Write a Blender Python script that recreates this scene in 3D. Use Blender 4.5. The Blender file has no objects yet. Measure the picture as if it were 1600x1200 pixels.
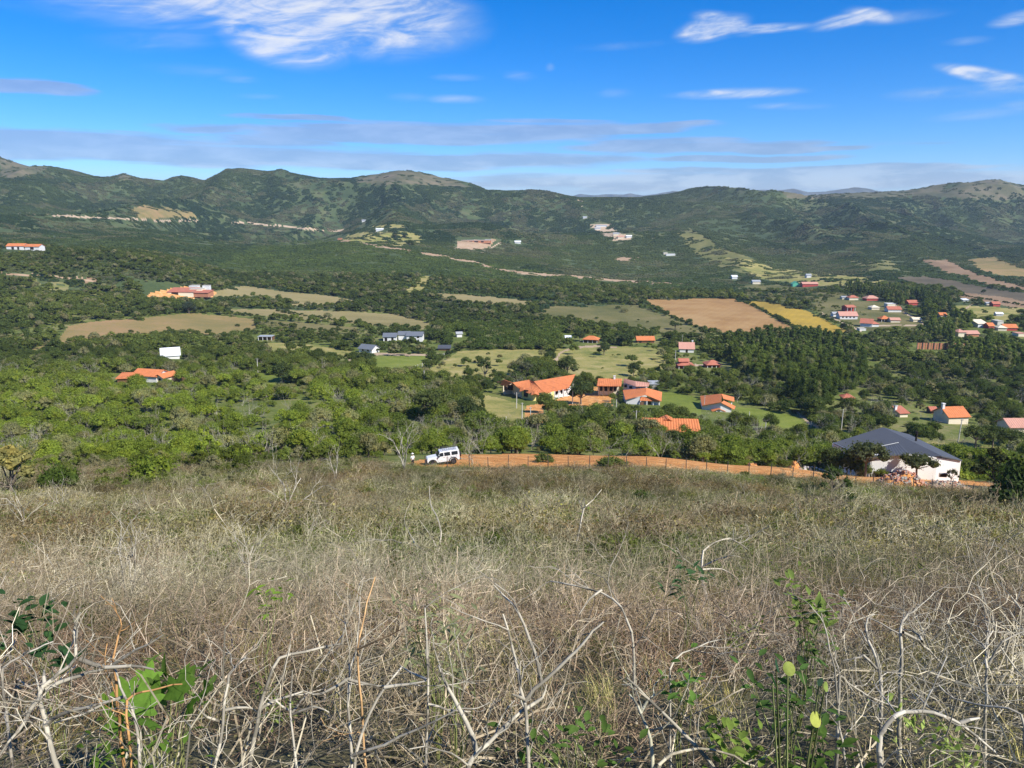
import bpy, math, random
import numpy as np
from mathutils import Vector, Matrix, Euler

# ------------------------------------------------------------------ camera, sky, sun, exposure
SC = bpy.context.scene
COL = SC.collection
FPX = 1208.6                       # focal length in pixels of the 1600 px wide picture
TILT = math.atan(270 / FPX)        # the camera looks this far below the horizon
cam_d = bpy.data.cameras.new('camera')
cam_d.sensor_width = 36.0
cam_d.lens = 36.0 * FPX / 1600.0
cam_d.clip_start = 0.1
cam_d.clip_end = 40000
cam = bpy.data.objects.new('camera', cam_d)
COL.objects.link(cam)
cam.rotation_euler = (math.radians(90) - TILT, 0, 0)
SC.camera = cam

SUN = Vector((0.64, -0.56, 0.76)).normalized()      # towards the sun
EL = math.asin(SUN.z); AZ = math.atan2(SUN.x, SUN.y)
sl = bpy.data.lights.new('sun', 'SUN')
sl.energy = 4.3; sl.angle = math.radians(0.55); sl.color = (1.0, 0.955, 0.87)
so = bpy.data.objects.new('sun', sl); COL.objects.link(so)
so.rotation_euler = SUN.to_track_quat('Z', 'Y').to_euler()

SC.view_settings.view_transform = 'Standard'
SC.view_settings.look = 'None'
SC.view_settings.exposure = 0.75
SC.view_settings.gamma = 1.0
SC.view_settings.use_curve_mapping = False
SC.render.engine = 'CYCLES'
SC.cycles.max_bounces = 5
SC.cycles.diffuse_bounces = 2
SC.cycles.glossy_bounces = 1
SC.cycles.transmission_bounces = 2
SC.cycles.transparent_max_bounces = 4
SC.cycles.volume_bounces = 0
SC.cycles.use_denoising = True
SC.cycles.denoiser = 'OPENIMAGEDENOISE'
SC.cycles.denoising_input_passes = 'RGB_ALBEDO_NORMAL'
SC.cycles.denoising_prefilter = 'ACCURATE'
HAZE = 0.00009

def px_dir(px, py):
    """horizontal ratio a = x/y and vertical ratio e = z/y of the ray through a photo pixel"""
    v = (600 - py) / FPX; u = (px - 800) / FPX
    yc = math.cos(TILT) + v * math.sin(TILT)
    return u / yc, (-math.sin(TILT) + v * math.cos(TILT)) / yc

class NB:
    """small node-tree builder"""
    def __init__(s, nt): s.nt = nt; s.n = nt.nodes; s.l = nt.links
    def new(s, t, **k):
        n = s.n.new(t)
        for a, b in k.items(): setattr(n, a, b)
        return n
    def put(s, sock, v):
        if hasattr(v, 'is_linked'): s.l.new(v, sock)
        elif v is not None: sock.default_value = v
    def m(s, op, a, b=None, c=None, clamp=False):
        n = s.new('ShaderNodeMath', operation=op, use_clamp=clamp)
        s.put(n.inputs[0], a)
        if b is not None: s.put(n.inputs[1], b)
        if c is not None: s.put(n.inputs[2], c)
        return n.outputs[0]
    def mix(s, f, a, b, bt='MIX'):
        n = s.new('ShaderNodeMix', data_type='RGBA', blend_type=bt)
        s.put(n.inputs[0], f); s.put(n.inputs[6], a); s.put(n.inputs[7], b)
        return n.outputs[2]
    def noise(s, vec, scale, detail=4, rough=.55, dist=0.0, out=0):
        n = s.new('ShaderNodeTexNoise')
        if vec is not None: s.put(n.inputs['Vector'], vec)
        n.inputs['Scale'].default_value = scale; n.inputs['Detail'].default_value = detail
        n.inputs['Roughness'].default_value = rough; n.inputs['Distortion'].default_value = dist
        return n.outputs[out]
    def ramp(s, f, stops):
        n = s.new('ShaderNodeValToRGB'); s.put(n.inputs[0], f)
        e = n.color_ramp.elements
        while len(e) < len(stops): e.new(0.5)
        for el, (p, c) in zip(e, stops):
            el.position = p; el.color = (*c, 1) if len(c) == 3 else c
        return n.outputs[0]
    def smooth(s, x, a, b):
        n = s.new('ShaderNodeMapRange', interpolation_type='SMOOTHSTEP')
        s.put(n.inputs[0], x); s.put(n.inputs[1], a); s.put(n.inputs[2], b)
        return n.outputs[0]

def rgb(r, g, b): return (r, g, b, 1.0)

def build_world():
    w = bpy.data.worlds.new('World'); SC.world = w; w.use_nodes = True
    nt = w.node_tree; nt.nodes.clear(); B = NB(nt)
    sky = B.new('ShaderNodeTexSky', sky_type='NISHITA')
    sky.sun_disc = False; sky.sun_elevation = EL; sky.sun_rotation = AZ
    sky.altitude = 1700; sky.air_density = 1.0; sky.dust_density = 0.25; sky.ozone_density = 3.0
    hs = B.new('ShaderNodeHueSaturation'); hs.inputs['Saturation'].default_value = 1.5
    hs.inputs['Value'].default_value = 1.25; hs.inputs['Hue'].default_value = 0.493
    B.l.new(sky.outputs[0], hs.inputs['Color'])
    skyc = B.mix(1.0, hs.outputs[0], rgb(.80, .98, 1.42), 'MULTIPLY')
    tc = B.new('ShaderNodeTexCoord')
    sep = B.new('ShaderNodeSeparateXYZ'); B.l.new(tc.outputs['Generated'], sep.inputs[0])
    x, y, z = sep.outputs
    az = B.m('ARCTAN2', x, y)
    el = B.m('ARCSINE', z)
    # streaky coordinates: clouds stretched sideways
    def streak(kx, kz, off=0.0, tilt=0.0):
        c = B.new('ShaderNodeCombineXYZ')
        B.put(c.inputs[0], B.m('MULTIPLY', az, kx))
        B.put(c.inputs[1], B.m('MULTIPLY', B.m('ADD', el, B.m('MULTIPLY', az, tilt)), kz)); c.inputs[2].default_value = off
        return c.outputs[0]
    n1 = B.noise(streak(4, 13, 1.3, -0.25), 1.0, 10, .58, 1.8)
    n2 = B.noise(streak(11, 52, 4.1, -0.10), 1.0, 9, .62, 1.2)
    n3 = B.noise(streak(3.2, 60, 7.7), 1.0, 7, .58, .35)
    n5 = B.noise(streak(14, 60, 3.3), 1.0, 7, .6, .3)
    # feathery high clouds: (px, py, half width px, half height px, strength, tilt)
    blobs = [(470, -6, 215, 60, 1.45, 0.10), (445, 55, 85, 36, 1.5, 0.10), (500, 20, 100, 40, 1.7, .1), (285, 18, 170, 26, .7, -.03), (560, 20, 120, 42, 1.2, .1),
             (255, 62, 90, 14, .5, -.1), (1112, 44, 46, 15, 1.4, -.12), (1130, 36, 40, 12, 1.3, .25), (1190, 45, 72, 6, 1.1, .0), (1318, 33, 44, 9, 1.05, -.10), (1360, 24, 34, 9, 1.0, .2), (1400, 27, 60, 8, .6, 0),
             (1592, 28, 30, 8, .9, -.1), (1512, 64, 28, 5, .6, 0), (1548, 120, 56, 9, 1.2, .26), (1585, 134, 40, 9, 1.2, .05),
             (1500, 146, 80, 9, .7, .03), (1150, 146, 86, 7, 1.05, 0), (1236, 166, 52, 5, .75, .03), (1530, 178, 60, 7, .6, -.05),
             (1600, 165, 30, 7, .7, 0), (715, 121, 36, 5, .6, 0), (812, 119, 24, 7, .6, .05), (710, 155, 44, 6, .7, 0), (640, 152, 30, 6, .5, 0),
             (375, 124, 28, 5, .5, 0), (398, 150, 34, 4, .45, 0), (310, 110, 70, 8, .35, 0), (970, 72, 64, 6, .4, -.03), (960, 146, 26, 7, .4, 0), (860, 106, 7, 6, .6, 0),
             (60, 10, 80, 10, .25, 0), (70, 146, 60, 5, .3, 0)]
    acc = None
    for (cx, cy, rx, ry, st, tl) in blobs:
        a, e = px_dir(cx, cy)
        a0 = math.atan(a); e0 = math.atan(e * math.cos(a0))
        ra, re = rx / FPX * 1.15, ry / FPX * 1.2
        u = B.m('MULTIPLY', B.m('SUBTRACT', az, a0), 1 / ra)
        dv = B.m('SUBTRACT', el, e0)
        if tl: dv = B.m('ADD', dv, B.m('MULTIPLY', B.m('SUBTRACT', az, a0), tl))
        v = B.m('MULTIPLY', dv, 1 / re)
        d = B.m('ADD', B.m('MULTIPLY', u, u), B.m('MULTIPLY', v, v))
        g = B.m('MULTIPLY', B.m('MAXIMUM', B.m('SUBTRACT', 1.35, d), 0.0), st)
        acc = g if acc is None else B.m('MAXIMUM', acc, g)
    # the same kind of cloud goes on out of view, thickened to whiten ambient light
    n4 = B.noise(streak(2.2, 7, 12.0), 1.0, 3, .5)
    rest = B.m('MULTIPLY', B.smooth(n4, .54, .76), B.smooth(B.m('ABSOLUTE', az), .80, 1.2))
    acc = B.m('MAXIMUM', acc, rest)
    nn = B.m('ADD', B.m('MULTIPLY', n1, .55), B.m('MULTIPLY', n2, .45))
    soft = B.m('SUBTRACT', B.m('MULTIPLY', nn, 2.4), .70)
    cir = B.smooth(B.m('MULTIPLY', B.m('MINIMUM', B.m('POWER', acc, 1.15), 1.3), B.m('MAXIMUM', soft, .03)), .0, 1.15)
    white = B.mix(B.smooth(cir, .15, .8), rgb(5.5, 7.0, 9.2), rgb(9.6, 9.8, 10.2))
    c1 = B.mix(B.m('MULTIPLY', cir, .93), skyc, white)
    # low grey-lilac layer cloud above the ridge: strips (px0, px1, py, half height, strength)
    strips = [(-300, 560, 240, 22, 1.1), (100, 1000, 250, 18, 1.15), (600, 1750, 284, 16, 1.1), (900, 1560, 268, 6, .9), (420, 1150, 200, 9, 1.0), (240, 700, 208, 7, .9), (-200, 190, 160, 9, .75),
              (330, 980, 214, 9, .8), (860, 1300, 232, 9, .95), (900, 1180, 222, 8, .7), (1000, 1330, 250, 5, .8), (350, 620, 189, 5, .7), (1290, 1500, 234, 3, .55), (380, 980, 190, 6, .6), (1150, 1350, 238, 4, .8),
              (-2600, -500, 240, 28, .9), (1900, 3600, 270, 24, .9)]
    acc = None
    wob = B.m('MULTIPLY', B.m('SUBTRACT', B.noise(streak(6, 12, 2.0), 1.0, 3), .5), .016)
    elw = B.m('ADD', el, wob)
    for (x0, x1, cy, ry, st) in strips:
        a0 = math.atan((x0 - 800) / FPX); a1 = math.atan((x1 - 800) / FPX)
        am, ah = (a0 + a1) / 2, (a1 - a0) / 2
        e = px_dir(800, cy)[1]; e0 = math.atan(e) * .985
        u = B.m('MULTIPLY', B.m('SUBTRACT', az, am), 1 / ah); u2 = B.m('MULTIPLY', u, u)
        v = B.m('MULTIPLY', B.m('SUBTRACT', elw, e0), FPX / ry)
        d = B.m('ADD', B.m('MULTIPLY', u2, u2), B.m('MULTIPLY', v, v))
        g = B.m('MULTIPLY', B.m('MAXIMUM', B.m('SUBTRACT', 1.3, d), 0.0), st)
        acc = g if acc is None else B.m('MAXIMUM', acc, g)
    low = B.smooth(B.m('ADD', B.m('MULTIPLY', acc, .5), B.m('MULTIPLY', B.m('SUBTRACT', n3, .5), 1.5)), .12, .50)
    low = B.m('MULTIPLY', low, B.smooth(acc, 0.0, .3))
    lil = B.mix(B.smooth(n5, .35, .70), rgb(3.4, 4.2, 6.1), rgb(5.0, 5.8, 7.7))
    # puffs and pale cloud close to the horizon
    hz = B.smooth(el, .075, .004)
    lil2 = B.mix(B.m('MULTIPLY', B.smooth(n5, .42, .62), hz), lil, rgb(8.6, 9.2, 10.0))
    c2 = B.mix(B.m('MULTIPLY', low, .62), c1, lil2)
    c3 = B.mix(B.m('MULTIPLY', B.smooth(el, .055, -.005), .72), c2, rgb(6.0, 7.3, 9.0))
    bg = B.new('ShaderNodeBackground'); B.l.new(c3, bg.inputs[0]); bg.inputs[1].default_value = 0.0565
    out = B.new('ShaderNodeOutputWorld'); B.l.new(bg.outputs[0], out.inputs[0])
build_world()

# ------------------------------------------------------------------ small helpers
def frac_hash(i, j, seed):
    h = (i * 374761393 + j * 668265263 + seed * 974634777) & 0xffffffff
    h = ((h ^ (h >> 13)) * 1274126177) & 0xffffffff
    h = h ^ (h >> 16)
    return (h & 0xffffff) / float(0xffffff)
def vnoise(x, y, seed=0):
    x = np.asarray(x, float); y = np.asarray(y, float)
    xi = np.floor(x).astype(np.int64); yi = np.floor(y).astype(np.int64)
    fx = x - xi; fy = y - yi
    fx = fx * fx * (3 - 2 * fx); fy = fy * fy * (3 - 2 * fy)
    a = frac_hash(xi, yi, seed); b = frac_hash(xi + 1, yi, seed)
    c = frac_hash(xi, yi + 1, seed); d = frac_hash(xi + 1, yi + 1, seed)
    return (a * (1 - fx) + b * fx) * (1 - fy) + (c * (1 - fx) + d * fx) * fy
def fbm(x, y, seed=0, o=4, g=.5):
    s = 0; a = 1; t = 0
    for k in range(o):
        s = s + a * vnoise(np.asarray(x) * 2 ** k + 17.3 * k, np.asarray(y) * 2 ** k + 5.1 * k, seed + k); t += a; a *= g
    return s / t

def make_mesh(name, V, quads=None, tris=None, mats=(), mi=None, attrs=None, smooth=False):
    me = bpy.data.meshes.new(name)
    V = np.asarray(V, np.float32).reshape(-1, 3)
    q = np.zeros((0, 4), np.int32) if quads is None or len(quads) == 0 else np.asarray(quads, np.int32)
    t = np.zeros((0, 3), np.int32) if tris is None or len(tris) == 0 else np.asarray(tris, np.int32)
    me.vertices.add(len(V)); me.vertices.foreach_set('co', V.ravel())
    li = np.concatenate([q.ravel(), t.ravel()])
    me.loops.add(len(li)); me.loops.foreach_set('vertex_index', li)
    nf = len(q) + len(t)
    st = np.concatenate([np.arange(len(q)) * 4, len(q) * 4 + np.arange(len(t)) * 3]).astype(np.int32)
    me.polygons.add(nf); me.polygons.foreach_set('loop_start', st)
    if mi is not None: me.polygons.foreach_set('material_index', np.asarray(mi, np.int32))
    if smooth: me.polygons.foreach_set('use_smooth', np.ones(nf, bool))
    else: me.polygons.foreach_set('use_smooth', np.zeros(nf, bool))
    for m in mats: me.materials.append(m)
    for an, (dom, typ, arr) in (attrs or {}).items():
        at = me.attributes.new(an, typ, dom)
        if typ == 'FLOAT': at.data.foreach_set('value', np.asarray(arr, np.float32).ravel())
        elif typ == 'FLOAT_COLOR': at.data.foreach_set('color', np.asarray(arr, np.float32).ravel())
        elif typ == 'FLOAT_VECTOR': at.data.foreach_set('vector', np.asarray(arr, np.float32).ravel())
        elif typ == 'INT': at.data.foreach_set('value', np.asarray(arr, np.int32).ravel())
    me.update(calc_edges=True); me.validate()
    return me
def link(name, me, parent=None, loc=None):
    o = bpy.data.objects.new(name, me); COL.objects.link(o)
    if parent is not None: o.parent = parent
    if loc is not None: o.location = loc
    return o
def thing(name, label, cat, loc=(0, 0, 0), group=None, rz=0.0):
    o = bpy.data.objects.new(name, None); COL.objects.link(o)
    o.location = loc; o.rotation_euler = (0, 0, rz); o.empty_display_size = .3
    o['label'] = label; o['category'] = cat
    if group: o['group'] = group
    return o
def tag(o, label, cat, group=None, kind=None):
    if label: o['label'] = label
    if cat: o['category'] = cat
    if group: o['group'] = group
    if kind: o['kind'] = kind
    return o

class MB:
    """collects polygons into one mesh"""
    def __init__(s): s.V = []; s.Q = []; s.T = []; s.n = 0
    def add(s, V, Q=None, T=None):
        V = np.asarray(V, float).reshape(-1, 3)
        if Q is not None and len(Q): s.Q.append(np.asarray(Q, int).reshape(-1, 4) + s.n)
        if T is not None and len(T): s.T.append(np.asarray(T, int).reshape(-1, 3) + s.n)
        s.V.append(V); s.n += len(V)
    def box(s, c, d, M=None, taper=1.0):
        x, y, z = (k / 2 for k in d)
        P = np.array([(-x, -y, -z), (x, -y, -z), (x, y, -z), (-x, y, -z), (-x * taper, -y * taper, z), (x * taper, -y * taper, z), (x * taper, y * taper, z), (-x * taper, y * taper, z)])
        if M is not None: P = P @ np.array(M.to_3x3()).T
        P = P + np.array(c)
        s.add(P, [(3, 2, 1, 0), (4, 5, 6, 7), (0, 1, 5, 4), (1, 2, 6, 5), (2, 3, 7, 6), (3, 0, 4, 7)])
    def prism(s, pts, a, b):
        """extrude polygon pts (list of 3D) by vector b-a"""
        n = len(pts); P = [Vector(p) + Vector(a) for p in pts] + [Vector(p) + Vector(b) for p in pts]
        Q = [(i, (i + 1) % n, n + (i + 1) % n, n + i) for i in range(n)]
        T = [(0, i + 1, i) for i in range(1, n - 1)] + [(n, n + i, n + i + 1) for i in range(1, n - 1)]
        s.add([tuple(p) for p in P], Q, T)
    def tube(s, pts, rad, k=6, cap=True):
        pts = [Vector(p) for p in pts]; n = len(pts)
        rad = [rad] * n if not hasattr(rad, '__len__') else rad
        V = []; t0 = (pts[1] - pts[0]).normalized()
        up = Vector((0, 0, 1)) if abs(t0.z) < .9 else Vector((1, 0, 0))
        for i, p in enumerate(pts):
            t = (pts[min(i + 1, n - 1)] - pts[max(i - 1, 0)]).normalized()
            u = t.cross(up)
            if u.length < 1e-4: u = t.cross(Vector((.3, 1, 0)))
            u.normalize(); v = u.cross(t)
            for j in range(k):
                an = 2 * math.pi * j / k
                V.append(tuple(p + (u * math.cos(an) + v * math.sin(an)) * rad[i]))
        Q = [(i * k + j, i * k + (j + 1) % k, (i + 1) * k + (j + 1) % k, (i + 1) * k + j) for i in range(n - 1) for j in range(k)]
        T = []
        if cap: T = [(0, j + 1, j) for j in range(1, k - 1)] + [((n - 1) * k, (n - 1) * k + j, (n - 1) * k + j + 1) for j in range(1, k - 1)]
        s.add(V, Q, T)
    def cyl(s, a, b, r, k=12): s.tube([a, b], [r, r], k)
    def sheet(s, c, th=.12, wave=None, amp=.06):
        """roof slab from corners eaveL, eaveR, ridgeR, ridgeL with barrel-tile rows"""
        c = [np.array(p, float) for p in c]
        nrm = np.cross(c[1] - c[0], c[3] - c[0]) if np.linalg.norm(c[3] - c[0]) > 1e-6 else np.cross(c[1] - c[0], c[2] - c[0])
        nrm = nrm / (np.linalg.norm(nrm) + 1e-9)
        if nrm[2] < 0: nrm = -nrm
        W = max(np.linalg.norm(c[1] - c[0]), np.linalg.norm(c[2] - c[3]))
        nu = max(2, int(W / wave) * 4) if wave else 2
        nu = min(nu, 240)
        u = np.linspace(0, 1, nu + 1)[:, None]
        lo = c[0] + (c[1] - c[0]) * u; hi = c[3] + (c[2] - c[3]) * u
        bump = (np.abs(np.sin(u * math.pi * (nu / 4))) * amp if wave else 0 * u) * nrm
        top = np.stack([lo + bump, (lo + hi) / 2 + bump, hi + bump])          # 3 x n
        bot = np.stack([lo - nrm * th, hi - nrm * th])
        n = nu + 1; V = np.concatenate([top.reshape(-1, 3), bot.reshape(-1, 3)])
        Q = []
        for r in range(2):
            for i in range(nu): Q.append((r * n + i, r * n + i + 1, (r + 1) * n + i + 1, (r + 1) * n + i))
        b0, b1 = 3 * n, 4 * n
        for i in range(nu):
            Q.append((b0 + i + 1, b0 + i, b1 + i, b1 + i + 1))
            Q.append((i + 1, i, b0 + i, b0 + i + 1)); Q.append((2 * n + i, 2 * n + i + 1, b1 + i + 1, b1 + i))
        T = [(0, n, b0), (n, b1, b0), (n, 2 * n, b1), (nu, b0 + nu, n + nu), (n + nu, b0 + nu, b1 + nu), (n + nu, b1 + nu, 2 * n + nu)]
        s.add(V, Q, T)
    def mesh(s, name, mats, smooth=False):
        V = np.concatenate(s.V) if s.V else np.zeros((0, 3))
        return make_mesh(name, V, np.concatenate(s.Q) if s.Q else None, np.concatenate(s.T) if s.T else None, mats, smooth=smooth)
    def build(s, name, mat, parent=None, smooth=False, loc=None):
        return link(name, s.mesh(name, [mat], smooth), parent, loc)

# ------------------------------------------------------------------ materials
def new_mat(name):
    m = bpy.data.materials.new(name); m.use_nodes = True; m.node_tree.nodes.clear()
    return m, NB(m.node_tree)
def finish(B, shader):
    o = B.new('ShaderNodeOutputMaterial'); B.l.new(shader, o.inputs[0])
def principled(B, col, rough=.8, spec=.3, metal=0.0, normal=None):
    p = B.new('ShaderNodeBsdfPrincipled'); B.put(p.inputs['Base Color'], col); B.put(p.inputs['Roughness'], rough)
    p.inputs['Specular IOR Level'].default_value = spec; p.inputs['Metallic'].default_value = metal
    if normal is not None: B.l.new(normal, p.inputs['Normal'])
    return p.outputs[0]
def bump(B, h, dist=.05, st=.6):
    n = B.new('ShaderNodeBump'); n.inputs['Distance'].default_value = dist; n.inputs['Strength'].default_value = st
    B.l.new(h, n.inputs['Height']); return n.outputs[0]
def simple(name, col, rough=.8, spec=.3, metal=0.0, var=.25, scale=2.0, dirt=None):
    m, B = new_mat(name)
    tc = B.new('ShaderNodeTexCoord'); n = B.noise(tc.outputs['Object'], scale, 5, .6)
    k = B.m('MULTIPLY_ADD', n, 2 * var, 1 - var)
    c = B.mix(1.0, rgb(*col), k, 'MULTIPLY')
    if dirt:
        n2 = B.noise(tc.outputs['Object'], scale * .4, 6, .7)
        c = B.mix(B.m('MULTIPLY', B.smooth(n2, .5, .75), .7), c, rgb(*dirt))
    finish(B, principled(B, c, rough, spec, metal)); return m
def ground_mat(name, cols, s1=.05, s2=.6, rows=None, big=.012, stretch=None):
    """mottled ground of three colours at metre scales"""
    m, B = new_mat(name)
    g = B.new('ShaderNodeNewGeometry'); pos = g.outputs['Position']
    if stretch:
        mp = B.new('ShaderNodeMapping'); B.l.new(pos, mp.inputs[0]); mp.inputs['Rotation'].default_value = (0, 0, stretch[0]); mp.inputs['Scale'].default_value = (stretch[1], 1, 1); pos2 = mp.outputs[0]
    else: pos2 = pos
    a = B.noise(pos2, s1, 6, .62, .3); b = B.noise(pos, s2, 5, .65); d = B.noise(pos2, big, 4, .5)
    f = B.m('ADD', B.m('MULTIPLY', a, .6), B.m('ADD', B.m('MULTIPLY', b, .3), B.m('MULTIPLY', d, .35)))
    k = len(cols)
    c = B.ramp(B.smooth(f, .45, .80), [(i / (k - 1), cc) for i, cc in enumerate(cols)])
    if rows:                                     # plough or crop rows: (angle, spacing, strength)
        mp = B.new('ShaderNodeMapping'); B.l.new(pos, mp.inputs[0]); mp.inputs['Rotation'].default_value = (0, 0, rows[0])
        wv = B.new('ShaderNodeTexWave'); B.l.new(mp.outputs[0], wv.inputs[0]); wv.inputs['Scale'].default_value = .31 / rows[1]
        wv.inputs['Distortion'].default_value = 1.2; wv.inputs['Detail Scale'].default_value = .3
        c = B.mix(rows[2], c, B.mix(1.0, c, B.m('MULTIPLY_ADD', wv.outputs['Fac'], .8, .6), 'MULTIPLY'))
    finish(B, principled(B, c, .95, .1, normal=bump(B, b, .25, .7))); return m
def leaf_mat(name, inst, trans=.40, sat=1.0):
    """foliage: colour comes with each plant, each leaf a little lighter or darker"""
    m, B = new_mat(name)
    if inst:
        a = B.new('ShaderNodeAttribute', attribute_type='INSTANCER', attribute_name='col'); c = a.outputs['Color']
    else:
        c = B.new('ShaderNodeObjectInfo').outputs['Color']
    lv = B.new('ShaderNodeAttribute', attribute_type='GEOMETRY', attribute_name='lv').outputs['Fac']
    c = B.mix(1.0, c, B.m('MULTIPLY_ADD', lv, .95, .55), 'MULTIPLY')
    g = B.new('ShaderNodeNewGeometry'); n = B.noise(g.outputs['Position'], .55, 2)
    n8 = B.noise(g.outputs['Position'], 38, 3, .7); c = B.mix(.6, c, B.mix(1.0, c, B.m('MULTIPLY_ADD', n8, 1.6, .2), 'MULTIPLY'))
    c = B.mix(B.m('MULTIPLY', B.smooth(n, .45, .7), .45), c, B.mix(1.0, c, rgb(1.5, 1.2, .7), 'MULTIPLY'))
    d = B.new('ShaderNodeBsdfDiffuse'); B.l.new(c, d.inputs[0])
    t = B.new('ShaderNodeBsdfTranslucent'); B.l.new(B.mix(1.0, c, rgb(1.2, 1.3, .5), 'MULTIPLY'), t.inputs[0])
    mx = B.new('ShaderNodeMixShader'); mx.inputs[0].default_value = trans
    B.l.new(d.outputs[0], mx.inputs[1]); B.l.new(t.outputs[0], mx.inputs[2])
    finish(B, mx.outputs[0]); return m
def twig_mat(name, inst=True, col=None):
    m, B = new_mat(name)
    if col: c = rgb(*col)
    elif inst: c = B.new('ShaderNodeAttribute', attribute_type='INSTANCER', attribute_name='col').outputs['Color']
    else: c = B.new('ShaderNodeObjectInfo').outputs['Color']
    lv = B.new('ShaderNodeAttribute', attribute_type='GEOMETRY', attribute_name='lv').outputs['Fac']
    c = B.mix(1.0, c, B.m('MULTIPLY_ADD', lv, 1.0, .5), 'MULTIPLY')
    g = B.new('ShaderNodeNewGeometry'); n = B.noise(g.outputs['Position'], 18, 4, .7)
    c = B.mix(B.smooth(n, .55, .72), c, B.mix(1.0, c, rgb(.42, .38, .33), 'MULTIPLY'))
    finish(B, principled(B, c, .85, .15)); return m

M = {}
M['hillside'] = ground_mat('hillside_scrub', [(.045, .066, .028), (.062, .088, .034), (.085, .108, .042), (.125, .125, .06)], .03, .5)
M['near'] = ground_mat('near_slope_soil', [(.07, .058, .035), (.12, .105, .06), (.16, .15, .075), (.20, .175, .11)], .5, 3.0, big=.1)
M['grove'] = ground_mat('grass_under_trees', [(.07, .09, .025), (.11, .14, .03), (.16, .175, .05), (.23, .205, .09)], .09, .8)
M['tan'] = ground_mat('dry_stubble', [(.27, .155, .06), (.34, .20, .08), (.39, .25, .11)], .05, 1.0, rows=(.5, 5, .06))
M['yellow'] = ground_mat('yellow_crop', [(.27, .19, .04), (.38, .26, .045), (.46, .30, .045)], .05, 1.0, rows=(.5, 5, .08))
M['olive'] = ground_mat('olive_field', [(.085, .09, .032), (.12, .12, .042), (.16, .145, .055), (.2, .17, .075)], .03, .7, rows=(1.3, 6, .12))
M['plough'] = ground_mat('ploughed_earth', [(.085, .073, .045), (.12, .098, .062), (.145, .12, .078)], .04, .8, rows=(1.1, 5, .1))
M['redtan'] = ground_mat('reddish_field', [(.19, .125, .07), (.25, .165, .095), (.29, .20, .12)], .03, .6)
M['meadow'] = ground_mat('meadow_grass', [(.15, .17, .045), (.25, .235, .07), (.33, .28, .10), (.40, .33, .16)], .09, .9)
M['lawn'] = ground_mat('lawn_grass', [(.11, .145, .025), (.165, .20, .035), (.215, .235, .055)], .06, .9)
M['dry'] = ground_mat('dry_grass', [(.20, .17, .07), (.265, .22, .095), (.30, .245, .12)], .06, .7, stretch=(1.2, .35))
M['brown'] = ground_mat('brown_pasture', [(.19, .165, .06), (.27, .20, .08), (.35, .22, .11)], .03, .6)
M['dirt'] = ground_mat('red_dirt', [(.44, .18, .055), (.66, .31, .10), (.74, .46, .22)], .5, 3.0)
M['hilldirt'] = ground_mat('hill_track_dirt', [(.30, .20, .12), (.38, .26, .16), (.44, .32, .21)], .1, .6)
M['paledirt'] = ground_mat('pale_dirt', [(.34, .25, .16), (.44, .33, .22), (.5, .38, .27)], .2, 1.2)
M['rock'] = ground_mat('rocky_crest', [(.07, .08, .04), (.12, .115, .06), (.19, .155, .10)], .03, .3)
M['spur'] = ground_mat('spur_grass', [(.11, .12, .04), (.17, .165, .055), (.24, .21, .09)], .03, .25)
M['far'] = ground_mat('distant_ridge', [(.07, .08, .06), (.11, .11, .08), (.14, .13, .10)], .002, .01)

# ------------------------------------------------------------------ the lie of the land
def pchip(xs, ys, x):
    """monotone cubic through (xs, ys[:, cols])"""
    xs = np.asarray(xs, float); ys = np.asarray(ys, float)
    h = np.diff(xs); d = np.diff(ys, axis=0) / h[:, None]
    m = np.zeros_like(ys)
    w1 = 2 * h[1:] + h[:-1]; w2 = h[1:] + 2 * h[:-1]
    same = (d[1:] * d[:-1]) > 0
    with np.errstate(divide='ignore', invalid='ignore'):
        mm = (w1 + w2)[:, None] / (w1[:, None] / d[:-1] + w2[:, None] / d[1:])
    m[1:-1] = np.where(same, mm, 0); m[0] = d[0]; m[-1] = d[-1]
    x = np.clip(x, xs[0], xs[-1]); i = np.clip(np.searchsorted(xs, x) - 1, 0, len(h) - 1)
    t = ((x - xs[i]) / h[i])[:, None]; hh = h[i][:, None]
    return (ys[i] * (2 * t**3 - 3 * t**2 + 1) + hh * m[i] * (t**3 - 2 * t**2 + t) + ys[i + 1] * (-2 * t**3 + 3 * t**2) + hh * m[i + 1] * (t**3 - t**2))

CX = np.array([-500, -200, 0, 200, 400, 600, 800, 1000, 1200, 1400, 1600, 1800, 2100], float)
ridge_px = [-500, -300, -150, 0, 50, 100, 150, 175, 195, 215, 240, 255, 270, 285, 300, 320, 340, 355, 375, 400, 450, 500, 550, 580, 605, 630, 655, 680, 710, 730, 760, 780, 800, 830, 855, 880, 907, 950, 1000, 1050, 1090, 1130, 1200, 1260, 1300, 1380, 1430, 1480, 1510, 1530, 1560, 1585, 1610, 1700, 1850, 2100]
ridge_py = [262, 232, 240, 247, 262, 268, 275, 276, 271, 277, 284, 287, 280, 277, 280, 287, 277, 269, 267, 269, 273, 279, 277, 271, 269, 268, 270, 275, 283, 290, 299, 296, 298, 299, 301, 305, 308, 307, 307, 302, 299, 297, 302, 304, 301, 299, 296, 291, 285, 282, 282, 290, 296, 290, 280, 290]
def e_of(py):
    v = (600 - np.asarray(py, float)) / FPX
    return np.tan(np.arctan(v) - TILT)
def ridge_at(px): return np.interp(px, ridge_px, ridge_py)
rows = []                                    # (Y, heights per column)
def zr(Y, z): rows.append((Y, np.array(z, float)))
def pr(Y, py): rows.append((Y, e_of(np.array(py, float)) * Y))
zr(-15, [4.2] * 13)
zr(0, [-1.55] * 13)
zr(10, [-5.6] * 13)
zr(40, [-17.2] * 13)
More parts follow.
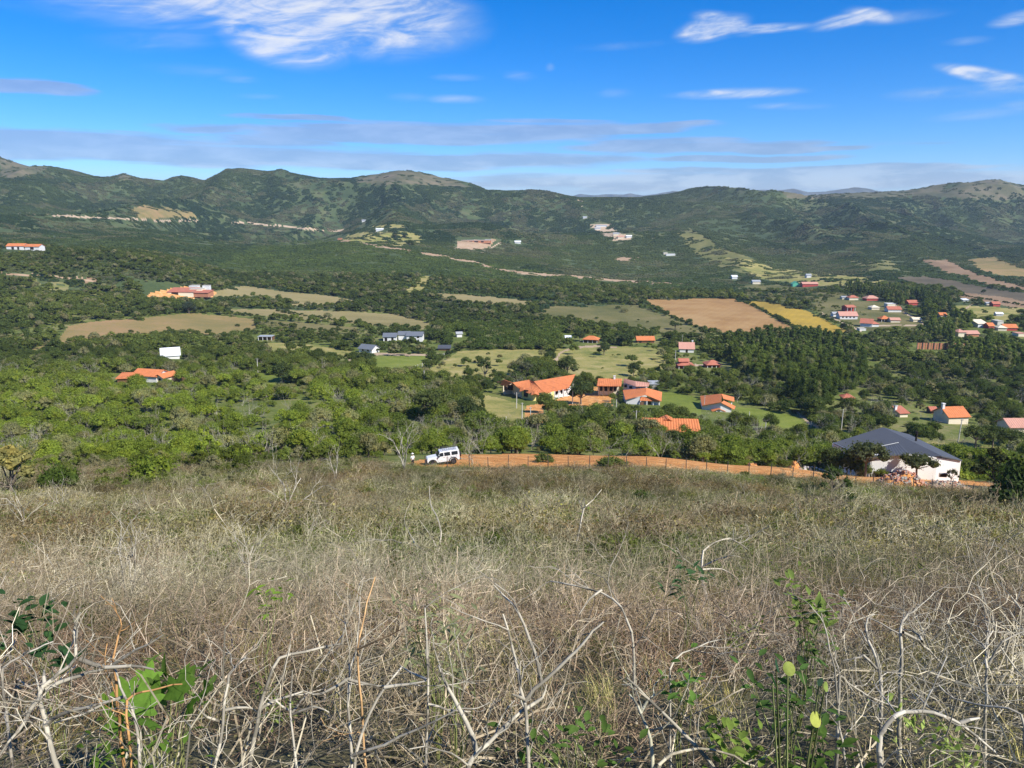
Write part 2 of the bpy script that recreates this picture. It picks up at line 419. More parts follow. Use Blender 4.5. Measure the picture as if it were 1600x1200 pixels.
pr(70, [795, 795, 795, 795, 790, 785, 788, 790, 797, 803, 810, 812, 812])
pr(98, [740, 740, 738, 737, 731, 725, 722, 723, 735, 749, 762, 764, 764])
pr(112, [723, 723, 721, 720, 714, 712, 710, 713, 728, 745, 756, 758, 758])
zr(135, [-46, -46, -45, -44, -43, -43, -43, -44, -46, -47, -48, -48, -48])
zr(180, [-53, -53, -53, -52, -51, -51, -52, -53, -56, -57, -57, -57, -57])
zr(240, [-56, -56, -56, -55, -56, -57, -60.5, -60.5, -61, -62, -63, -63, -63])
zr(320, [-58, -59, -60, -60, -62, -64, -66, -66, -67, -68, -68, -68, -68])
zr(420, [-56, -58, -60, -64, -68, -69, -70, -71, -72, -72, -72, -72, -72])
zr(540, [-46, -50, -53, -62, -69, -71, -72, -73, -73, -73, -73, -73, -73])
pr(650, [385, 388, 390, 400, 452, 458, 462, 466, 468, 468, 468, 468, 468])
pr(800, [378, 378, 380, 388, 422, 424, 436, 448, 450, 441, 440, 440, 440])
pr(1000, [350, 350, 352, 362, 386, 380, 402, 430, 427, 413, 410, 410, 410])
RC = ridge_at(CX)
pr(1250, [336, 336, 337, 342, 362, 366, 381, 394, 392, 388, 398, 396, 390])
pr(1600, [300, 303, 306, 318, 334, 338, 350, 360, 345, 345, 360, 350, 345])
pr(2000, RC)
pr(2300, RC + 14)
pr(3200, RC + 44)
zr(6000, [-60] * 13)
zr(30000, [-90] * 13)
RY = np.array([r[0] for r in rows]); RZ = np.array([r[1] for r in rows])
CA = (CX - 800) / FPX
SY = lambda Y: np.log(np.asarray(Y, float) + 30)

def height(X, Y):
    X = np.asarray(X, float).ravel(); Y = np.asarray(Y, float).ravel()
    Yc = np.maximum(Y, 4.0)
    # column coordinate: the pixel column in which the point stands
    a = X / Yc
    z0 = pchip(SY(RY), RZ, SY(Y))            # n x columns
    # smooth interpolation across columns (cubic hermite)
    ap = np.clip(a, CA[0] + 1e-6, CA[-1] - 1e-6)
    i = np.clip(np.searchsorted(CA, ap) - 1, 0, len(CA) - 2)
    t = (ap - CA[i]) / (CA[i + 1] - CA[i])
    ar = np.arange(len(i))
    z1, z2 = z0[ar, i], z0[ar, i + 1]
    s = t * t * (3 - 2 * t)
    z = z1 * (1 - s) + z2 * s
    # the ridge line proper
    w = np.clip(1 - np.abs(np.log(np.maximum(Y, 1) / 2000)) / .22, 0, 1); w = w * w * (3 - 2 * w)
    yc = math.cos(TILT) + (600 - 285) / FPX * math.sin(TILT)
    pxr = 800 + ap * yc * FPX
    zrid = e_of(ridge_at(pxr)) * np.maximum(Y, 1)
    zcol = e_of(np.interp(ap, CA, RC)) * np.maximum(Y, 1)
    z = z + w * (zrid - zcol)
    # spurs and gullies of the hills
    h = np.clip((Y - 760) / 500, 0, 1) * np.clip((2050 - Y) / 330, 0, 1) 
    wx = X + 160 * (fbm(X / 420, Y / 420, 31, 2) - .5); wy = Y + 160 * (fbm(X / 420 + 9, Y / 420, 37, 2) - .5)
    r1 = 1 - np.abs(2 * vnoise(wx / 190, wy / 520, 5) - 1)
    r2 = 1 - np.abs(2 * vnoise(wx / 85 + 3, wy / 190, 8) - 1)
    z = z + h * (62 * (r1 - .6) + 20 * (r2 - .5)) * np.clip((Y - 500) / 900, 0, 1.1)
    h2 = np.clip((Y - 560) / 200, 0, 1) * np.clip((1100 - Y) / 200, 0, 1)
    z = z + h2 * 4.0 * (fbm(X / 90, Y / 130, 12, 2) - .5)
    z = z + 1.3 * (fbm(X / 38, Y / 38, 21, 3) - .5) * np.clip((Y - 125) / 60, 0, 1)
    z = z + .5 * (fbm(X / 7, Y / 7, 22, 3) - .5) * np.clip((Y - 4) / 12, 0, 1) * np.clip((96 - Y) / 10, 0, 1)
    return z
def hz(x, y): return float(height([x], [y])[0])
def to_px(X, Y, Z):
    X, Y, Z = (np.asarray(k, float) for k in (X, Y, Z))
    dep = Y * math.cos(TILT) - Z * math.sin(TILT)
    dep = np.where(dep < .05, .05, dep)
    up = Y * math.sin(TILT) + Z * math.cos(TILT)
    return 800 + FPX * X / dep, 600 - FPX * up / dep
YS = np.exp(np.linspace(math.log(60), math.log(3000), 2600))
def ground_at(px, py, ymin=60):
    """where the ray through a photo pixel meets the ground"""
    a, e = px_dir(px, py)
    ys = YS[YS > ymin]
    hh = height(a * ys, ys)
    k = np.argmax(hh > e * ys)
    if not (hh[k] > e * ys[k]): k = len(ys) - 1
    return a * ys[k], ys[k], hh[k]
def up(px, py, Y):
    a, e = px_dir(px, py); return Vector((a * Y, Y, e * Y))

# ---- land cover, drawn as plots of land: (name, material, outline, nearest Y)
def thick(line, w):
    """outline of a strip w wide round a line (a track seen from afar)"""
    L = [np.array(p, float) for p in line]; a = []; b = []
    for i, p in enumerate(L):
        t = L[min(i + 1, len(L) - 1)] - L[max(i - 1, 0)]; t = t / np.linalg.norm(t)
        n = np.array([-t[1], t[0]]); ww = w if not hasattr(w, '__len__') else w[i]
        a.append(p + n * ww / 2); b.append(p - n * ww / 2)
    return [tuple(p) for p in a + b[::-1]]
PLOTS = [
 ('stubble_field', 'tan', [(1003, 469), (1100, 466), (1152, 467), (1200, 492), (1242, 514), (1172, 521), (1112, 519), (1060, 499)], 300),
 ('yellow_field', 'yellow', [(1157, 469), (1196, 471), (1262, 486), (1327, 519), (1300, 521), (1246, 513), (1204, 491)], 300),
 ('olive_field', 'olive', [(845, 478), (1000, 477), (1030, 490), (1062, 503), (1104, 521), (1060, 524), (1000, 512), (900, 500), (838, 492)], 300),
 ('olive_field', 'olive', [(1136, 448), (1200, 443), (1290, 452), (1345, 463), (1330, 474), (1240, 472), (1196, 468), (1150, 463)], 400),
 ('green_lawn', 'lawn', [(590, 557), (685, 556), (664, 571), (640, 583), (596, 580), (580, 568)], 250),
 ('meadow', 'meadow', [(660, 584), (716, 549), (790, 546), (856, 547), (862, 560), (800, 574), (806, 588), (735, 592), (690, 590)], 230),
 ('meadow', 'meadow', [(866, 546), (940, 541), (1036, 543), (1043, 574), (1000, 588), (960, 600), (900, 590), (868, 580), (858, 564)], 230),
 ('meadow', 'meadow', [(747, 615), (790, 624), (824, 636), (826, 665), (790, 668), (752, 655), (742, 634)], 150),
 ('dirt_yard', 'dirt', [(822, 634), (856, 628), (848, 642), (856, 664), (820, 665)], 150),
 ('brick_yard', 'dirt', [(866, 626), (912, 604), (954, 606), (957, 634), (900, 640), (872, 634)], 180),
 ('lawn', 'lawn', [(1028, 612), (1060, 614), (1092, 622), (1097, 650), (1060, 645), (1032, 638)], 180),
 ('lawn', 'lawn', [(1152, 636), (1200, 640), (1244, 650), (1262, 668), (1210, 668), (1160, 660)], 150),
 ('dry_field', 'dry', [(312, 484), (420, 483), (540, 487), (620, 491), (676, 506), (660, 515), (620, 512), (560, 506), (470, 499), (400, 492)], 350),
 ('dry_field', 'dry', [(330, 456), (382, 446), (440, 455), (520, 462), (567, 472), (520, 476), (455, 479), (452, 470), (400, 462), (336, 464)], 400),
 ('brown_pasture', 'brown', [(106, 509), (150, 502), (205, 499), (226, 503), (210, 530), (160, 524), (128, 532), (60, 545), (40, 548), (90, 532)], 300),
 ('brown_pasture', 'brown', [(226, 496), (300, 489), (402, 499), (400, 514), (330, 523), (262, 517), (214, 524)], 300),
 ('olive_field', 'olive', [(410, 500), (470, 504), (560, 512), (548, 518), (470, 516), (412, 512)], 300),
 ('dry_field', 'dry', [(686, 458), (720, 459), (770, 464), (830, 470), (820, 478), (768, 476), (720, 470), (684, 466)], 400),
 ('meadow', 'meadow', [(625, 452), (655, 432), (680, 430), (668, 448), (640, 464)], 500),
 ('hill_meadow', 'meadow', [(542, 368), (566, 363), (640, 362), (658, 368), (662, 378), (640, 382), (610, 385), (560, 380), (535, 376)], 600),
 ('hill_meadow', 'meadow', [(585, 351), (640, 351), (652, 354), (620, 356), (580, 355)], 600),
 ('spur_grass', 'spur', [(1056, 362), (1078, 356), (1110, 374), (1132, 388), (1168, 400), (1200, 418), (1178, 432), (1120, 415), (1084, 396)], 500),
 ('green_pasture', 'meadow', [(1130, 402), (1168, 405), (1215, 420), (1300, 428), (1380, 437), (1400, 446), (1330, 452), (1260, 444), (1190, 436)], 450),
 ('olive_field', 'spur', [(1322, 406), (1390, 407), (1412, 420), (1360, 424)], 500),
 ('ploughed_field', 'plough', [(1396, 433), (1450, 431), (1500, 440), (1560, 452), (1600, 457), (1700, 468), (1700, 490), (1600, 474), (1560, 466), (1500, 456), (1440, 446)], 450),
 ('reddish_field', 'redtan', [(1440, 406), (1484, 405), (1494, 412), (1530, 428), (1600, 448), (1700, 462), (1700, 470), (1600, 454), (1540, 444), (1470, 422)], 500),
 ('reddish_field', 'brown', [(1512, 406), (1554, 401), (1580, 412), (1600, 418), (1700, 425), (1700, 445), (1600, 432), (1560, 430), (1530, 422)], 500),
 ('reddish_field', 'redtan', [(1504, 457), (1560, 463), (1600, 470), (1700, 486), (1700, 500), (1600, 484), (1540, 472), (1500, 464)], 450),
 ('village_ground', 'olive', [(1262, 474), (1330, 470), (1400, 473), (1412, 486), (1440, 500), (1452, 508), (1430, 514), (1360, 518), (1320, 506), (1280, 488)], 380),
 ('village_ground', 'meadow', [(1480, 476), (1600, 482), (1600, 500), (1560, 500), (1500, 492)], 380),
 ('meadow', 'meadow', [(1370, 690), (1440, 690), (1500, 694), (1570, 700), (1600, 716), (1540, 722), (1520, 712)], 112),
 ('meadow', 'lawn', [(400, 580), (440, 590), (470, 610), (430, 612), (400, 600)], 200),
 ('meadow', 'meadow', [(415, 535), (500, 540), (560, 552), (590, 566), (548, 560), (480, 556), (420, 552)], 250),
 ('hill_scar', 'brown', [(204, 326), (222, 320), (260, 323), (300, 332), (310, 339), (250, 342), (212, 341)], 600),
 ('hill_scar', 'redtan', [(6, 262), (18, 260), (36, 268), (30, 273), (14, 269)], 900),
 ('rocky_crest', 'rock', [(550, 284), (580, 268), (640, 262), (690, 272), (735, 292), (690, 290), (640, 288), (600, 290)], 1200),
 ('rocky_crest', 'rock', [(1480, 297), (1520, 276), (1560, 272), (1600, 292), (1600, 312), (1530, 312), (1420, 305)], 1200),
 ('rocky_crest', 'rock', [(1220, 300), (1300, 296), (1480, 287), (1470, 302), (1400, 308), (1300, 311), (1230, 309)], 1200),
 ('rocky_crest', 'rock', [(0, 240), (30, 250), (80, 262), (60, 272), (20, 280), (0, 276)], 1200),
 ('rocky_crest', 'rock', [(175, 272), (195, 266), (215, 273), (210, 282), (185, 281)], 1200),
 ('excavated_hillside', 'hilldirt', [(714, 377), (776, 374), (766, 384), (752, 390), (716, 389)], 600),
 ('excavated_hillside', 'hilldirt', [(954, 403), (1000, 400), (992, 407), (960, 407)], 500),
 ('excavated_hillside', 'redtan', [(120, 437), (150, 432), (152, 440), (124, 443)], 400),
 ('village_yard', 'paledirt', [(920, 352), (958, 349), (958, 358), (972, 366), (990, 374), (960, 376), (938, 366)], 600),
 ('house_terrace', 'dirt', [(228, 464), (240, 456), (296, 446), (340, 456), (330, 466), (260, 466)], 400),
]
TRACKS = [
 ('hill_road', 'paledirt', [(40, 333), (66, 335), (110, 338), (150, 340), (206, 342), (250, 345), (310, 345)], 3.2, 600),
 ('hill_road', 'paledirt', [(355, 347), (400, 349), (440, 354), (500, 360), (540, 360)], 3.0, 600),
 ('hill_road', 'hilldirt', [(528, 374), (545, 378), (570, 381), (620, 388), (655, 394), (700, 402), (740, 409), (765, 417), (800, 425), (850, 429), (905, 433), (960, 438), (1010, 441), (1074, 445)], 4.6, 500),
 ('hill_road', 'paledirt', [(697, 400), (716, 386)], 2.4, 500),
 ('hill_road', 'paledirt', [(735, 407), (752, 395), (788, 376)], 2.4, 500),
 ('hill_road', 'hilldirt', [(0, 427), (40, 430), (66, 430), (110, 434), (146, 439)], 4.5, 400),
 ('hill_road', 'hilldirt', [(1114, 461), (1124, 453), (1133, 447)], 4.0, 400),
 ('hill_road', 'paledirt', [(900, 311), (912, 318), (905, 325)], 2.6, 900),
 ('farm_lane', 'paledirt', [(536, 566), (560, 557), (590, 553), (640, 554), (688, 555)], 4.6, 250),
 ('farm_lane', 'paledirt', [(965, 543), (930, 541), (895, 543), (876, 551), (868, 564)], 4.0, 250),
 ('farm_lane', 'paledirt', [(1152, 569), (1164, 575), (1172, 582), (1166, 589), (1150, 594)], 3.6, 230),
 ('farm_lane', 'paledirt', [(1086, 570), (1100, 571), (1116, 569)], 4.6, 230),
 ('farm_lane', 'paledirt', [(1246, 643), (1262, 658), (1278, 668)], 7.0, 140),
 ('village_lane', 'paledirt', [(1284, 489), (1298, 496), (1316, 504), (1346, 518)], 3.0, 350),
 ('village_lane', 'paledirt', [(1392, 474), (1408, 484), (1430, 498), (1452, 510)], 3.6, 350),
 ('village_lane', 'paledirt', [(1346, 509), (1400, 508), (1452, 508)], 2.4, 350),
 ('village_lane', 'paledirt', [(1506, 486), (1514, 478), (1520, 473)], 2.6, 350),
]
ROAD = [(636, 723), (660, 718), (700, 711), (760, 710), (830, 709), (900, 709), (960, 710), (1000, 712), (1060, 716), (1120, 721), (1200, 728), (1280, 736), (1340, 742), (1400, 744), (1440, 746), (1500, 750), (1560, 754), (1600, 757),
        (1600, 770), (1540, 768), (1480, 765), (1400, 759), (1340, 754), (1280, 750), (1200, 743), (1140, 740), (1060, 733), (1000, 730), (940, 729), (800, 730), (760, 731), (700, 730), (660, 729), (634, 727)]
KINDS = [('near_slope', 'near'), ('hillside', 'hillside'), ('valley_floor', 'grove'), ('dirt_road', 'dirt')]
POLYS = [(3, ROAD, 86, 130)]
for (n, m, P, y0) in PLOTS:
    KINDS.append((n, m)); POLYS.append((len(KINDS) - 1, P, y0, 2600))
for (n, m, L, w, y0) in TRACKS:
    KINDS.append((n, m)); POLYS.append((len(KINDS) - 1, thick(L, w * .8), y0, 2600))
GW, GH = 1760, 1200
CLS = np.zeros((GH, GW), np.int16); CY0 = np.zeros((GH, GW), np.float32); CY1 = np.full((GH, GW), 1e9, np.float32)
def raster(P):
    P = np.array(P, float); x0, y0 = np.floor(P.min(0)).astype(int); x1, y1 = np.ceil(P.max(0)).astype(int)
    x0, x1 = max(x0, 0), min(x1, GW - 1); y0, y1 = max(y0, 0), min(y1, GH - 1)
    gx, gy = np.meshgrid(np.arange(x0, x1 + 1) + .5, np.arange(y0, y1 + 1) + .5)
    # ragged natural edges
    jx = gx + 3.0 * (fbm(gx / 14, gy / 7, 50, 2) - .5); jy = gy + 1.4 * (fbm(gx / 14, gy / 7, 60, 2) - .5)
    ins = np.zeros(gx.shape, bool)
    for k in range(len(P)):
        (xa, ya), (xb, yb) = P[k], P[k - 1]
        if ya == yb: continue
        c = ((ya > jy) != (yb > jy)) & (jx < (xb - xa) * (jy - ya) / (yb - ya) + xa)
        ins ^= c
    return (slice(y0, y1 + 1), slice(x0, x1 + 1)), ins
for (k, P, y0, y1) in POLYS:
    sl_, ins = raster(P)
    CLS[sl_][ins] = k; CY0[sl_][ins] = y0; CY1[sl_][ins] = y1
def cover(px, py, Y):
    xi = np.clip(px.astype(int), 0, GW - 1); yi = np.clip(py.astype(int), 0, GH - 1)
    ok = (px >= 0) & (px < GW) & (py >= 0) & (py < GH)
    c = CLS[yi, xi].astype(int); c = np.where(ok & (Y > CY0[yi, xi]) & (Y < CY1[yi, xi]), c, 0)
    return c

# ---- the ground mesh, split into slope, valley, fields, roads along shared edges
s_in = np.linspace(-.74, .74, 700)
s_out = np.concatenate([np.linspace(-1.25, -.75, 46), s_in, np.linspace(.75, 1.25, 46)])
ylist = [-14.0]
while ylist[-1] < 29000:
    y = ylist[-1]
    if y < 6: st = 1.0
    elif y < 78: st = .1 * y ** .62
    elif y < 130: st = .42
    elif y < 1500: st = y * .0066
    elif y < 2300: st = y * .006
    else: st = y * .05
    ylist.append(y + st)
yl = np.array(ylist)
S, Yg = np.meshgrid(s_out, yl)
Xg = S * (np.maximum(Yg, 0) + 16)
Zg = height(Xg, Yg).reshape(Xg.shape)
nr, nc = Xg.shape
idx = np.arange(nr * nc).reshape(nr, nc)
Qg = np.stack([idx[:-1, :-1], idx[:-1, 1:], idx[1:, 1:], idx[1:, :-1]], -1).reshape(-1, 4)
Vg = np.stack([Xg, Yg, Zg], -1).reshape(-1, 3)
ctr = Vg[Qg].mean(1)
fpx, fpy = to_px(*ctr.T)
fc = cover(fpx, fpy, ctr[:, 1])
edge_n = 6 * (fbm(ctr[:, 0] / 9, ctr[:, 1] / 9, 71, 2) - .5)
far_px = fpx
# the near slope ends at the road; beyond it grows the valley wood, then the hills
fc = np.where((fc == 0) & (ctr[:, 1] < 101 + edge_n), 0, np.where((fc == 0) & (ctr[:, 1] > 560 + 10 * edge_n), 1, np.where(fc == 0, 2, fc)))
order = {}
for k in np.unique(fc):
    sel = Qg[fc == k]
    if len(sel) < 3: continue
    u, inv = np.unique(sel, return_inverse=True)
    me = make_mesh(KINDS[k][0], Vg[u], quads=inv.reshape(-1, 4), mats=[M[KINDS[k][1]]], smooth=True)
    o = link(KINDS[k][0], me); o['kind'] = 'structure'

# distant blue mountains beyond the near ridge
def far_range(name, Y, pts, depth):
    xs = np.linspace(pts[0][0], pts[-1][0], 160)
    py = np.interp(xs, [p[0] for p in pts], [p[1] for p in pts]) + 1.6 * (fbm(xs / 9, xs * 0, 91, 4) - .5)
    V = []; nrw = 9
    for r in range(nrw):
        t = r / (nrw - 1)
        for x, p in zip(xs, py):
            a, e = px_dir(x, p); h = e * Y + 130
            k = 1 - abs(t - .5) * 2
            rough = (vnoise(x / 11, r * 1.7, 95) - .5) * h * .35 * (k < .99) * (k > .01)
            V.append((a * Y, Y + (t - .5) * depth, -130 + h * k ** .9 + rough))
    n = len(xs)
    Q = [(r * n + i, r * n + i + 1, (r + 1) * n + i + 1, (r + 1) * n + i) for r in range(nrw - 1) for i in range(n - 1)]
    o = link(name, make_mesh(name, V, quads=Q, mats=[M['far']], smooth=True)); o['kind'] = 'structure'
far_range('distant_mountains', 8200, [(860, 330), (885, 309), (905, 303), (930, 305), (955, 303), (975, 304), (985, 302), (1005, 306), (1030, 302), (1052, 298), (1068, 299), (1085, 303), (1120, 312), (1150, 318)], 1800)
far_range('distant_mountains', 9500, [(1140, 318), (1168, 299), (1190, 296), (1215, 297), (1240, 295), (1262, 300), (1290, 299), (1310, 296), (1335, 293), (1352, 294), (1375, 299), (1410, 300), (1450, 297), (1500, 310)], 1900)
# ------------------------------------------------------------------ buildings
PROTECT = []                                  # picture boxes kept free of nearer growth: x0, y0, x1, y1, Y
def guard(x0, y0, x1, y1, Y): PROTECT.append((x0, y0, x1, y1, Y))
M['tile'] = simple('terracotta_tiles', (.55, .185, .07), .8, .2, var=.3, scale=.9, dirt=(.33, .12, .06))
M['tile2'] = simple('pale_pink_tiles', (.52, .27, .20), .8, .2, var=.2, scale=.7, dirt=(.45, .22, .15))
M['tile3'] = simple('red_tiles', (.43, .15, .095), .8, .2, var=.35, scale=.5, dirt=(.40, .22, .15))
M['white'] = simple('white_plaster', (.66, .655, .63), .85, .2, var=.05, scale=.6, dirt=(.58, .55, .49))
M['cream'] = simple('cream_plaster', (.70, .62, .46), .85, .2, var=.08, scale=.6)
M['yellowwall'] = simple('yellow_plaster', (.74, .62, .24), .85, .2, var=.08, scale=.6)
M['brick'] = simple('raw_brick', (.42, .18, .10), .9, .1, var=.3, scale=1.2, dirt=(.5, .3, .2))
M['greyroof'] = simple('grey_metal_roof', (.085, .09, .10), .6, .4, metal=.1, var=.15, scale=.4)
M['bluegrey'] = simple('blue_grey_roof', (.15, .165, .185), .6, .4, metal=.1, var=.12, scale=.4)
M['whiteroof'] = simple('white_sheet_roof', (.78, .79, .80), .5, .4, var=.05)
M['zinc'] = simple('zinc_sheet', (.45, .46, .45), .5, .4, metal=.3, var=.15)
M['glass'] = simple('dark_window_glass', (.02, .025, .03), .15, .6, var=.1)
M['dark'] = simple('dark_opening', (.025, .02, .018), .9, .1, var=.2)
M['wood'] = simple('brown_wood', (.16, .085, .045), .8, .2, var=.3, scale=3)
M['post'] = simple('weathered_wood', (.10, .085, .07), .9, .1, var=.4, scale=5)
M['concrete'] = simple('pale_concrete', (.50, .48, .42), .9, .1, var=.2, scale=2)
M['greenwall'] = simple('green_plaster', (.10, .40, .27), .85, .2, var=.1)
M['redwall'] = simple('red_plaster', (.42, .07, .06), .85, .2, var=.1)
M['stone'] = simple('grey_stone', (.42, .39, .34), .9, .1, var=.35, scale=3)

def part(mb, name, mat, root, label=None, parent=None):
    """link a collected mesh as a part of a thing whose base stands at root.location"""
    me = mb.mesh(name, [M[mat] if isinstance(mat, str) else mat])
    o = link(name, me, parent or root)
    if parent is None: me.transform(Matrix.Translation(-root.location))
    else: me.transform(Matrix.Translation(-root.location))
    if label: o['label'] = label
    return o
def one(root, name, mat, fn, label=None, parent=None):
    mb = MB(); fn(mb); return part(mb, name, mat, root, label, parent)

def wing(root, o, W, D, h, yaw, roof='gx', rise=1.4, wall='white', tile='tile', wave=None, wins=(), doors=(), oh=.5, base=1.2, chim=None, th=.14, posts=0, frames=False):
    """one rectangular volume of a house; o = ground point at the middle of its front"""
    o = Vector(o); ca, sa = math.cos(yaw), math.sin(yaw)
    L = lambda x, y, z: (o.x + x * ca - y * sa, o.y + x * sa + y * ca, o.z + z)
    mb = MB(); w = W / 2
    if posts:                                   # open porch: wall set back behind posts
        fy = min(2.0, D * .3)
    else: fy = 0
    P = [L(-w, fy, -base), L(w, fy, -base), L(w, D, -base), L(-w, D, -base), L(-w, fy, h), L(w, fy, h), L(w, D, h), L(-w, D, h)]
    Q = [(0, 1, 5, 4), (1, 2, 6, 5), (2, 3, 7, 6), (3, 0, 4, 7)]; T = []
    V = list(P)
    if roof == 'gx':
        V += [L(-w, D / 2, h + rise), L(w, D / 2, h + rise)]; T = [(4, 8, 7), (5, 6, 9)]
    elif roof == 'gy':
        V += [L(0, fy, h + rise), L(0, D, h + rise)]; T = [(4, 5, 8), (7, 9, 6)]
    elif roof == 'shed':
        V += [L(-w, D, h + rise), L(w, D, h + rise)]; T = [(4, 8, 7), (5, 6, 9)]; Q += [(7, 6, 9, 8)]
    mb.add(V, Q, T); wl = part(mb, 'wall', wall, root)
    g = .05
    if roof == 'gx':
        r = h + rise + g; k = rise / (D / 2) * oh
        one(root, 'roof', tile, lambda b: (b.sheet([L(-w - oh, -oh, h - k + g), L(w + oh, -oh, h - k + g), L(w + oh, D / 2, r), L(-w - oh, D / 2, r)], th, wave),
                                           b.sheet([L(w + oh, D + oh, h - k + g), L(-w - oh, D + oh, h - k + g), L(-w - oh, D / 2 + .02, r), L(w + oh, D / 2 + .02, r)], th, wave)))
    elif roof == 'gy':
        r = h + rise + g; k = rise / w * oh
        one(root, 'roof', tile, lambda b: (b.sheet([L(-w - oh, D + oh, h - k + g), L(-w - oh, -oh, h - k + g), L(0, -oh, r), L(0, D + oh, r)], th, wave),
                                           b.sheet([L(w + oh, -oh, h - k + g), L(w + oh, D + oh, h - k + g), L(.02, D + oh, r), L(.02, -oh, r)], th, wave)))
    elif roof == 'hip':
        r = h + rise + g; i = min(W, D) / 2 * .9; e = h - .1
        one(root, 'roof', tile, lambda b: (b.sheet([L(-w - oh, -oh, e), L(w + oh, -oh, e), L(w - i, D / 2, r), L(-w + i, D / 2, r)], th, wave),
                                           b.sheet([L(w + oh, D + oh, e), L(-w - oh, D + oh, e), L(-w + i, D / 2, r), L(w - i, D / 2, r)], th, wave),
                                           b.sheet([L(-w - oh, D + oh, e), L(-w - oh, -oh, e), L(-w + i, D / 2, r), L(-w + i, D / 2 + .01, r)], th, wave),
                                           b.sheet([L(w + oh, -oh, e), L(w + oh, D + oh, e), L(w - i, D / 2 + .01, r), L(w - i, D / 2, r)], th, wave)))
    elif roof == 'shed':
        k = rise / D * oh
        one(root, 'roof', tile, lambda b: b.sheet([L(-w - oh, -oh, h - k + g), L(w + oh, -oh, h - k + g), L(w + oh, D + oh, h + rise + k + g), L(-w - oh, D + oh, h + rise + k + g)], th, wave))
    elif roof == 'flat':
        one(root, 'roof', tile, lambda b: b.sheet([L(-w - oh * .4, -oh * .4, h + .1), L(w + oh * .4, -oh * .4, h + .1), L(w + oh * .4, D + oh * .4, h + .16), L(-w - oh * .4, D + oh * .4, h + .16)], th))
    Mx = Matrix.Rotation(yaw, 3, 'Z')
    for (x, z, ww, hh) in wins:
        f = one(root, 'window', 'wood', lambda b: b.box(L(x, fy - .03, z), (ww + .22, .08, hh + .22), Mx))
        one(root, 'pane', 'glass', lambda b: b.box(L(x, fy - .06, z), (ww, .08, hh), Mx), parent=f)
    for (x, ww, hh) in doors:
        one(root, 'door', 'dark', lambda b: b.box(L(x, fy - .04, hh / 2), (ww, .1, hh), Mx))
    for i in range(posts):
        x = -w + .2 + (W - .4) * i / max(1, posts - 1)
        one(root, 'porch_post', 'white', lambda b: b.box(L(x, .15, (h - base) / 2), (.24, .24, h + base), Mx))
    if chim:
        one(root, 'chimney', 'white', lambda b: (b.box(L(chim[0], chim[1], h + rise * .5 + chim[2] / 2), (.7, .7, chim[2] + rise), Mx), b.box(L(chim[0], chim[1], h + rise + chim[2] * .9), (.95, .95, .18), Mx)))
    return wl
def surf(root, name, mat, corners, wave=None, th=.16, amp=.07):
    return one(root, name, mat, lambda b: b.sheet(corners, th, wave, amp))
def wallrun(root, name, mat, pts, zb, thick_=.22):
    """a run of wall: pts = [(Vector top), ...] dropped to height zb"""
    mb = MB()
    for p, q in zip(pts[:-1], pts[1:]):
        p, q = Vector(p), Vector(q); d = (q - p); n = Vector((-d.y, d.x, 0)).normalized() * thick_
        V = [p, q, Vector((q.x, q.y, zb)), Vector((p.x, p.y, zb))]; V += [v + n for v in V]
        mb.add([tuple(v) for v in V], [(3, 2, 1, 0), (4, 5, 6, 7), (0, 1, 5, 4), (1, 2, 6, 5), (2, 3, 7, 6), (3, 0, 4, 7)])
    return part(mb, name, mat, root)
def at(px, Y, z):  # by picture column
    """point at a given picture column, distance and height"""
    a = (px - 800) / FPX * (math.cos(TILT) - z / Y * math.sin(TILT)); return Vector((a * Y, Y, z))
def onsight(px, py, z):
    """point of a given height z on the ray through a photo pixel"""
    a, e = px_dir(px, py); Y = z / e; return Vector((a * Y, Y, z))

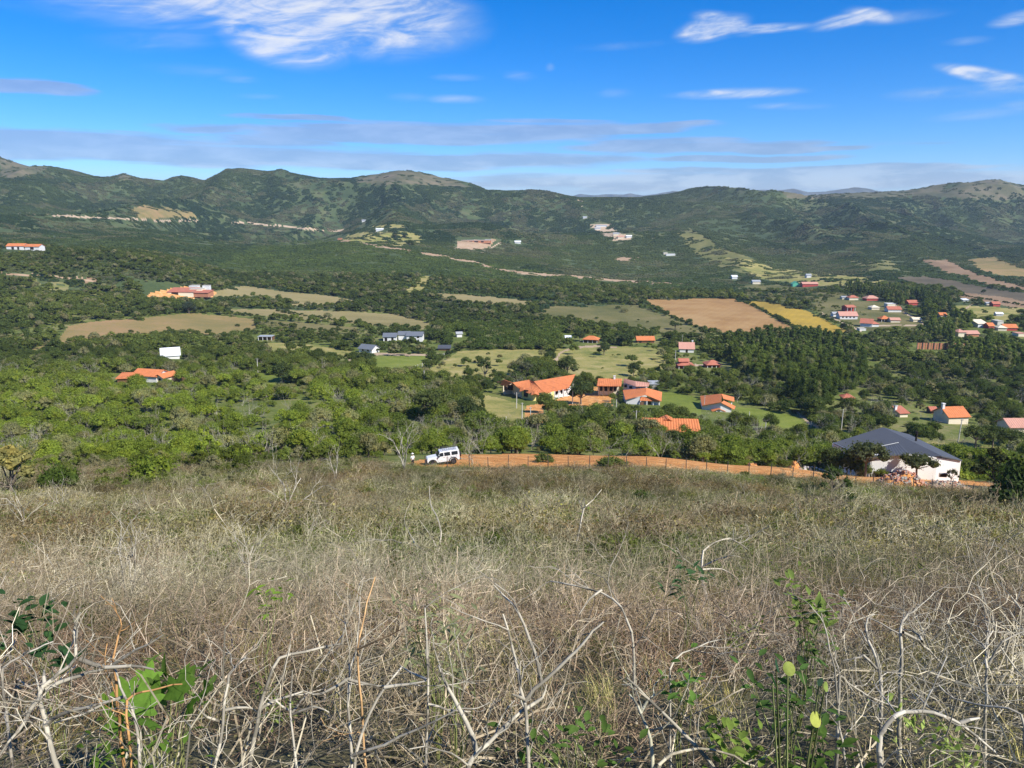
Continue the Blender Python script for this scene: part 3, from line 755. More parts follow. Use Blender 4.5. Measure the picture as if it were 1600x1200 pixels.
# --- the yellow-walled villa with the long tiled roofs
def villa():
    zg = -60.6
    r = thing('yellow_villa', 'long yellow-walled villa under several joined orange tiled roofs', 'house', tuple(onsight(835, 626, zg)))
    zr_, ze = -56.6, -59.0
    S_ = onsight
    A, Bp = S_(834, 596, zr_), S_(899, 585, zr_); C, D = S_(851, 615, ze), S_(889, 606, ze)
    surf(r, 'roof', 'tile', [C, D, Bp, A], .6)
    bk = Vector((-1.0, 7.5, 0)); dn = Vector((0, 0, ze - zr_))
    surf(r, 'roof', 'tile', [Bp + bk + dn, A + bk + dn, A + Vector((0, .05, 0)), Bp + Vector((0, .05, 0))], .6)
    E, F = S_(802, 598, zr_ - .3), S_(827, 593.5, zr_ - .2); G, H = S_(814, 609.5, ze), S_(833, 616.5, ze)
    surf(r, 'roof', 'tile', [G, H, F, E], .6); surf(r, 'roof', 'tile', [H + Vector((.03, 0, 0)), C + Vector((-.03, 0, 0)), A + Vector((-.4, 0, 0)), F + Vector((.04, 0, 0))], .6)
    surf(r, 'roof', 'tile', [F + bk + dn, E + bk + dn, E + Vector((0, .05, 0)), F + Vector((0, .05, 0))], .6)
    I, J = S_(778, 597.5, ze + .6), S_(788, 593.3, zr_ - .2)
    surf(r, 'roof', 'tile', [S_(781, 601, ze), S_(791, 603.5, ze), S_(802, 598.2, zr_ - .5), J], .6)
    surf(r, 'roof', 'tile', [J + bk * .7 + dn * .7, I + bk * .4 + dn * .2, I, J + Vector((0, .05, 0))], .6)
    up_ = Vector((0, .35, .05))
    wallrun(r, 'wall', 'yellowwall', [S_(815.5, 610, ze) + up_, S_(833, 616, ze) + up_, S_(851, 615, ze) + up_, S_(866, 612, ze) + up_], zg - 2.5)
    wallrun(r, 'wall', 'cream', [S_(786, 602, ze) + up_ * 3, S_(800, 601, ze) + up_ * 4, S_(815, 609, ze) + up_ * 3], zg - 2.5)
    wallrun(r, 'wall', 'white', [S_(866, 611.5, ze) + Vector((0, 2.6, 0)), S_(893, 606.5, ze) + Vector((0, 2.6, 0))], zg - 2.5)
    for i, px in enumerate((861, 867, 873.5, 880, 887)):
        p = S_(px, 613.2 - i * 1.45, ze)
        one(r, 'porch_post', 'white', lambda b: b.box((p.x, p.y + .3, (ze + zg) / 2 - .6), (.32, .32, ze - zg + 1.2)))
    for (px, w) in ((864, 1.2), (870, 1.0), (877, 1.4), (884, 1.2)):
        p = S_(px, 612.3 - (px - 864) * .23, ze)
        one(r, 'door', 'dark', lambda b: b.box((p.x, p.y + 2.5, zg + .8), (w, .1, 2.0)))
    for (px, py, w, h) in ((822, 612.5, 1.5, 2.2), (843.5, 616, .9, 2.0), (797, 603, 2.0, 1.6), (790, 604, 1.0, 1.4)):
        p = S_(px, py, ze)
        f = one(r, 'window', 'wood', lambda b: b.box((p.x, p.y + (.12 if px > 810 else 1.1), zg + h / 2), (w + .25, .12, h + .2), Matrix.Rotation(-.5 if px < 840 else .1, 3, 'Z')))
        one(r, 'pane', 'dark', lambda b: b.box((p.x, p.y + (.07 if px > 810 else 1.05), zg + h / 2), (w, .12, h), Matrix.Rotation(-.5 if px < 840 else .1, 3, 'Z')), parent=f)
    for (px, py) in ((836, 614), (818, 608.5)):
        p = S_(px, py, ze + .5)
        one(r, 'porch_roof', 'tile', lambda b: (b.sheet([p + Vector((-1.4, -.9, -.5)), p + Vector((0, -1.2, 0)), p + Vector((0, 1.4, .5)), p + Vector((-1.2, 1.2, 0))], .12, .6),
                                                 b.sheet([p + Vector((0.03, -1.2, 0)), p + Vector((1.4, -.9, -.5)), p + Vector((1.2, 1.2, 0)), p + Vector((.03, 1.4, .5))], .12, .6)))
    guard(778, 584, 892, 627, 246)
villa()

def white_house():
    zg = -61.6; ze, zr_ = -58.9, -57.3; S_ = onsight
    r = thing('white_house', 'white house with wide orange tiled gable roof and small tiled porch', 'house', tuple(S_(1003, 636, zg)))
    A, F = S_(1010, 606, zr_), S_(1008, 616.5, zr_)
    surf(r, 'roof', 'tile', [S_(973, 609.5, ze), S_(977, 624, ze), F, A], .6)
    surf(r, 'roof', 'tile', [S_(1033.5, 627, ze), S_(1034.5, 612.5, ze), A + Vector((.03, 0, 0)), F + Vector((.03, 0, 0))], .6)
    surf(r, 'porch_roof', 'tile', [S_(999.5, 626, ze - .35), S_(1031.5, 627.3, ze - .35), S_(1020, 621.5, ze + .75), S_(1001, 619.5, ze + .75)], .6)
    k = Vector((0, .5, -.12))
    wallrun(r, 'wall', 'white', [S_(979, 623.5, ze) + k, S_(1000, 619.8, ze + .9) + Vector((0, .2, -.2))], zg - 1.5)
    wallrun(r, 'wall', 'white', [S_(1000, 622, ze + .5) + Vector((0, 1.5, 0)), S_(1031.5, 626.3, ze) + Vector((0, 1.2, -.1))], zg - 1.5)
    wallrun(r, 'wall', 'white', [S_(1031.5, 626.3, ze) + Vector((0, 1.2, -.1)), S_(1032.5, 613.5, ze) + k], zg - 1.5)
    wallrun(r, 'wall', 'white', [S_(974.5, 610.5, ze) + k, S_(979, 623.5, ze) + k], zg - 1.5)
    for (px, w, h, dz, off) in ((989.5, 1.7, .85, -1.5, .12), (1017.5, 2.0, .85, -1.3, 1.0)):
        p = S_(px, 622 + (px > 1000) * 3, ze)
        f = one(r, 'window', 'wood', lambda b: b.box((p.x, p.y + off - (.0 if off > .5 else .15), ze + dz + .1), (w + .25, .14, h + .25)))
        one(r, 'pane', 'glass', lambda b: b.box((p.x, p.y + off - .08 - (.0 if off > .5 else .15), ze + dz + .1), (w, .14, h)), parent=f)
    p = S_(1004, 626, ze); one(r, 'door', 'wood', lambda b: b.box((p.x, p.y + .95, zg + 1.0), (1.1, .12, 2.1)))
    for px in (1001, 1011, 1021, 1030.5):
        p = S_(px, 626.5 + (px - 1001) * .03, ze - .4)
        one(r, 'porch_post', 'white', lambda b: b.box((p.x, p.y + .15, (ze - .4 + zg - 1) / 2), (.26, .26, ze - .4 - zg + 1)))
    p0, p1 = S_(1001, 626.5, ze - .4), S_(1030, 627.5, ze - .4)
    one(r, 'railing', 'wood', lambda b: (b.box(((p0.x + p1.x) / 2, p0.y + .1, zg + .85), (p1.x - p0.x, .08, .09)), b.box(((p0.x + p1.x) / 2, p0.y + .1, zg + .4), (p1.x - p0.x, .06, .07))))
    guard(968, 603, 1036, 637, 236)
white_house()

def window_house():
    zg = -61.9; ze, zr_ = -59.0, -57.0; S_ = onsight
    r = thing('white_house', 'white house with round black window and columned porch under orange gables', 'house', tuple(S_(1120, 648, zg)))
    A, F = S_(1127.2, 615.3, zr_), S_(1127, 628.3, zr_)
    surf(r, 'roof', 'tile', [S_(1094, 618.5, ze), S_(1096.5, 633.8, ze), F, A], .6)
    surf(r, 'roof', 'tile', [S_(1147.5, 627.3, ze + .3), S_(1147, 620.6, ze + .3), A + Vector((.03, 0, 0)), S_(1130, 622.5, zr_ - .1)], .6)
    surf(r, 'roof', 'tile', [S_(1147.3, 639.8, ze - .25), S_(1149.5, 634.8, ze - .1), S_(1131, 625.8, zr_ - .4), F + Vector((.05, 0, -.15))], .6)
    k = Vector((0, .4, -.12))
    wallrun(r, 'wall', 'white', [S_(1097.5, 633.5, ze) + k, F + Vector((0, .5, -.3)), S_(1143.5, 639, ze - .1) + k], zg - 1.5)
    wallrun(r, 'wall', 'white', [S_(1143.5, 639, ze - .1) + k, S_(1145, 622, ze) + k], zg - 1.5)
    wallrun(r, 'wall', 'white', [S_(1095.5, 619.5, ze) + k, S_(1097.5, 633.5, ze) + k], zg - 1.5)
    p = S_(1105.5, 642.5, zg + 1.2)
    def disc(b):
        b.tube([(p.x, p.y - .12, p.z), (p.x, p.y + .1, p.z)], [.55, .55], 20)
    q = S_(1105.5, 631.5, ze); yq = q.y
    f = one(r, 'window', 'wood', lambda b: b.tube([(q.x, yq + .02, zg + 1.35), (q.x, yq + .28, zg + 1.35)], [.66, .66], 20))
    one(r, 'pane', 'dark', lambda b: b.tube([(q.x, yq - .03, zg + 1.35), (q.x, yq + .27, zg + 1.35)], [.56, .56], 20), parent=f)
    pa = S_(1123.5, 637, ze - .2); yf = pa.y - 1.2
    xl, xr = at(1112.5, yf, ze - .9).x, at(1133.5, yf, ze - .9).x; xm = (xl + xr) / 2
    surf(r, 'porch_roof', 'tile', [(xl, yf + 3, ze - 1.0), (xl, yf - .3, ze - 1.0), (xm, yf - .3, ze - .15), (xm, yf + 3, ze - .15)], .5)
    surf(r, 'porch_roof', 'tile', [(xr, yf - .3, ze - 1.0), (xr, yf + 3, ze - 1.0), (xm + .02, yf + 3, ze - .15), (xm + .02, yf - .3, ze - .15)], .5)
    for t in (.08, .36, .64, .92):
        x = xl + (xr - xl) * t
        one(r, 'porch_column', 'white', lambda b: b.box((x, yf, (ze - 1.0 + zg - .8) / 2), (.28, .28, ze - 1.0 - zg + .8)))
    for t in (.22, .5, .78):
        x = xl + (xr - xl) * t
        one(r, 'door', 'wood' if t == .5 else 'dark', lambda b: b.box((x, yf + 1.0, zg + .9), (.75, .12, 1.9)))
    guard(1088, 612, 1151, 648, 228)
window_house()

def house_row():
    """two houses behind the big white one, and the low roof sunk in the trees"""
    zg = -60.6; S_ = onsight
    r = thing('tiled_house', 'house with flat-fronted orange roof, dark veranda and pale chimney beside the brick-paved yard', 'house', tuple(S_(952, 606, zg)))
    ze, zr_ = -58.2, -56.9
    surf(r, 'roof', 'tile', [S_(932.5, 602.8, ze), S_(970.5, 603.5, ze), S_(972, 591.8, zr_), S_(934.5, 591.5, zr_)], .6)
    b0 = Vector((0, 5, ze - zr_)); surf(r, 'roof', 'tile', [S_(972, 591.8, zr_) + b0, S_(934.5, 591.5, zr_) + b0, S_(934.5, 591.5, zr_) + Vector((0, .05, 0)), S_(972, 591.8, zr_) + Vector((0, .05, 0))], .6)
    wallrun(r, 'wall', 'cream', [S_(936, 602, ze) + Vector((0, 2.2, 0)), S_(968, 602.5, ze) + Vector((0, 2.2, 0)), S_(970, 594, ze) + Vector((0, 2.2, 0))], zg - 1.5)
    wallrun(r, 'wall', 'cream', [S_(935.5, 594, ze) + Vector((0, 2.2, 0)), S_(936, 602, ze) + Vector((0, 2.2, 0))], zg - 1.5)
    for px in (937, 944, 951, 958, 968):
        p = S_(px, 602.9, ze); one(r, 'porch_post', 'wood', lambda b: b.box((p.x, p.y + .5, (ze + zg) / 2 - .5), (.22, .22, ze - zg + 1)))
    for px in (940.5, 948, 956, 963):
        p = S_(px, 602.6, ze); one(r, 'door', 'dark', lambda b: b.box((p.x, p.y + 2.15, zg + 1.0), (1.0, .1, 1.9)))
    p = S_(960, 592, zr_); one(r, 'chimney', 'white', lambda b: (b.box((p.x, p.y, p.z + .35), (.6, .6, 1.3)), b.box((p.x, p.y, p.z + 1.05), (.85, .85, .15))))
    guard(930, 587, 973, 607, 243)
    r = thing('tiled_house', 'white house with long pinkish roof slanting down behind the wide orange gable', 'house', tuple(S_(990, 606, zg)))
    ze, zr_ = -57.4, -56.2
    surf(r, 'roof', 'tile2', [S_(974, 597.5, ze), S_(994, 604, ze), S_(992, 595.5, zr_), S_(975, 591.2, zr_)], .6)
    surf(r, 'roof', 'tile2', [S_(994.1, 604, ze), S_(1013.5, 603.8, ze), S_(1015, 598, zr_), S_(992.1, 595.5, zr_)], .6)
    wallrun(r, 'wall', 'white', [S_(975, 597.8, ze) + Vector((0, .8, 0)), S_(994, 603.5, ze) + Vector((0, .8, 0)), S_(1012, 603.5, ze) + Vector((0, .8, 0))], zg - 1.5)
    for (px, w, m_) in ((978, .9, 'dark'), (986, 1.0, 'glass'), (998, 1.0, 'dark'), (1005, 1.2, 'dark')):
        p = S_(px, 598 + min(px - 974, 20) * .31, ze)
        one(r, 'window', m_, lambda b: b.box((p.x, p.y + .68, ze - .95), (w, .16, .9), Matrix.Rotation(-.32 if px < 994 else 0, 3, 'Z')))
    guard(973, 589, 1015, 606, 240)
    r = thing('grey_shed', 'low grey sheet roof tucked behind the wide orange gable', 'shed', tuple(S_(1023, 610, zg)))
    g = S_(1023, 608, zg); wing(r, (g.x, g.y + 1, zg), 3.2, 3, 1.6, 0, 'shed', .5, 'stone', 'zinc', oh=.3)
    zg = -51.8; ze, zr_ = -49.2, -47.2
    r = thing('sunken_house', 'broad ribbed orange roof with small central gable, half hidden in treetops', 'house', tuple(S_(1048, 688, zg)))
    surf(r, 'roof', 'tile', [S_(1000, 675, ze), S_(1095.5, 675.5, ze), S_(1091, 655, zr_), S_(1003, 653, zr_)], .62, amp=.1)
    Rr, Rl = S_(1091, 655, zr_), S_(1003, 653, zr_); b0 = Vector((0, 5.5, ze - zr_))
    surf(r, 'roof', 'tile', [Rr + b0, Rl + b0, Rl + Vector((0, .05, 0)), Rr + Vector((0, .05, 0))], .62, amp=.1)
    t = S_(1042, 649.8, zr_ + .45)
    surf(r, 'dormer', 'tile', [t + Vector((-1.5, -1.6, -1.0)), t + Vector((-.02, -1.9, -.1)), t + Vector((-.02, 1, 0)), t + Vector((-1.5, 1, -.7))], .5)
    surf(r, 'dormer', 'tile', [t + Vector((.02, -1.9, -.1)), t + Vector((1.5, -1.6, -1.0)), t + Vector((1.5, 1, -.7)), t + Vector((.02, 1, 0))], .5)
    wallrun(r, 'wall', 'white', [S_(1002, 674, ze) + Vector((0, .6, 0)), S_(1094, 674.5, ze) + Vector((0, .6, 0)), S_(1090, 657, ze) + Vector((0, .5, 0))], zg - 1.5)
    guard(1014, 651, 1092, 665, 165)
house_row()

def grey_house():
    S_ = onsight; zg = -39.6; zr_, ze = -35.6, -37.0
    r = thing('grey_roofed_house', 'white-walled house with dark grey roofs and black stovepipe beside the dirt road', 'house', tuple(S_(1430, 746, zg)))
    R0, R1 = S_(1471, 712.5, zr_), S_(1379, 667.5, zr_)
    D, E = S_(1504, 719.5, ze), S_(1420, 678.5, ze)
    G, H = S_(1302, 692, ze - .5), S_(1352, 716, ze - .5)
    surf(r, 'roof', 'greyroof', [D, E, R1 + Vector((.03, 0, 0)), R0 + Vector((.03, 0, 0))], .45, amp=.03)
    surf(r, 'roof', 'greyroof', [G, H, R0, R1], .45, amp=.03)
    N0, N1 = up(1366, 700, 114), up(1404, 692, 114)
    surf(r, 'roof', 'greyroof', [up(1356, 714, 109.4), up(1421, 709, 109.4), N1, N0], .45, amp=.03)
    one(r, 'roof_edge', 'zinc', lambda b: b.tube([N0 + Vector((0, 0, .06)), N1 + Vector((0, 0, .06))], [.06, .06], 4))
    one(r, 'roof_edge', 'zinc', lambda b: b.tube([G + Vector((0, 0, .05)), H + Vector((0, 0, .05))], [.09, .09], 4))
    zb = zg - 2
    k = Vector((0, .35, -.18))
    wallrun(r, 'wall', 'white', [up(1361, 711, 110), up(1415, 707.5, 110)], zb)
    wallrun(r, 'wall', 'white', [H + k + Vector((.8, 0, 0)), up(1361, 712, 110) + Vector((.02, 0, 0))], zb)
    wallrun(r, 'wall', 'white', [up(1415, 709, 110), R0 + k + Vector((-.3, 0, -.2)), D + k], zb)
    wallrun(r, 'wall', 'white', [D + k + Vector((-.3, 0, 0)), E + k], zb)
    wallrun(r, 'wall', 'white', [G + k, H + k + Vector((.8, 0, 0))], zb)
    for (px, pw, ph, z) in ((1402, 2.2, 1.1, zg + 1.0), (1375, 1.2, 1.0, zg + 1.2), (1474, .9, .45, zg + 1.5)):
        p = at(px, 109.95 if px < 1460 else 108.9, ze)
        f = one(r, 'window', 'zinc', lambda b: b.box((p.x, p.y - .12, z), (pw + .16, .3, ph + .16), Matrix.Rotation(-.12, 3, 'Z')))
        one(r, 'pane', 'dark', lambda b: b.box((p.x, p.y - .2, z), (pw, .3, ph), Matrix.Rotation(-.12, 3, 'Z')), parent=f)
    p = S_(1453, 742, zg); one(r, 'brick_pier', 'brick', lambda b: b.box((p.x, p.y - .2, zg + .9), (.95, .6, 2.3)), label='unplastered brick pier')
    p = S_(1431, 689.5, zr_ - .6); one(r, 'stovepipe', 'dark', lambda b: (b.cyl((p.x, p.y, p.z - 1), (p.x, p.y, p.z + 1.5), .15), b.cyl((p.x, p.y, p.z + 1.5), (p.x, p.y, p.z + 1.62), .22)))
    guard(1312, 690, 1350, 702, 105); guard(1380, 666, 1402, 690, 105); guard(1413, 676, 1505, 700, 105); guard(1366, 712, 1412, 733, 100); guard(1462, 700, 1505, 742, 100)
    guard(1381, 733, 1445, 757, 100)
grey_house()

def bungalow(name, label, cat, px, py, wpx, D, h, roof, rise, wall, tile, yaw=0.0, guard_h=None, ymin=120, group=None, prot=True, **k):
    x, y, z = ground_at(px, py, ymin)
    W = wpx * y / FPX / max(.5, math.cos(yaw))
    r = thing(name, label, cat, (x, y, z), group)
    w = wing(r, (x, y, z), W, D, h, yaw, roof, rise, wall, tile, wave=(.6 if y < 300 else None), **k)
    if prot:
        hp = (h + rise + .3) * FPX / y
        guard(px - wpx / 2 - 2, py - hp - 2, px + wpx / 2 + 2, py + (1 if guard_h is None else guard_h), y - 2)
    return r, (x, y, z), W
# farms on the other side of the valley
r, g, W = bungalow('farmhouse', 'orange-roofed farmhouse half hidden by bushes, pale gable end with arched opening', 'house', 226, 597, 44, 7, 2.2, 'gx', 1.5, 'white', 'tile', -.25, guard_h=-3)
x, y, z = g; guard(184, 577, 268, 592, y - 6)
wing(r, (x + 5.6, y - 1.2, z - .1), 3.4, 6, 2.1, -.35, 'gy', .9, 'cream', 'tile', wave=.6, doors=((.2, 1.1, 1.6),), oh=.6)
wing(r, (x - 6.2, y - 1.0, z - .1), 4.5, 6, 1.6, .15, 'shed', .6, 'wood', 'tile', wave=.6, oh=.5)
wing(r, (x + 9.3, y + 1.5, z - .1), 4.2, 4, 2.0, -.1, 'shed', .3, 'wood', 'tile', wave=.6, oh=.4)
bungalow('shed', 'small white sheet-roofed shed tilted among bushes on the far meadow', 'shed', 267, 561, 24, 5.5, 1.5, 'shed', 2.2, 'white', 'whiteroof', .42)
r, g, W = bungalow('hill_house', 'white house with two orange roofs on the hillside spur', 'house', 24, 390, 26, 8, 3.0, 'gx', 2.0, 'white', 'tile', .05, ymin=300, doors=((-2, 2, 2.2), (2.5, 1.6, 2.2)))
x, y, z = g; wing(r, (x + 14, y, z), 12, 8, 2.6, -.05, 'gx', 1.8, 'white', 'tile', doors=((0, 3, 2),)); wing(r, (x + 6, y + 2, z), 6, 6, 2.0, 0, 'shed', 1.0, 'wood', 'tile3')
guard(5, 378, 70, 392, y - 3)
r, g, W = bungalow('brick_compound', 'sprawling red brick compound with pale cubes rising on its terrace', 'house', 282, 462, 40, 12, 2.6, 'shed', 2.0, 'cream', 'tile3', 0, ymin=300, doors=((-4, 5, 2.4),))
x, y, z = g
wing(r, (x - 12, y + 1, z), 11, 9, 1.6, .15, 'shed', 1.4, 'brick', 'tile3'); wing(r, (x + 9, y + 6, z + .5), 9, 7, 3.8, 0, 'flat', .2, 'cream', 'concrete'); wing(r, (x + 4, y + 14, z), 6, 6, 5.8, 0, 'flat', .2, 'white', 'concrete')
wing(r, (x + 15, y, z), 11, 9, 2.0, -.1, 'shed', 1.2, 'brick', 'tile3'); wing(r, (x + 14, y + 13, z), 5, 4, 6.0, 0, 'flat', .2, 'white', 'concrete')
guard(228, 444, 340, 465, y - 4)
r, g, W = bungalow('grey_roofed_farm', 'white farmhouse with two long grey roofs among trees behind the lawn', 'house', 609, 533, 20, 8, 2.4, 'gx', 1.5, 'white', 'bluegrey', .05, ymin=250, doors=((-2, 1.4, 2), (1.5, 1.2, 2)))
x, y, z = g; wing(r, (x + 13, y + 3, z + .4), 8.5, 7, 2.2, -.03, 'gx', 1.6, 'white', 'bluegrey', wins=((-2, 1.4, 1.2, 1.0), (2, 1.4, 1.2, 1.0)))
wing(r, (x + 7, y + 5, z + .4), 6, 6, 2.4, 0, 'gx', 1.4, 'white', 'bluegrey'); guard(596, 516, 660, 531, y - 3)
bungalow('cottage', 'small white cottage with blue-grey roof at the edge of the lawn', 'house', 571, 551, 23, 6, 2.0, 'gx', 1.6, 'white', 'bluegrey', -.45, ymin=200, wins=((-1.5, 1.2, 1, .8), (1.5, 1.2, 1, .8)))
bungalow('open_shelter', 'flat-roofed open shelter at the edge of the upper meadow', 'shelter', 414, 532, 22, 5, 2.0, 'flat', .2, 'wood', 'zinc', 0, ymin=250, posts=4)
bungalow('small_shed', 'pale shed half covered by trees at the end of the farm lane', 'shed', 718, 527, 8, 3, 2.2, 'gx', .8, 'white', 'zinc', .3, ymin=250)
bungalow('dark_shed', 'dark low-roofed shed beside the pale farm lane', 'shed', 694, 548, 18, 4, 1.2, 'shed', .8, 'wood', 'greyroof', 0, ymin=250)
r, g, W = bungalow('tiled_cottage', 'small cottage with orange hipped roof next to a lone tree on the meadow', 'house', 922, 536, 22, 6, 2.0, 'hip', 1.6, 'wood', 'tile', -.3, ymin=250, posts=4)
bungalow('tiled_barn', 'long low barn with plain orange roof at the top of the meadow', 'barn', 1009, 536, 27, 6, 1.7, 'gx', 1.7, 'wood', 'tile', 0, ymin=250, doors=((-3, 1.2, 1.5), (2, 1.2, 1.5)))
bungalow('small_shed', 'tiny white-roofed shed by the lane bend at the top of the meadow', 'shed', 888, 532, 8, 3, 1.6, 'shed', .6, 'white', 'whiteroof', 0, ymin=250)
bungalow('pink_roofed_house', 'white house with pale pink roof and small chimney above the red pavilion', 'house', 1073, 551, 22, 6, 2.2, 'gx', 2.6, 'white', 'tile2', -.12, ymin=230, chim=(3.0, 3.5, 1.0), doors=((0, 1, 1.8),))
r, g, W = bungalow('red_pavilion', 'red-roofed pavilion of two tiers below the pink-roofed house', 'pavilion', 1072, 577, 24, 6, 1.8, 'hip', 1.0, 'redwall', 'tile3', 0, ymin=220, posts=4)
x, y, z = g; wing(r, (x - .6, y + 2, z + 2.6), 3.8, 2.6, .7, 0, 'gx', .9, 'redwall', 'tile3', base=.3)
bungalow('red_roofed_cottage', 'low red-roofed cottage at the end of the lane past the red pavilion', 'house', 1116, 575, 23, 6, 1.5, 'hip', 1.5, 'redwall', 'tile3', .05, ymin=220, posts=4)
r, g, W = bungalow('orange_roofed_house', 'bright orange roof with pale chimney standing out above dark trees', 'house', 1497, 663, 34, 7, 2.4, 'gx', 2.0, 'cream', 'tile', .12, ymin=130, chim=(-3.2, 3, 1.3), guard_h=-4)
bungalow('pink_roofed_cottage', 'pinkish tiled roof cut by the picture edge behind dark branches', 'house', 1592, 678, 30, 6, 2.0, 'gx', 1.6, 'cream', 'tile2', 0, ymin=130, guard_h=-4)
bungalow('red_hut', 'small red roof with white post, beyond the grey-roofed house', 'hut', 1412, 652, 14, 3.5, 1.4, 'shed', 1.0, 'cream', 'tile3', .2, ymin=130, chim=(-1.6, 2, .9), guard_h=-3)
bungalow('red_hut', 'tiny red roof sliver between two dark trees by the orange roof', 'hut', 1459, 647, 8, 3, 1.2, 'gx', .8, 'wood', 'tile3', 0, ymin=130)
bungalow('red_hut', 'small red-roofed hut among green shrubs above the tall lamp-like pole', 'hut', 1326, 627, 15, 4, 1.2, 'hip', 1.0, 'cream', 'tile3', -.1, ymin=140)
# construction site on the hill
r, g, W = bungalow('hilltop_building', 'long unfinished building with pale flat roof on an excavated orange terrace', 'building', 744, 379, 46, 14, 3.0, 'flat', .2, 'brick', 'concrete', .03, ymin=500, doors=((-8, 5, 2), (0, 6, 2), (9, 4, 2)))
x, y, z = g; wing(r, (x + 17, y + 5, z), 9, 8, 4.0, 0, 'flat', .2, 'stone', 'zinc'); wing(r, (x - 17, y + 3, z - .5), 8, 8, 2.4, 0, 'flat', .2, 'brick', 'zinc')
guard(712, 370, 778, 388, y - 4)
far_list = [('hut', 'small white house alone on the hill meadow', 593, 361, 11, 'gx', 'white', 'whiteroof'), ('hut', 'tiny pale hut at the upper end of the hill meadow', 568, 347, 5, 'gx', 'white', 'zinc'),
 ('hut', 'tiny orange hut at the tip of the hill meadow track', 531, 375, 6, 'flat', 'brick', 'tile2'),
 ('hamlet_house', 'long pale house at the top of the small hill hamlet', 940, 355, 17, 'gx', 'white', 'zinc'), ('hamlet_house', 'small pale house just under the top of the hill hamlet', 934, 359, 9, 'gx', 'white', 'zinc'),
 ('hamlet_house', 'cream house in the middle of the hill hamlet', 963, 368, 9, 'gx', 'cream', 'zinc'), ('hamlet_house', 'pale orange house at the lower end of the hill hamlet', 970, 373, 9, 'gx', 'cream', 'tile2'),
 ('hamlet_house', 'white house standing off the lower end of the hill hamlet', 983, 372, 8, 'gx', 'white', 'whiteroof'), ('white_block', 'white flat-roofed block on the dark green slope above the stubble field', 1048, 400, 14, 'flat', 'white', 'concrete'),
 ('white_block', 'narrow white block beside the bigger one above the stubble field', 1040, 398, 6, 'flat', 'cream', 'concrete'), ('hut', 'tiny white house high on the slope under the saddle', 914, 342, 6, 'gx', 'white', 'zinc'),
 ('hut', 'tiny white shed by the bend of the hill road', 809, 381, 9, 'gx', 'white', 'whiteroof'), ('white_shed', 'small white shed at the foot of the grassy spur', 1148, 436, 8, 'gx', 'white', 'whiteroof'), ('white_shed', 'small pale shed by the lane above the olive field', 1182, 444, 12, 'gx', 'cream', 'zinc'),
 ('hut', 'tiny pale hut on the far slope near the village trees', 1264, 434, 7, 'gx', 'white', 'zinc')]
for (n, l, px, py, w, rf, wl, tl) in far_list:
    bungalow(n, l, 'house', px, py, w, 6, 2.8, rf, 1.4 if rf != 'flat' else .2, wl, tl, 0, ymin=400)
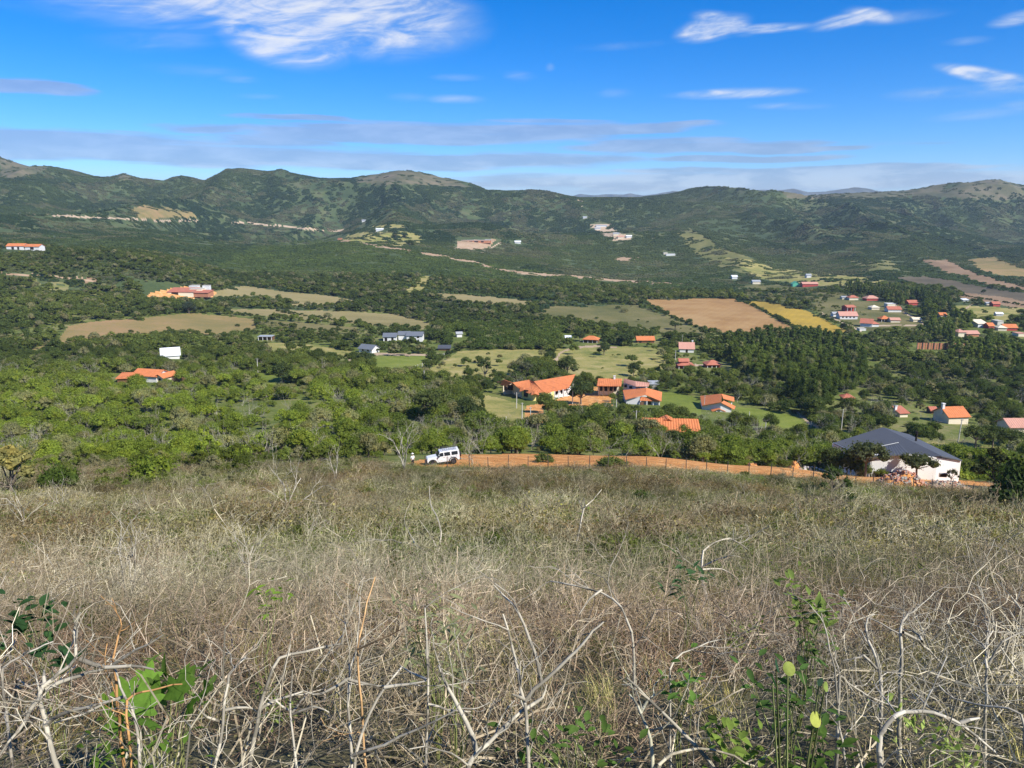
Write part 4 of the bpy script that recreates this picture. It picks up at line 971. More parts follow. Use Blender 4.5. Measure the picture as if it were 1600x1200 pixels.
village = [  # label, px, py, width px, depth, wall h, roof, rise, wall, tile, yaw, extra
 ('green-walled gabled house beside the red one by the big trees', 1244, 448, 11, 6, 3.0, 'gy', 2.2, 'greenwall', 'greenwall', 0, {}),
 ('long house with dark red walls and pale end at the edge of the trees', 1266, 448, 24, 7, 3.0, 'gx', 1.6, 'redwall', 'tile2', 0, {}),
 ('low cream shed beside the uppermost red-roofed cottage', 1320, 468, 8, 5, 1.8, 'gx', .8, 'cream', 'zinc', 0, {}),
 ('uppermost red-roofed cottage with cream walls, next to the olive field', 1334, 469, 14, 6, 2.2, 'hip', 1.6, 'cream', 'tile3', 0, {}),
 ('wide pinkish hipped roof bungalow under the dark tree belt', 1364, 470, 20, 8, 2.0, 'hip', 2.0, 'redwall', 'tile2', 0, {}),
 ('red-roofed house half inside the dark tree belt', 1427, 477, 15, 6, 2.2, 'gx', 1.6, 'redwall', 'tile3', .1, {}),
 ('tall red-roofed house with arched white porch and dark red walls', 1330, 487, 14, 7, 3.4, 'gx', 1.2, 'redwall', 'tile3', .2, {'posts': 3}),
 ('white and grey shed at the lane by the long pink-roofed house', 1307, 495, 10, 5, 2.2, 'gx', 1.0, 'white', 'zinc', 0, {}),
 ('long cream house with pink roof and a row of dark windows', 1326, 499, 27, 8, 2.6, 'gx', 2.4, 'white', 'tile2', -.06, {'wins': ((-4, 1.5, .9, .8), (-1.5, 1.5, .9, .8), (1, 1.5, .9, .8), (3.5, 1.5, .9, .8))}),
 ('white gable-ended house with red roof in a white walled yard', 1353, 511, 15, 7, 2.6, 'gx', 2.4, 'white', 'tile3', -.5, {}),
 ('small red-roofed annex on the white yard wall', 1368, 511, 10, 5, 2.0, 'hip', 1.2, 'white', 'tile3', 0, {}),
 ('low white wall block at the corner of the yellow field', 1348, 517, 10, 4, 1.4, 'flat', .1, 'white', 'concrete', 0, {}),
 ('bright orange open pavilion in the ploughed village plot', 1384, 503, 14, 6, 2.0, 'hip', 1.8, 'wood', 'tile', 0, {'posts': 4}),
 ('pale orange low house next to the bright orange pavilion', 1399, 504, 14, 5, 1.8, 'gx', 1.2, 'cream', 'tile2', -.1, {}),
 ('cream flat-topped house behind the long red-roofed one at the lane', 1393, 480, 13, 6, 2.6, 'flat', .2, 'cream', 'white', 0, {}),
 ('long red-roofed house with white wall at the top of the lane', 1398, 488, 20, 7, 2.2, 'gx', 1.8, 'white', 'tile3', -.05, {}),
 ('cream pavilion with pale hipped roof on the village green', 1368, 484, 12, 6, 1.8, 'hip', 1.4, 'cream', 'cream', 0, {}),
 ('small buff house beside the lane next to dark trees', 1433, 503, 12, 5, 1.8, 'gx', 1.0, 'cream', 'cream', 0, {}),
 ('small orange-roofed house by the trees past the lane end', 1474, 496, 10, 5, 1.8, 'gx', 1.4, 'cream', 'tile', 0, {}),
 ('red-roofed barn with white patch at the edge of the ploughed field', 1557, 479, 11, 5, 2.2, 'gx', 1.4, 'redwall', 'tile3', 0, {}),
 ('long pale shed beside the red barn at the field edge', 1546, 477, 9, 4, 1.6, 'gx', .7, 'cream', 'zinc', 0, {}),
 ('tiny white-roofed shed beneath the pale field', 1509, 471, 8, 4, 1.2, 'shed', .6, 'white', 'whiteroof', 0, {}),
 ('small white house alone among the dark far trees', 1562, 494, 9, 5, 1.6, 'gx', .9, 'white', 'whiteroof', -.2, {}),
 ('cream house with pale orange flat roof and red side', 1535, 512, 15, 7, 2.6, 'shed', 1.6, 'white', 'cream', .05, {}),
 ('small brick-red roof next to the cream flat-roofed house', 1549, 514, 9, 5, 2.0, 'gx', 1.6, 'redwall', 'tile', .1, {}),
 ('pale grey box house on the slope above the yellowish one', 1563, 508, 10, 6, 2.6, 'flat', .2, 'concrete', 'concrete', .1, {}),
 ('yellowish hipped house beside the long orange-red roof', 1566, 517, 12, 6, 2.0, 'hip', 1.2, 'cream', 'cream', -.2, {}),
 ('long orange-red roofed house at the end of the village', 1579, 517, 19, 6, 2.0, 'gx', 1.8, 'redwall', 'tile', -.1, {}),
 ('flat pale orange roof cut by the picture edge', 1597, 526, 12, 6, 1.8, 'flat', .2, 'cream', 'tile2', 0, {}),
 ('pink-roofed house with square end block among tall trees', 1503, 527, 12, 7, 3.0, 'hip', 1.2, 'cream', 'tile2', 0, {'doors': ((2, 1.4, 2),)}),
 ('long narrow pink roof beyond the square pink-roofed block', 1520, 526, 19, 6, 1.8, 'gx', 1.4, 'brick', 'tile2', 0, {}),
]
for (l, px, py, w, D, h, rf, rs, wl, tl, yw, ex) in village:
    bungalow('village_house', l, 'house', px, py, w, D, h, rf, rs, wl, tl, yw, ymin=300, group='village houses', **ex)
# reddish paling fence by the tall trees
def paling():
    pa, pb = ground_at(1432, 546, 250), ground_at(1530, 548, 250)
    r = thing('paling_fence', 'reddish board fence with dark posts under tall dark trees', 'fence', pa)
    n = 22
    for i in range(n):
        t = (i + .5) / n; x = pa[0] + (pb[0] - pa[0]) * t; y = pa[1] + (pb[1] - pa[1]) * t; z = hz(x, y)
        wd = (pb[0] - pa[0]) / n
        one(r, 'panel', 'brick', lambda b: b.box((x, y, z + 1.7), (wd * .8, .12, 3.6)))
        if i % 2 == 0: one(r, 'post', 'post', lambda b: b.box((x - wd / 2, y - .1, z + 1.8), (.3, .3, 4.0)))
    guard(1430, 531, 1476, 547, pa[1] - 2)
paling()
# ------------------------------------------------------------------ growth: shapes
import mathutils
def ico(sub):
    t = (1 + 5 ** .5) / 2
    V = [(-1, t, 0), (1, t, 0), (-1, -t, 0), (1, -t, 0), (0, -1, t), (0, 1, t), (0, -1, -t), (0, 1, -t), (t, 0, -1), (t, 0, 1), (-t, 0, -1), (-t, 0, 1)]
    T = [(0, 11, 5), (0, 5, 1), (0, 1, 7), (0, 7, 10), (0, 10, 11), (1, 5, 9), (5, 11, 4), (11, 10, 2), (10, 7, 6), (7, 1, 8), (3, 9, 4), (3, 4, 2), (3, 2, 6), (3, 6, 8), (3, 8, 9), (4, 9, 5), (2, 4, 11), (6, 2, 10), (8, 6, 7), (9, 8, 1)]
    V = [np.array(v, float) / np.linalg.norm(v) for v in V]
    for _ in range(sub):
        c = {}; T2 = []
        def mid(a, b):
            k = (min(a, b), max(a, b))
            if k not in c:
                m = V[a] + V[b]; V.append(m / np.linalg.norm(m)); c[k] = len(V) - 1
            return c[k]
        for (a, b, d) in T:
            x, y, z = mid(a, b), mid(b, d), mid(d, a); T2 += [(a, x, z), (b, y, x), (d, z, y), (x, y, z)]
        T = T2
    return np.array(V), np.array(T)
ICO0, ICO1 = ico(0), ico(1)

class Leafy:
    def __init__(s, seed): s.r = np.random.default_rng(seed); s.V = []; s.T = []; s.Q = []; s.lt = []; s.lq = []; s.n = 0
    def core(s, c, R, sub=0, squash=.8, rough=.3):
        V, T = (ICO1 if sub else ICO0)
        k = 1 + rough * (s.r.random(len(V)) - .5) * 2
        P = V * k[:, None] * np.array([R, R, R * squash]) + np.array(c)
        s.V.append(P); s.T.append(T + s.n); s.n += len(P); s.lt.append(s.r.random(len(T)) * .6 + .1)
    def leaves(s, c, R, n, size, squash=.85, out=.55, lo=.75, hi=1.12, aspect=.6):
        r = s.r
        d = r.normal(size=(n, 3)); d /= np.linalg.norm(d, axis=1)[:, None]
        d[:, 2] = np.where(d[:, 2] < -.45, -d[:, 2], d[:, 2])
        p = np.array(c) + d * np.array([R, R, R * squash]) * (r.uniform(lo, hi, n)[:, None])
        nn = d * out + r.normal(size=(n, 3)) * (1 - out); nn /= np.linalg.norm(nn, axis=1)[:, None]
        s.cards(p, nn, size * r.uniform(.55, 1.35, n), aspect)
    def cards(s, p, nn, sz, aspect=.6, direction=None):
        r = s.r; n = len(p)
        t = r.normal(size=(n, 3)) if direction is None else direction
        u = np.cross(nn, t); u /= np.linalg.norm(u, axis=1)[:, None] + 1e-9; v = np.cross(nn, u)
        sz = sz[:, None]
        q = np.stack([p - u * sz * .5, p + v * sz * aspect * .5 + u * sz * .05, p + u * sz * .5, p - v * sz * aspect * .5 + u * sz * .05], 1).reshape(-1, 3)
        s.V.append(q); s.Q.append(np.arange(4 * n).reshape(n, 4) + s.n); s.n += 4 * n; s.lq.append(r.random(n))
    def mesh(s, name, mat):
        Q = np.concatenate(s.Q) if s.Q else None; T = np.concatenate(s.T) if s.T else None
        lv = np.concatenate([*(s.lq or []), *(s.lt or [])])
        return make_mesh(name, np.concatenate(s.V), Q, T, [mat], attrs={'lv': ('FACE', 'FLOAT', lv)})

def seg_mesh(name, segs, mat, k=3, extra=None):
    """branches as tapered prisms. segs: n x 8 (p0, p1, r0, r1)"""
    S = np.array(segs, float); p0, p1, r0, r1 = S[:, :3], S[:, 3:6], S[:, 6], S[:, 7]
    d = p1 - p0; L = np.linalg.norm(d, axis=1)[:, None] + 1e-9; d = d / L
    ref = np.where(np.abs(d[:, 2:3]) < .9, np.array([[0, 0, 1.]]), np.array([[1., 0, 0]]))
    u = np.cross(d, ref); u /= np.linalg.norm(u, axis=1)[:, None]; v = np.cross(u, d)
    p1 = p1 + d * r1[:, None] * .4
    ang = np.arange(k) * 2 * np.pi / k
    ring = lambda p, r: p[:, None, :] + (u[:, None, :] * np.cos(ang)[None, :, None] + v[:, None, :] * np.sin(ang)[None, :, None]) * r[:, None, None]
    V = np.concatenate([ring(p0, r0), ring(p1, r1)], 1).reshape(-1, 3)
    b = (np.arange(len(S)) * 2 * k)[:, None]
    Q = np.concatenate([np.concatenate([b + j, b + (j + 1) % k, b + k + (j + 1) % k, b + k + j], 1) for j in range(k)])
    rr = np.random.default_rng(len(S)); lv = np.tile(rr.random(len(S)), k)
    return make_mesh(name, V, Q, None, [mat], attrs={'lv': ('FACE', 'FLOAT', lv)}, smooth=k > 4)
def grow(R, p, d, L, r, lvl, out, wander=.22, nb=.75, lift=0.0, ratio=.62, steps=5, ang=(.4, 1.1), rmin=.0012):
    p = np.array(p, float); d = np.array(d, float); d /= np.linalg.norm(d)
    for i in range(steps):
        d = d + R.normal(size=3) * wander + np.array([0, 0, lift]); d /= np.linalg.norm(d)
        q = p + d * L / steps; r2 = max(r * (1 - .62 / steps), rmin)
        out.append((*p, *q, r, r2)); p, r = q, r2
        if lvl > 0 and R.random() < nb and i > 0:
            ax = R.normal(size=3); ax -= d * ax.dot(d); ax /= np.linalg.norm(ax) + 1e-9
            a = R.uniform(*ang); dd = d * math.cos(a) + ax * math.sin(a)
            grow(R, p, dd, L * ratio * R.uniform(.6, 1.15), r * .62, lvl - 1, out, wander, nb, lift, ratio, max(3, steps - 1), ang, rmin)
    return p

LM_I, LM_O = leaf_mat('foliage_wood', True), leaf_mat('foliage', False)
TM_I, TM_O = twig_mat('dry_twigs', True), twig_mat('dry_branches', False)
BARK = simple('bark', (.16, .13, .10), .9, .1, var=.4, scale=4)
BARKP = simple('pale_bark', (.42, .38, .32), .9, .1, var=.3, scale=6)

def tree_shape(seed, kind, fine):
    """returns (crown Leafy, trunk segments). Crown about 5 m wide"""
    L = Leafy(seed); r = np.random.default_rng(seed + 500); seg = []
    if kind == 'round': nl, W_, H0, H1, RR = 11, 1.7, 1.3, 3.6, (.75, 1.15)
    elif kind == 'flat': nl, W_, H0, H1, RR = 12, 2.2, 2.3, 3.4, (.6, 1.0)
    elif kind == 'tall': nl, W_, H0, H1, RR = 12, .8, 1.5, 7.5, (.7, 1.15)
    elif kind == 'open': nl, W_, H0, H1, RR = 10, 2.0, 1.2, 3.8, (.5, .85)
    elif kind == 'low': nl, W_, H0, H1, RR = 9, 1.9, .5, 1.7, (.7, 1.05)
    cs = []
    for i in range(nl):
        a = i * 2.4 + r.uniform(-.4, .4); t = r.uniform(0, 1)
        rad = W_ * math.sqrt((i + .3) / nl) * r.uniform(.75, 1.1)
        z = H0 + (H1 - H0) * (t if kind == 'tall' else (1 - (rad / W_) ** 2 * .75) * r.uniform(.7, 1.0))
        if kind == 'tall': rad *= (1.15 - .7 * t)
        cs.append((math.cos(a) * rad, math.sin(a) * rad, z))
    for c in cs:
        R_ = r.uniform(*RR)
        L.core(c, R_ * (.66 if fine else .76), 1 if fine and kind != 'low' else 0, .8, .4)
        nlv = int(((85 if kind == 'low' else 125) if fine else 46) * R_ * R_ / .8 * (.6 if kind == 'open' else 1))
        L.leaves(c, R_, nlv, (.28 if kind == 'low' else .26) if fine else .46, .82, lo=.6, hi=1.2)
        if fine: L.leaves(c, R_ * 1.15, nlv // 5, .2, .9, lo=.95, hi=1.25)
    h = min(H0 + .6, H1)
    p = np.array((0, 0, -.4)); tr = .17 if kind != 'low' else .09
    q = np.array((r.uniform(-.15, .15), r.uniform(-.15, .15), h * .55)); seg.append((*p, *q, tr, tr * .75))
    for c in cs[::2 if not fine else 1]:
        m = (q + np.array(c)) / 2 + r.normal(size=3) * .15
        seg.append((*q, *m, tr * .5, tr * .3)); seg.append((*m, *c, tr * .3, tr * .12))
    return L, seg
TREE_KINDS = ['round', 'flat', 'tall', 'open', 'low']
PROTO = {}
for i, k in enumerate(TREE_KINDS):
    for v in range(3 if k in ('round', 'low') else 2):
        Lf, sg = tree_shape(100 + i * 10 + v, k, True)
        PROTO[(k, v)] = (Lf.mesh('crown', LM_O), seg_mesh('trunk', sg, BARK, 5))
        # the same tree as one mesh for the far-off mass
        Lc, sg2 = tree_shape(300 + i * 10 + v, k, False)
        PROTO[(k, v, 'far')] = Lc.mesh('tree_far', LM_I)
        Lm, sg3 = tree_shape(100 + i * 10 + v, k, True)
        PROTO[(k, v, 'mid')] = Lm.mesh('tree_mid', LM_I)
def bare_shape(seed, big=True):
    R = np.random.default_rng(seed); out = []
    for i in range(3 if big else 5):
        a = R.uniform(0, 6.28); t = R.uniform(.15, .5)
        grow(R, (R.uniform(-.1, .1), R.uniform(-.1, .1), -.2), (math.cos(a) * t, math.sin(a) * t, 1), 3.2, .055, 3, out, .16, .8, .03, .62, 6, (.3, .8), .008)
    return out
for v in range(4):
    PROTO[('bare', v)] = (None, seg_mesh('branches', bare_shape(40 + v), TM_O, 3))
# far patches of scrub: several bushes on a 10 m patch
def patch(seed, n, rad, R0, R1, leaf, nlv):  # low, overlapping crowns
    L = Leafy(seed); r = L.r
    for i in range(n):
        a = r.uniform(0, 6.28); q = rad * math.sqrt(r.random()); R_ = r.uniform(R0, R1)
        c = (math.cos(a) * q, math.sin(a) * q, R_ * .35)
        L.core(c, R_, 0, .75, .4)
        L.leaves(c, R_ * 1.02, nlv, leaf, .8)
    return L
PATCH = [patch(700 + v, 13, 5.4, 1.0, 2.0, .95, 11).mesh('scrub_patch', LM_I) for v in range(6)]

def scatter(name, protos, P, rot, scl, col, pick, label=None, kind='stuff'):
    """one object whose points each carry a copy of one of the meshes"""
    n = len(P)
    me = bpy.data.meshes.new(name); me.vertices.add(n); me.vertices.foreach_set('co', np.asarray(P, np.float32).ravel())
    def A(nm, typ, arr, f):
        at_ = me.attributes.new(nm, typ, 'POINT'); at_.data.foreach_set(f, np.asarray(arr).ravel())
    A('rot', 'FLOAT_VECTOR', np.asarray(rot, np.float32), 'vector'); A('scl', 'FLOAT_VECTOR', np.asarray(scl, np.float32), 'vector')
    c4 = np.concatenate([np.asarray(col, np.float32), np.ones((n, 1), np.float32)], 1); A('col', 'FLOAT_COLOR', c4, 'color'); A('pick', 'INT', np.asarray(pick, np.int32), 'value')
    ob = link(name, me); ob['kind'] = kind
    if label: ob['label'] = label
    g = bpy.data.node_groups.new(name + '_points', 'GeometryNodeTree')
    g.interface.new_socket('Geometry', in_out='INPUT', socket_type='NodeSocketGeometry'); g.interface.new_socket('Geometry', in_out='OUTPUT', socket_type='NodeSocketGeometry')
    N, Lk = g.nodes, g.links
    gi, go = N.new('NodeGroupInput'), N.new('NodeGroupOutput')
    jn = N.new('GeometryNodeJoinGeometry')
    for m_ in protos:
        po = bpy.data.objects.new(m_.name + '_source', m_)
        oi = N.new('GeometryNodeObjectInfo'); oi.inputs['Object'].default_value = po; oi.inputs['As Instance'].default_value = False
        g2 = N.new('GeometryNodeGeometryToInstance'); Lk.new(oi.outputs['Geometry'], g2.inputs[0]); Lk.new(g2.outputs[0], jn.inputs[0])
    ip = N.new('GeometryNodeInstanceOnPoints'); Lk.new(gi.outputs[0], ip.inputs['Points']); Lk.new(jn.outputs[0], ip.inputs['Instance'])
    ip.inputs['Pick Instance'].default_value = True
    def attr(nm, t):
        a = N.new('GeometryNodeInputNamedAttribute'); a.data_type = t; a.inputs['Name'].default_value = nm
        return [o for o in a.outputs if o.enabled and o.name == 'Attribute'][0]
    e2 = N.new('FunctionNodeEulerToRotation'); Lk.new(attr('rot', 'FLOAT_VECTOR'), e2.inputs[0]); Lk.new(e2.outputs[0], ip.inputs['Rotation'])
    Lk.new(attr('scl', 'FLOAT_VECTOR'), ip.inputs['Scale']); Lk.new(attr('pick', 'INT'), ip.inputs['Instance Index'])
    Lk.new(ip.outputs[0], go.inputs[0])
    md = ob.modifiers.new('points', 'NODES'); md.node_group = g
    return ob

# ------------------------------------------------------------------ growth: where it stands
RG = np.random.default_rng(11)
def sample_band(y0, y1, dens, seed):
    """random points over the visible wedge between two distances, dens per square metre"""
    r = np.random.default_rng(seed)
    S_ = .80
    area = S_ * ((y1 + 16) ** 2 - (y0 + 16) ** 2)
    n = int(area * dens)
    y = np.sqrt(r.random(n) * ((y1 + 16) ** 2 - (y0 + 16) ** 2) + (y0 + 16) ** 2) - 16
    x = r.uniform(-S_, S_, n) * (y + 16)
    return x, y, r
def inpoly(px, py, P):
    ins = np.zeros(px.shape, bool); P = np.array(P, float)
    for k in range(len(P)):
        (xa, ya), (xb, yb) = P[k], P[k - 1]
        if ya == yb: continue
        ins ^= ((ya > py) != (yb > py)) & (px < (xb - xa) * (py - ya) / (yb - ya) + xa)
    return ins
SPARSE = np.array([k in ('spur_grass', 'hill_meadow', 'green_pasture', 'hill_scar', 'rocky_crest', 'hill_road', 'village_yard', 'excavated_hillside', 'olive_field', 'village_ground', 'meadow') and True for k, _ in KINDS])
SPARSE2 = np.array([k in ('rocky_crest', 'hill_road', 'spur_grass', 'village_yard') for k, _ in KINDS])
def free(x, y, z, rad, hgt, body=.6, keep=0.0, r=None):
    """no plant on fields and roads, nor in front of houses"""
    px, py = to_px(x, y, z)
    cv = cover(px, py, y); ok = (cv == 0) | (SPARSE[cv] & ((r.random(len(x)) if r is not None else 1) < np.where(y > 620, .16, .035)))
    for f in ((body,) if body else ()):
        p2, q2 = to_px(x, y, z + hgt * f); c = cover(p2, q2, y)
        hid = (c != 0) & ~(SPARSE[c] & (cv != 0)) & ~(SPARSE2[c] & (RG.random(len(x)) < .45))
        if keep and r is not None: hid &= r.random(len(x)) > keep
        ok &= ~hid
    q0 = to_px(x, y, z + hgt * 1.12)[1]; w = rad * FPX / np.maximum(y, 1) * 1.12
    for (x0, y0, x1, y1, Y) in PROTECT:
        ok &= ~((y < Y) & (px + w > x0) & (px - w < x1) & (py > y0) & (q0 + 1.0 < y1))
        ok &= ~((y >= Y - 2) & (y < Y + 16 + Y * .02) & (px + w > x0) & (px - w < x1) & (np.abs(x) < 1e9) & (py > y0 - 3) & (py < y1 + 9))
    return ok, px, py

def foliage_col(px, py, y, r, n):
    """leaf colours by stand of wood"""
    X = px * y / FPX
    n1 = fbm(X / 60, y / 60, 81, 3); n2 = fbm(X / 220 + 5, y / 220, 85, 2); rnd = r.random(n)
    deep = np.array([.044, .064, .020]); mid = np.array([.088, .112, .030]); lite = np.array([.15, .175, .040]); grey = np.array([.20, .19, .12])
    t = np.clip((n1 - .3) * 1.6 + (rnd - .5) * .75, 0, 1)[:, None]
    c = deep * 1.2 * (1 - t) + mid * 1.2 * t
    b = np.clip((n2 - .45) * 2.5 + (rnd - .6) * .7, 0, 1)[:, None]; c = c * (1 - b * .6) + lite * b * .6
    near_l = np.clip((430 - y) / 200, 0, 1) * np.clip((760 - px) / 240, 0, 1) * np.clip((py - 560) / 60, 0, 1)
    near_a = np.clip((220 - y) / 90, 0, 1)
    k = (np.maximum(near_l * .9, near_a * .6) * (.35 + .65 * r.random(n)))[:, None]; c = c * (1 - k) + np.array([.175, .235, .034]) * k
    g = ((r.random(n) < .13 + .06 * near_l) * .6)[:, None]; c = c * (1 - g) + grey * g
    return c * (1.12 + .5 * r.random(n))[:, None] * np.array([1.05, 1.0, .92])

GROVE = [(1130, 545), (1180, 535), (1280, 528), (1345, 560), (1352, 600), (1325, 642), (1250, 640), (1180, 600), (1135, 580)]
GROVE2 = [(690, 512), (760, 506), (880, 505), (880, 540), (810, 548), (700, 545)]
GROVE3 = [(1290, 445), (1340, 448), (1470, 470), (1530, 500), (1560, 545), (1600, 560), (1600, 590), (1500, 570), (1430, 510), (1340, 476)]
x, y, r = sample_band(106, 760, 1 / 9.5, 5)
z = height(x, y)
n = len(x)
rad = (.65 + 2.3 * r.random(n) ** 1.25) * (.75 + .7 * fbm(x / 45, y / 45, 33, 2)); 
px, py = to_px(x, y, z)
grove = inpoly(px, py, GROVE) | inpoly(px, py, GROVE3); grove2 = inpoly(px, py, GROVE2)
kind = np.full(n, 0); rr = r.random(n)
kind = np.where(rr < .34, 0, np.where(rr < .52, 1, np.where(rr < .62, 3, 4)))
kind = np.where(grove & (rr < .6), 2, np.where(grove2, 0, kind))
rad = np.where(grove, np.maximum(rad, 2.4), np.where(grove2, np.maximum(rad * 1.2, 2.6), rad))
rad = np.where((y < 135), rad * .82, rad)
near_road = y < 122
kind = np.where(near_road & (kind == 1), 0, kind)
HT = np.array([4.4, 4.2, 8.2, 4.5, 2.5])
sc = rad / 2.45
hgt = HT[kind] * sc
ok, px, py = free(x, y, z, rad, hgt, .5, .12, r)
# thin out where the photo shows open scrub
open_ = fbm(x / 30, y / 30, 44, 3)
thin = (open_ < .36) & (y > 130) & ~grove & ~grove2
ok &= ~(thin & (r.random(n) < .75))
# the strip beyond the road, low so that the road and the car stay in view
topy = to_px(x, y, z + hgt)[1]
ok &= ~((px > 600) & (px < 1290) & (y < 112))
ok &= ~((px > 640) & (px < 740) & (y < 119))
x, y, z, rad, kind, sc, px, py, hgt = (k[ok] for k in (x, y, z, rad, kind, sc, px, py, hgt))
n = len(x); rgen = np.random.default_rng(3)
col = foliage_col(px, py, y, rgen, n)
dk = inpoly(px, py, GROVE) | inpoly(px, py, GROVE3) | inpoly(px, py, GROVE2)
col = np.where(dk[:, None], col * np.array([.95, 1.0, .9]), col)
inframe = (px > -30) & (px < 1630)
size = np.where(inframe, rad / y, 0)
tree_like = (rad > 1.75)
CTR = {}
def zone(p, yy):
    if p < 330: return 'below the half-hidden orange farmhouse', 'scrub below the farmhouse'
    if p < 640: return 'on the slope leading up to the white off-road car', 'scrub before the car'
    if p < 960: return 'behind the dirt road beside the white off-road car', 'scrub behind the road by the car'
    if p < 1250: return 'between the dirt road and the sunken ribbed roof', 'scrub below the sunken roof'
    if p < 1400: return 'around the grey-roofed house by the road', 'scrub round the grey-roofed house'
    return 'past the grey-roofed house along the picture edge', 'scrub past the grey-roofed house'
def zone2(p, yy):
    L = [(90, 'the sparse yellowish tree'), (180, 'the tilted white shed'), (262, 'the half-hidden farmhouse'), (350, 'the pale farmhouse gable'), (440, 'the concrete power pole'), (520, 'the little blue-grey cottage'), (600, 'the grey-roofed farm'),
         (680, 'the white off-road car'), (760, 'the small meadow'), (840, 'the red dirt yard'), (920, 'the yellow villa'), (1000, 'the wide orange gable'), (1080, 'the sunken ribbed roof'), (1150, 'the round-windowed house'), (1230, 'the dug red earth'), (1300, 'the pale gate posts'), (1400, 'the dark grey roof'), (1500, 'the orange chimneyed roof'), (2000, 'the pinkish edge roof')]
    t = [w for q, w in L if p < q][0]
    d = 'by the road-side' if yy < 116 else ('past the road-side ones' if yy < 127 else 'in the thicket')
    return f'{d} below {t}', f'{d} below {t}'
def plant(name, cat, k, v, loc, s, rot, colr, label, group):
    cm, tm = PROTO[(k, v)]
    t = thing(name, label, cat, loc, group); t.rotation_euler = (0, 0, rot); t.scale = (s, s, s * 1.0)
    if cm is not None:
        c = link('crown', cm, t); c.color = (*colr, 1)
    o = link('trunk' if cm is not None else 'branches', tm, t)
    if cm is None: o.color = (*colr, 1)
    return t
done = np.zeros(n, bool)
WORD = {0: 'round-crowned', 1: 'flat-topped', 2: 'tall slender', 3: 'loose-crowned', 4: 'low spreading'}
for (is_tree, nm, cat) in ((True, 'scrub_tree', 'tree'), (False, 'green_shrub', 'shrub')):
    ids = np.where((tree_like if is_tree else ~tree_like) & inframe)[0]
    ids = ids[np.argsort(-size[ids])][:300]
    for i in ids:
        k = TREE_KINDS[kind[i]]; v = int(rgen.integers(3 if k in ('round', 'low') else 2))
        zt, zn = zone2(px[i], y[i])
        sz = 'large' if rad[i] > 2.5 else ('mid-sized' if rad[i] > 2.0 else ('small' if rad[i] > 1.4 else 'tiny'))
        lum = col[i].sum(); tone = 'bright green' if lum > .37 else ('dull green' if lum > .22 else 'dark green')
        plant(nm, cat, k, v, (x[i], y[i], z[i]), sc[i], rgen.uniform(0, 6.28), col[i], f'{sz} {tone} {WORD[kind[i]]} {cat} {zt}', f'{sz} {tone} {WORD[kind[i]]} {cat} {zn}')
        done[i] = True
rest = ~done
vcount = {0: 3, 1: 2, 2: 2, 3: 2, 4: 3}; off = {}; plist_mid, plist_far = [], []
for k in range(5):
    off[k] = len(plist_mid)
    for v in range(vcount[k]): plist_mid.append(PROTO[(TREE_KINDS[k], v, 'mid')]); plist_far.append(PROTO[(TREE_KINDS[k], v, 'far')])
def do_scatter(name, sel, pl, label):
    m_ = int(sel.sum())
    if not m_: return
    kk = kind[sel]; pk = np.array([off[a] + int(rgen.integers(vcount[a])) for a in kk])
    rt = np.zeros((m_, 3)); rt[:, 2] = rgen.uniform(0, 6.28, m_)
    s3 = np.repeat(sc[sel][:, None], 3, 1) * np.array([1, 1, 1.0]); s3[:, 2] *= rgen.uniform(.85, 1.15, m_)
    scatter(name, pl, np.stack([x[sel], y[sel], z[sel]], 1), rt, s3, col[sel], pk, label)
do_scatter('valley_woodland', rest & (y < 330), plist_mid, 'mixed green scrub woodland filling the near valley side')
do_scatter('far_valley_woodland', rest & (y >= 330), plist_far, 'dark green woodland between the valley fields')
print('valley trees', n)
# green shrubs thinning out uphill into the brush
gx, gy, r = sample_band(66, 112, 1 / 5.5, 78); gz = height(gx, gy); gs = .22 + .5 * r.random(len(gx)) ** 1.4
ok, gp, gq = free(gx, gy, gz, gs * 2, gs * 2.4, .6, .0, r)
pr_ = np.where(gp < 640, np.clip((gy - 70 - 14 * np.clip((gp - 250) / 300, 0, 1)) / 30, 0, 1) ** 1.4, np.where(gp > 1000, np.clip((gy - 94) / 10, 0, 1) * .12, np.clip((gy - 97) / 10, 0, 1) * .16))
ok &= (r.random(len(gx)) < pr_) & ~((gp > 560) & (gp < 760)) & ~((gp > 1390) & (gp < 1520))
gx, gy, gz, gs, gp = (a_[ok] for a_ in (gx, gy, gz, gs, gp)); m_ = len(gx)
cg = np.array([.135, .17, .035]) * (.6 + .7 * r.random((m_, 1))); cg = np.where(r.random((m_, 1)) < .3, np.array([.22, .21, .11]), cg)
scatter('slope_shrubs', [PROTO[('low', v, 'mid')] for v in range(3)] + [PROTO[('open', v, 'mid')] for v in range(2)], np.stack([gx, gy, gz], 1), np.stack([gx * 0, gx * 0, r.uniform(0, 6.28, m_)], 1), np.stack([gs] * 3, 1), cg, r.integers(0, 5, m_), 'green shrubs thinning out uphill into the dry brush')
# leafless shrubs among the green on the near side of the valley
bx, by, r = sample_band(106, 300, 1 / 95.0, 77); bz = height(bx, by)
ok, bqx, bqy = free(bx, by, bz, np.full(len(bx), 1.2), np.full(len(bx), 3.0), .5, .0, r)
ok &= (by > 112) | (bqx < 600); bx, by, bz = bx[ok], by[ok], bz[ok]; m_ = len(bx)
cb = np.array([.36, .33, .26]) * (.6 + .6 * r.random((m_, 1))); sb = r.uniform(.6, 1.15, m_)
scatter('bare_thicket', [seg_mesh('bare_shrub', bare_shape(50 + v), TM_I, 3) for v in range(4)], np.stack([bx, by, bz], 1), np.stack([bx * 0, bx * 0, r.uniform(0, 6.28, m_)], 1), np.stack([sb] * 3, 1), cb, r.integers(0, 4, m_), 'pale leafless shrubs mixed into the green scrub')

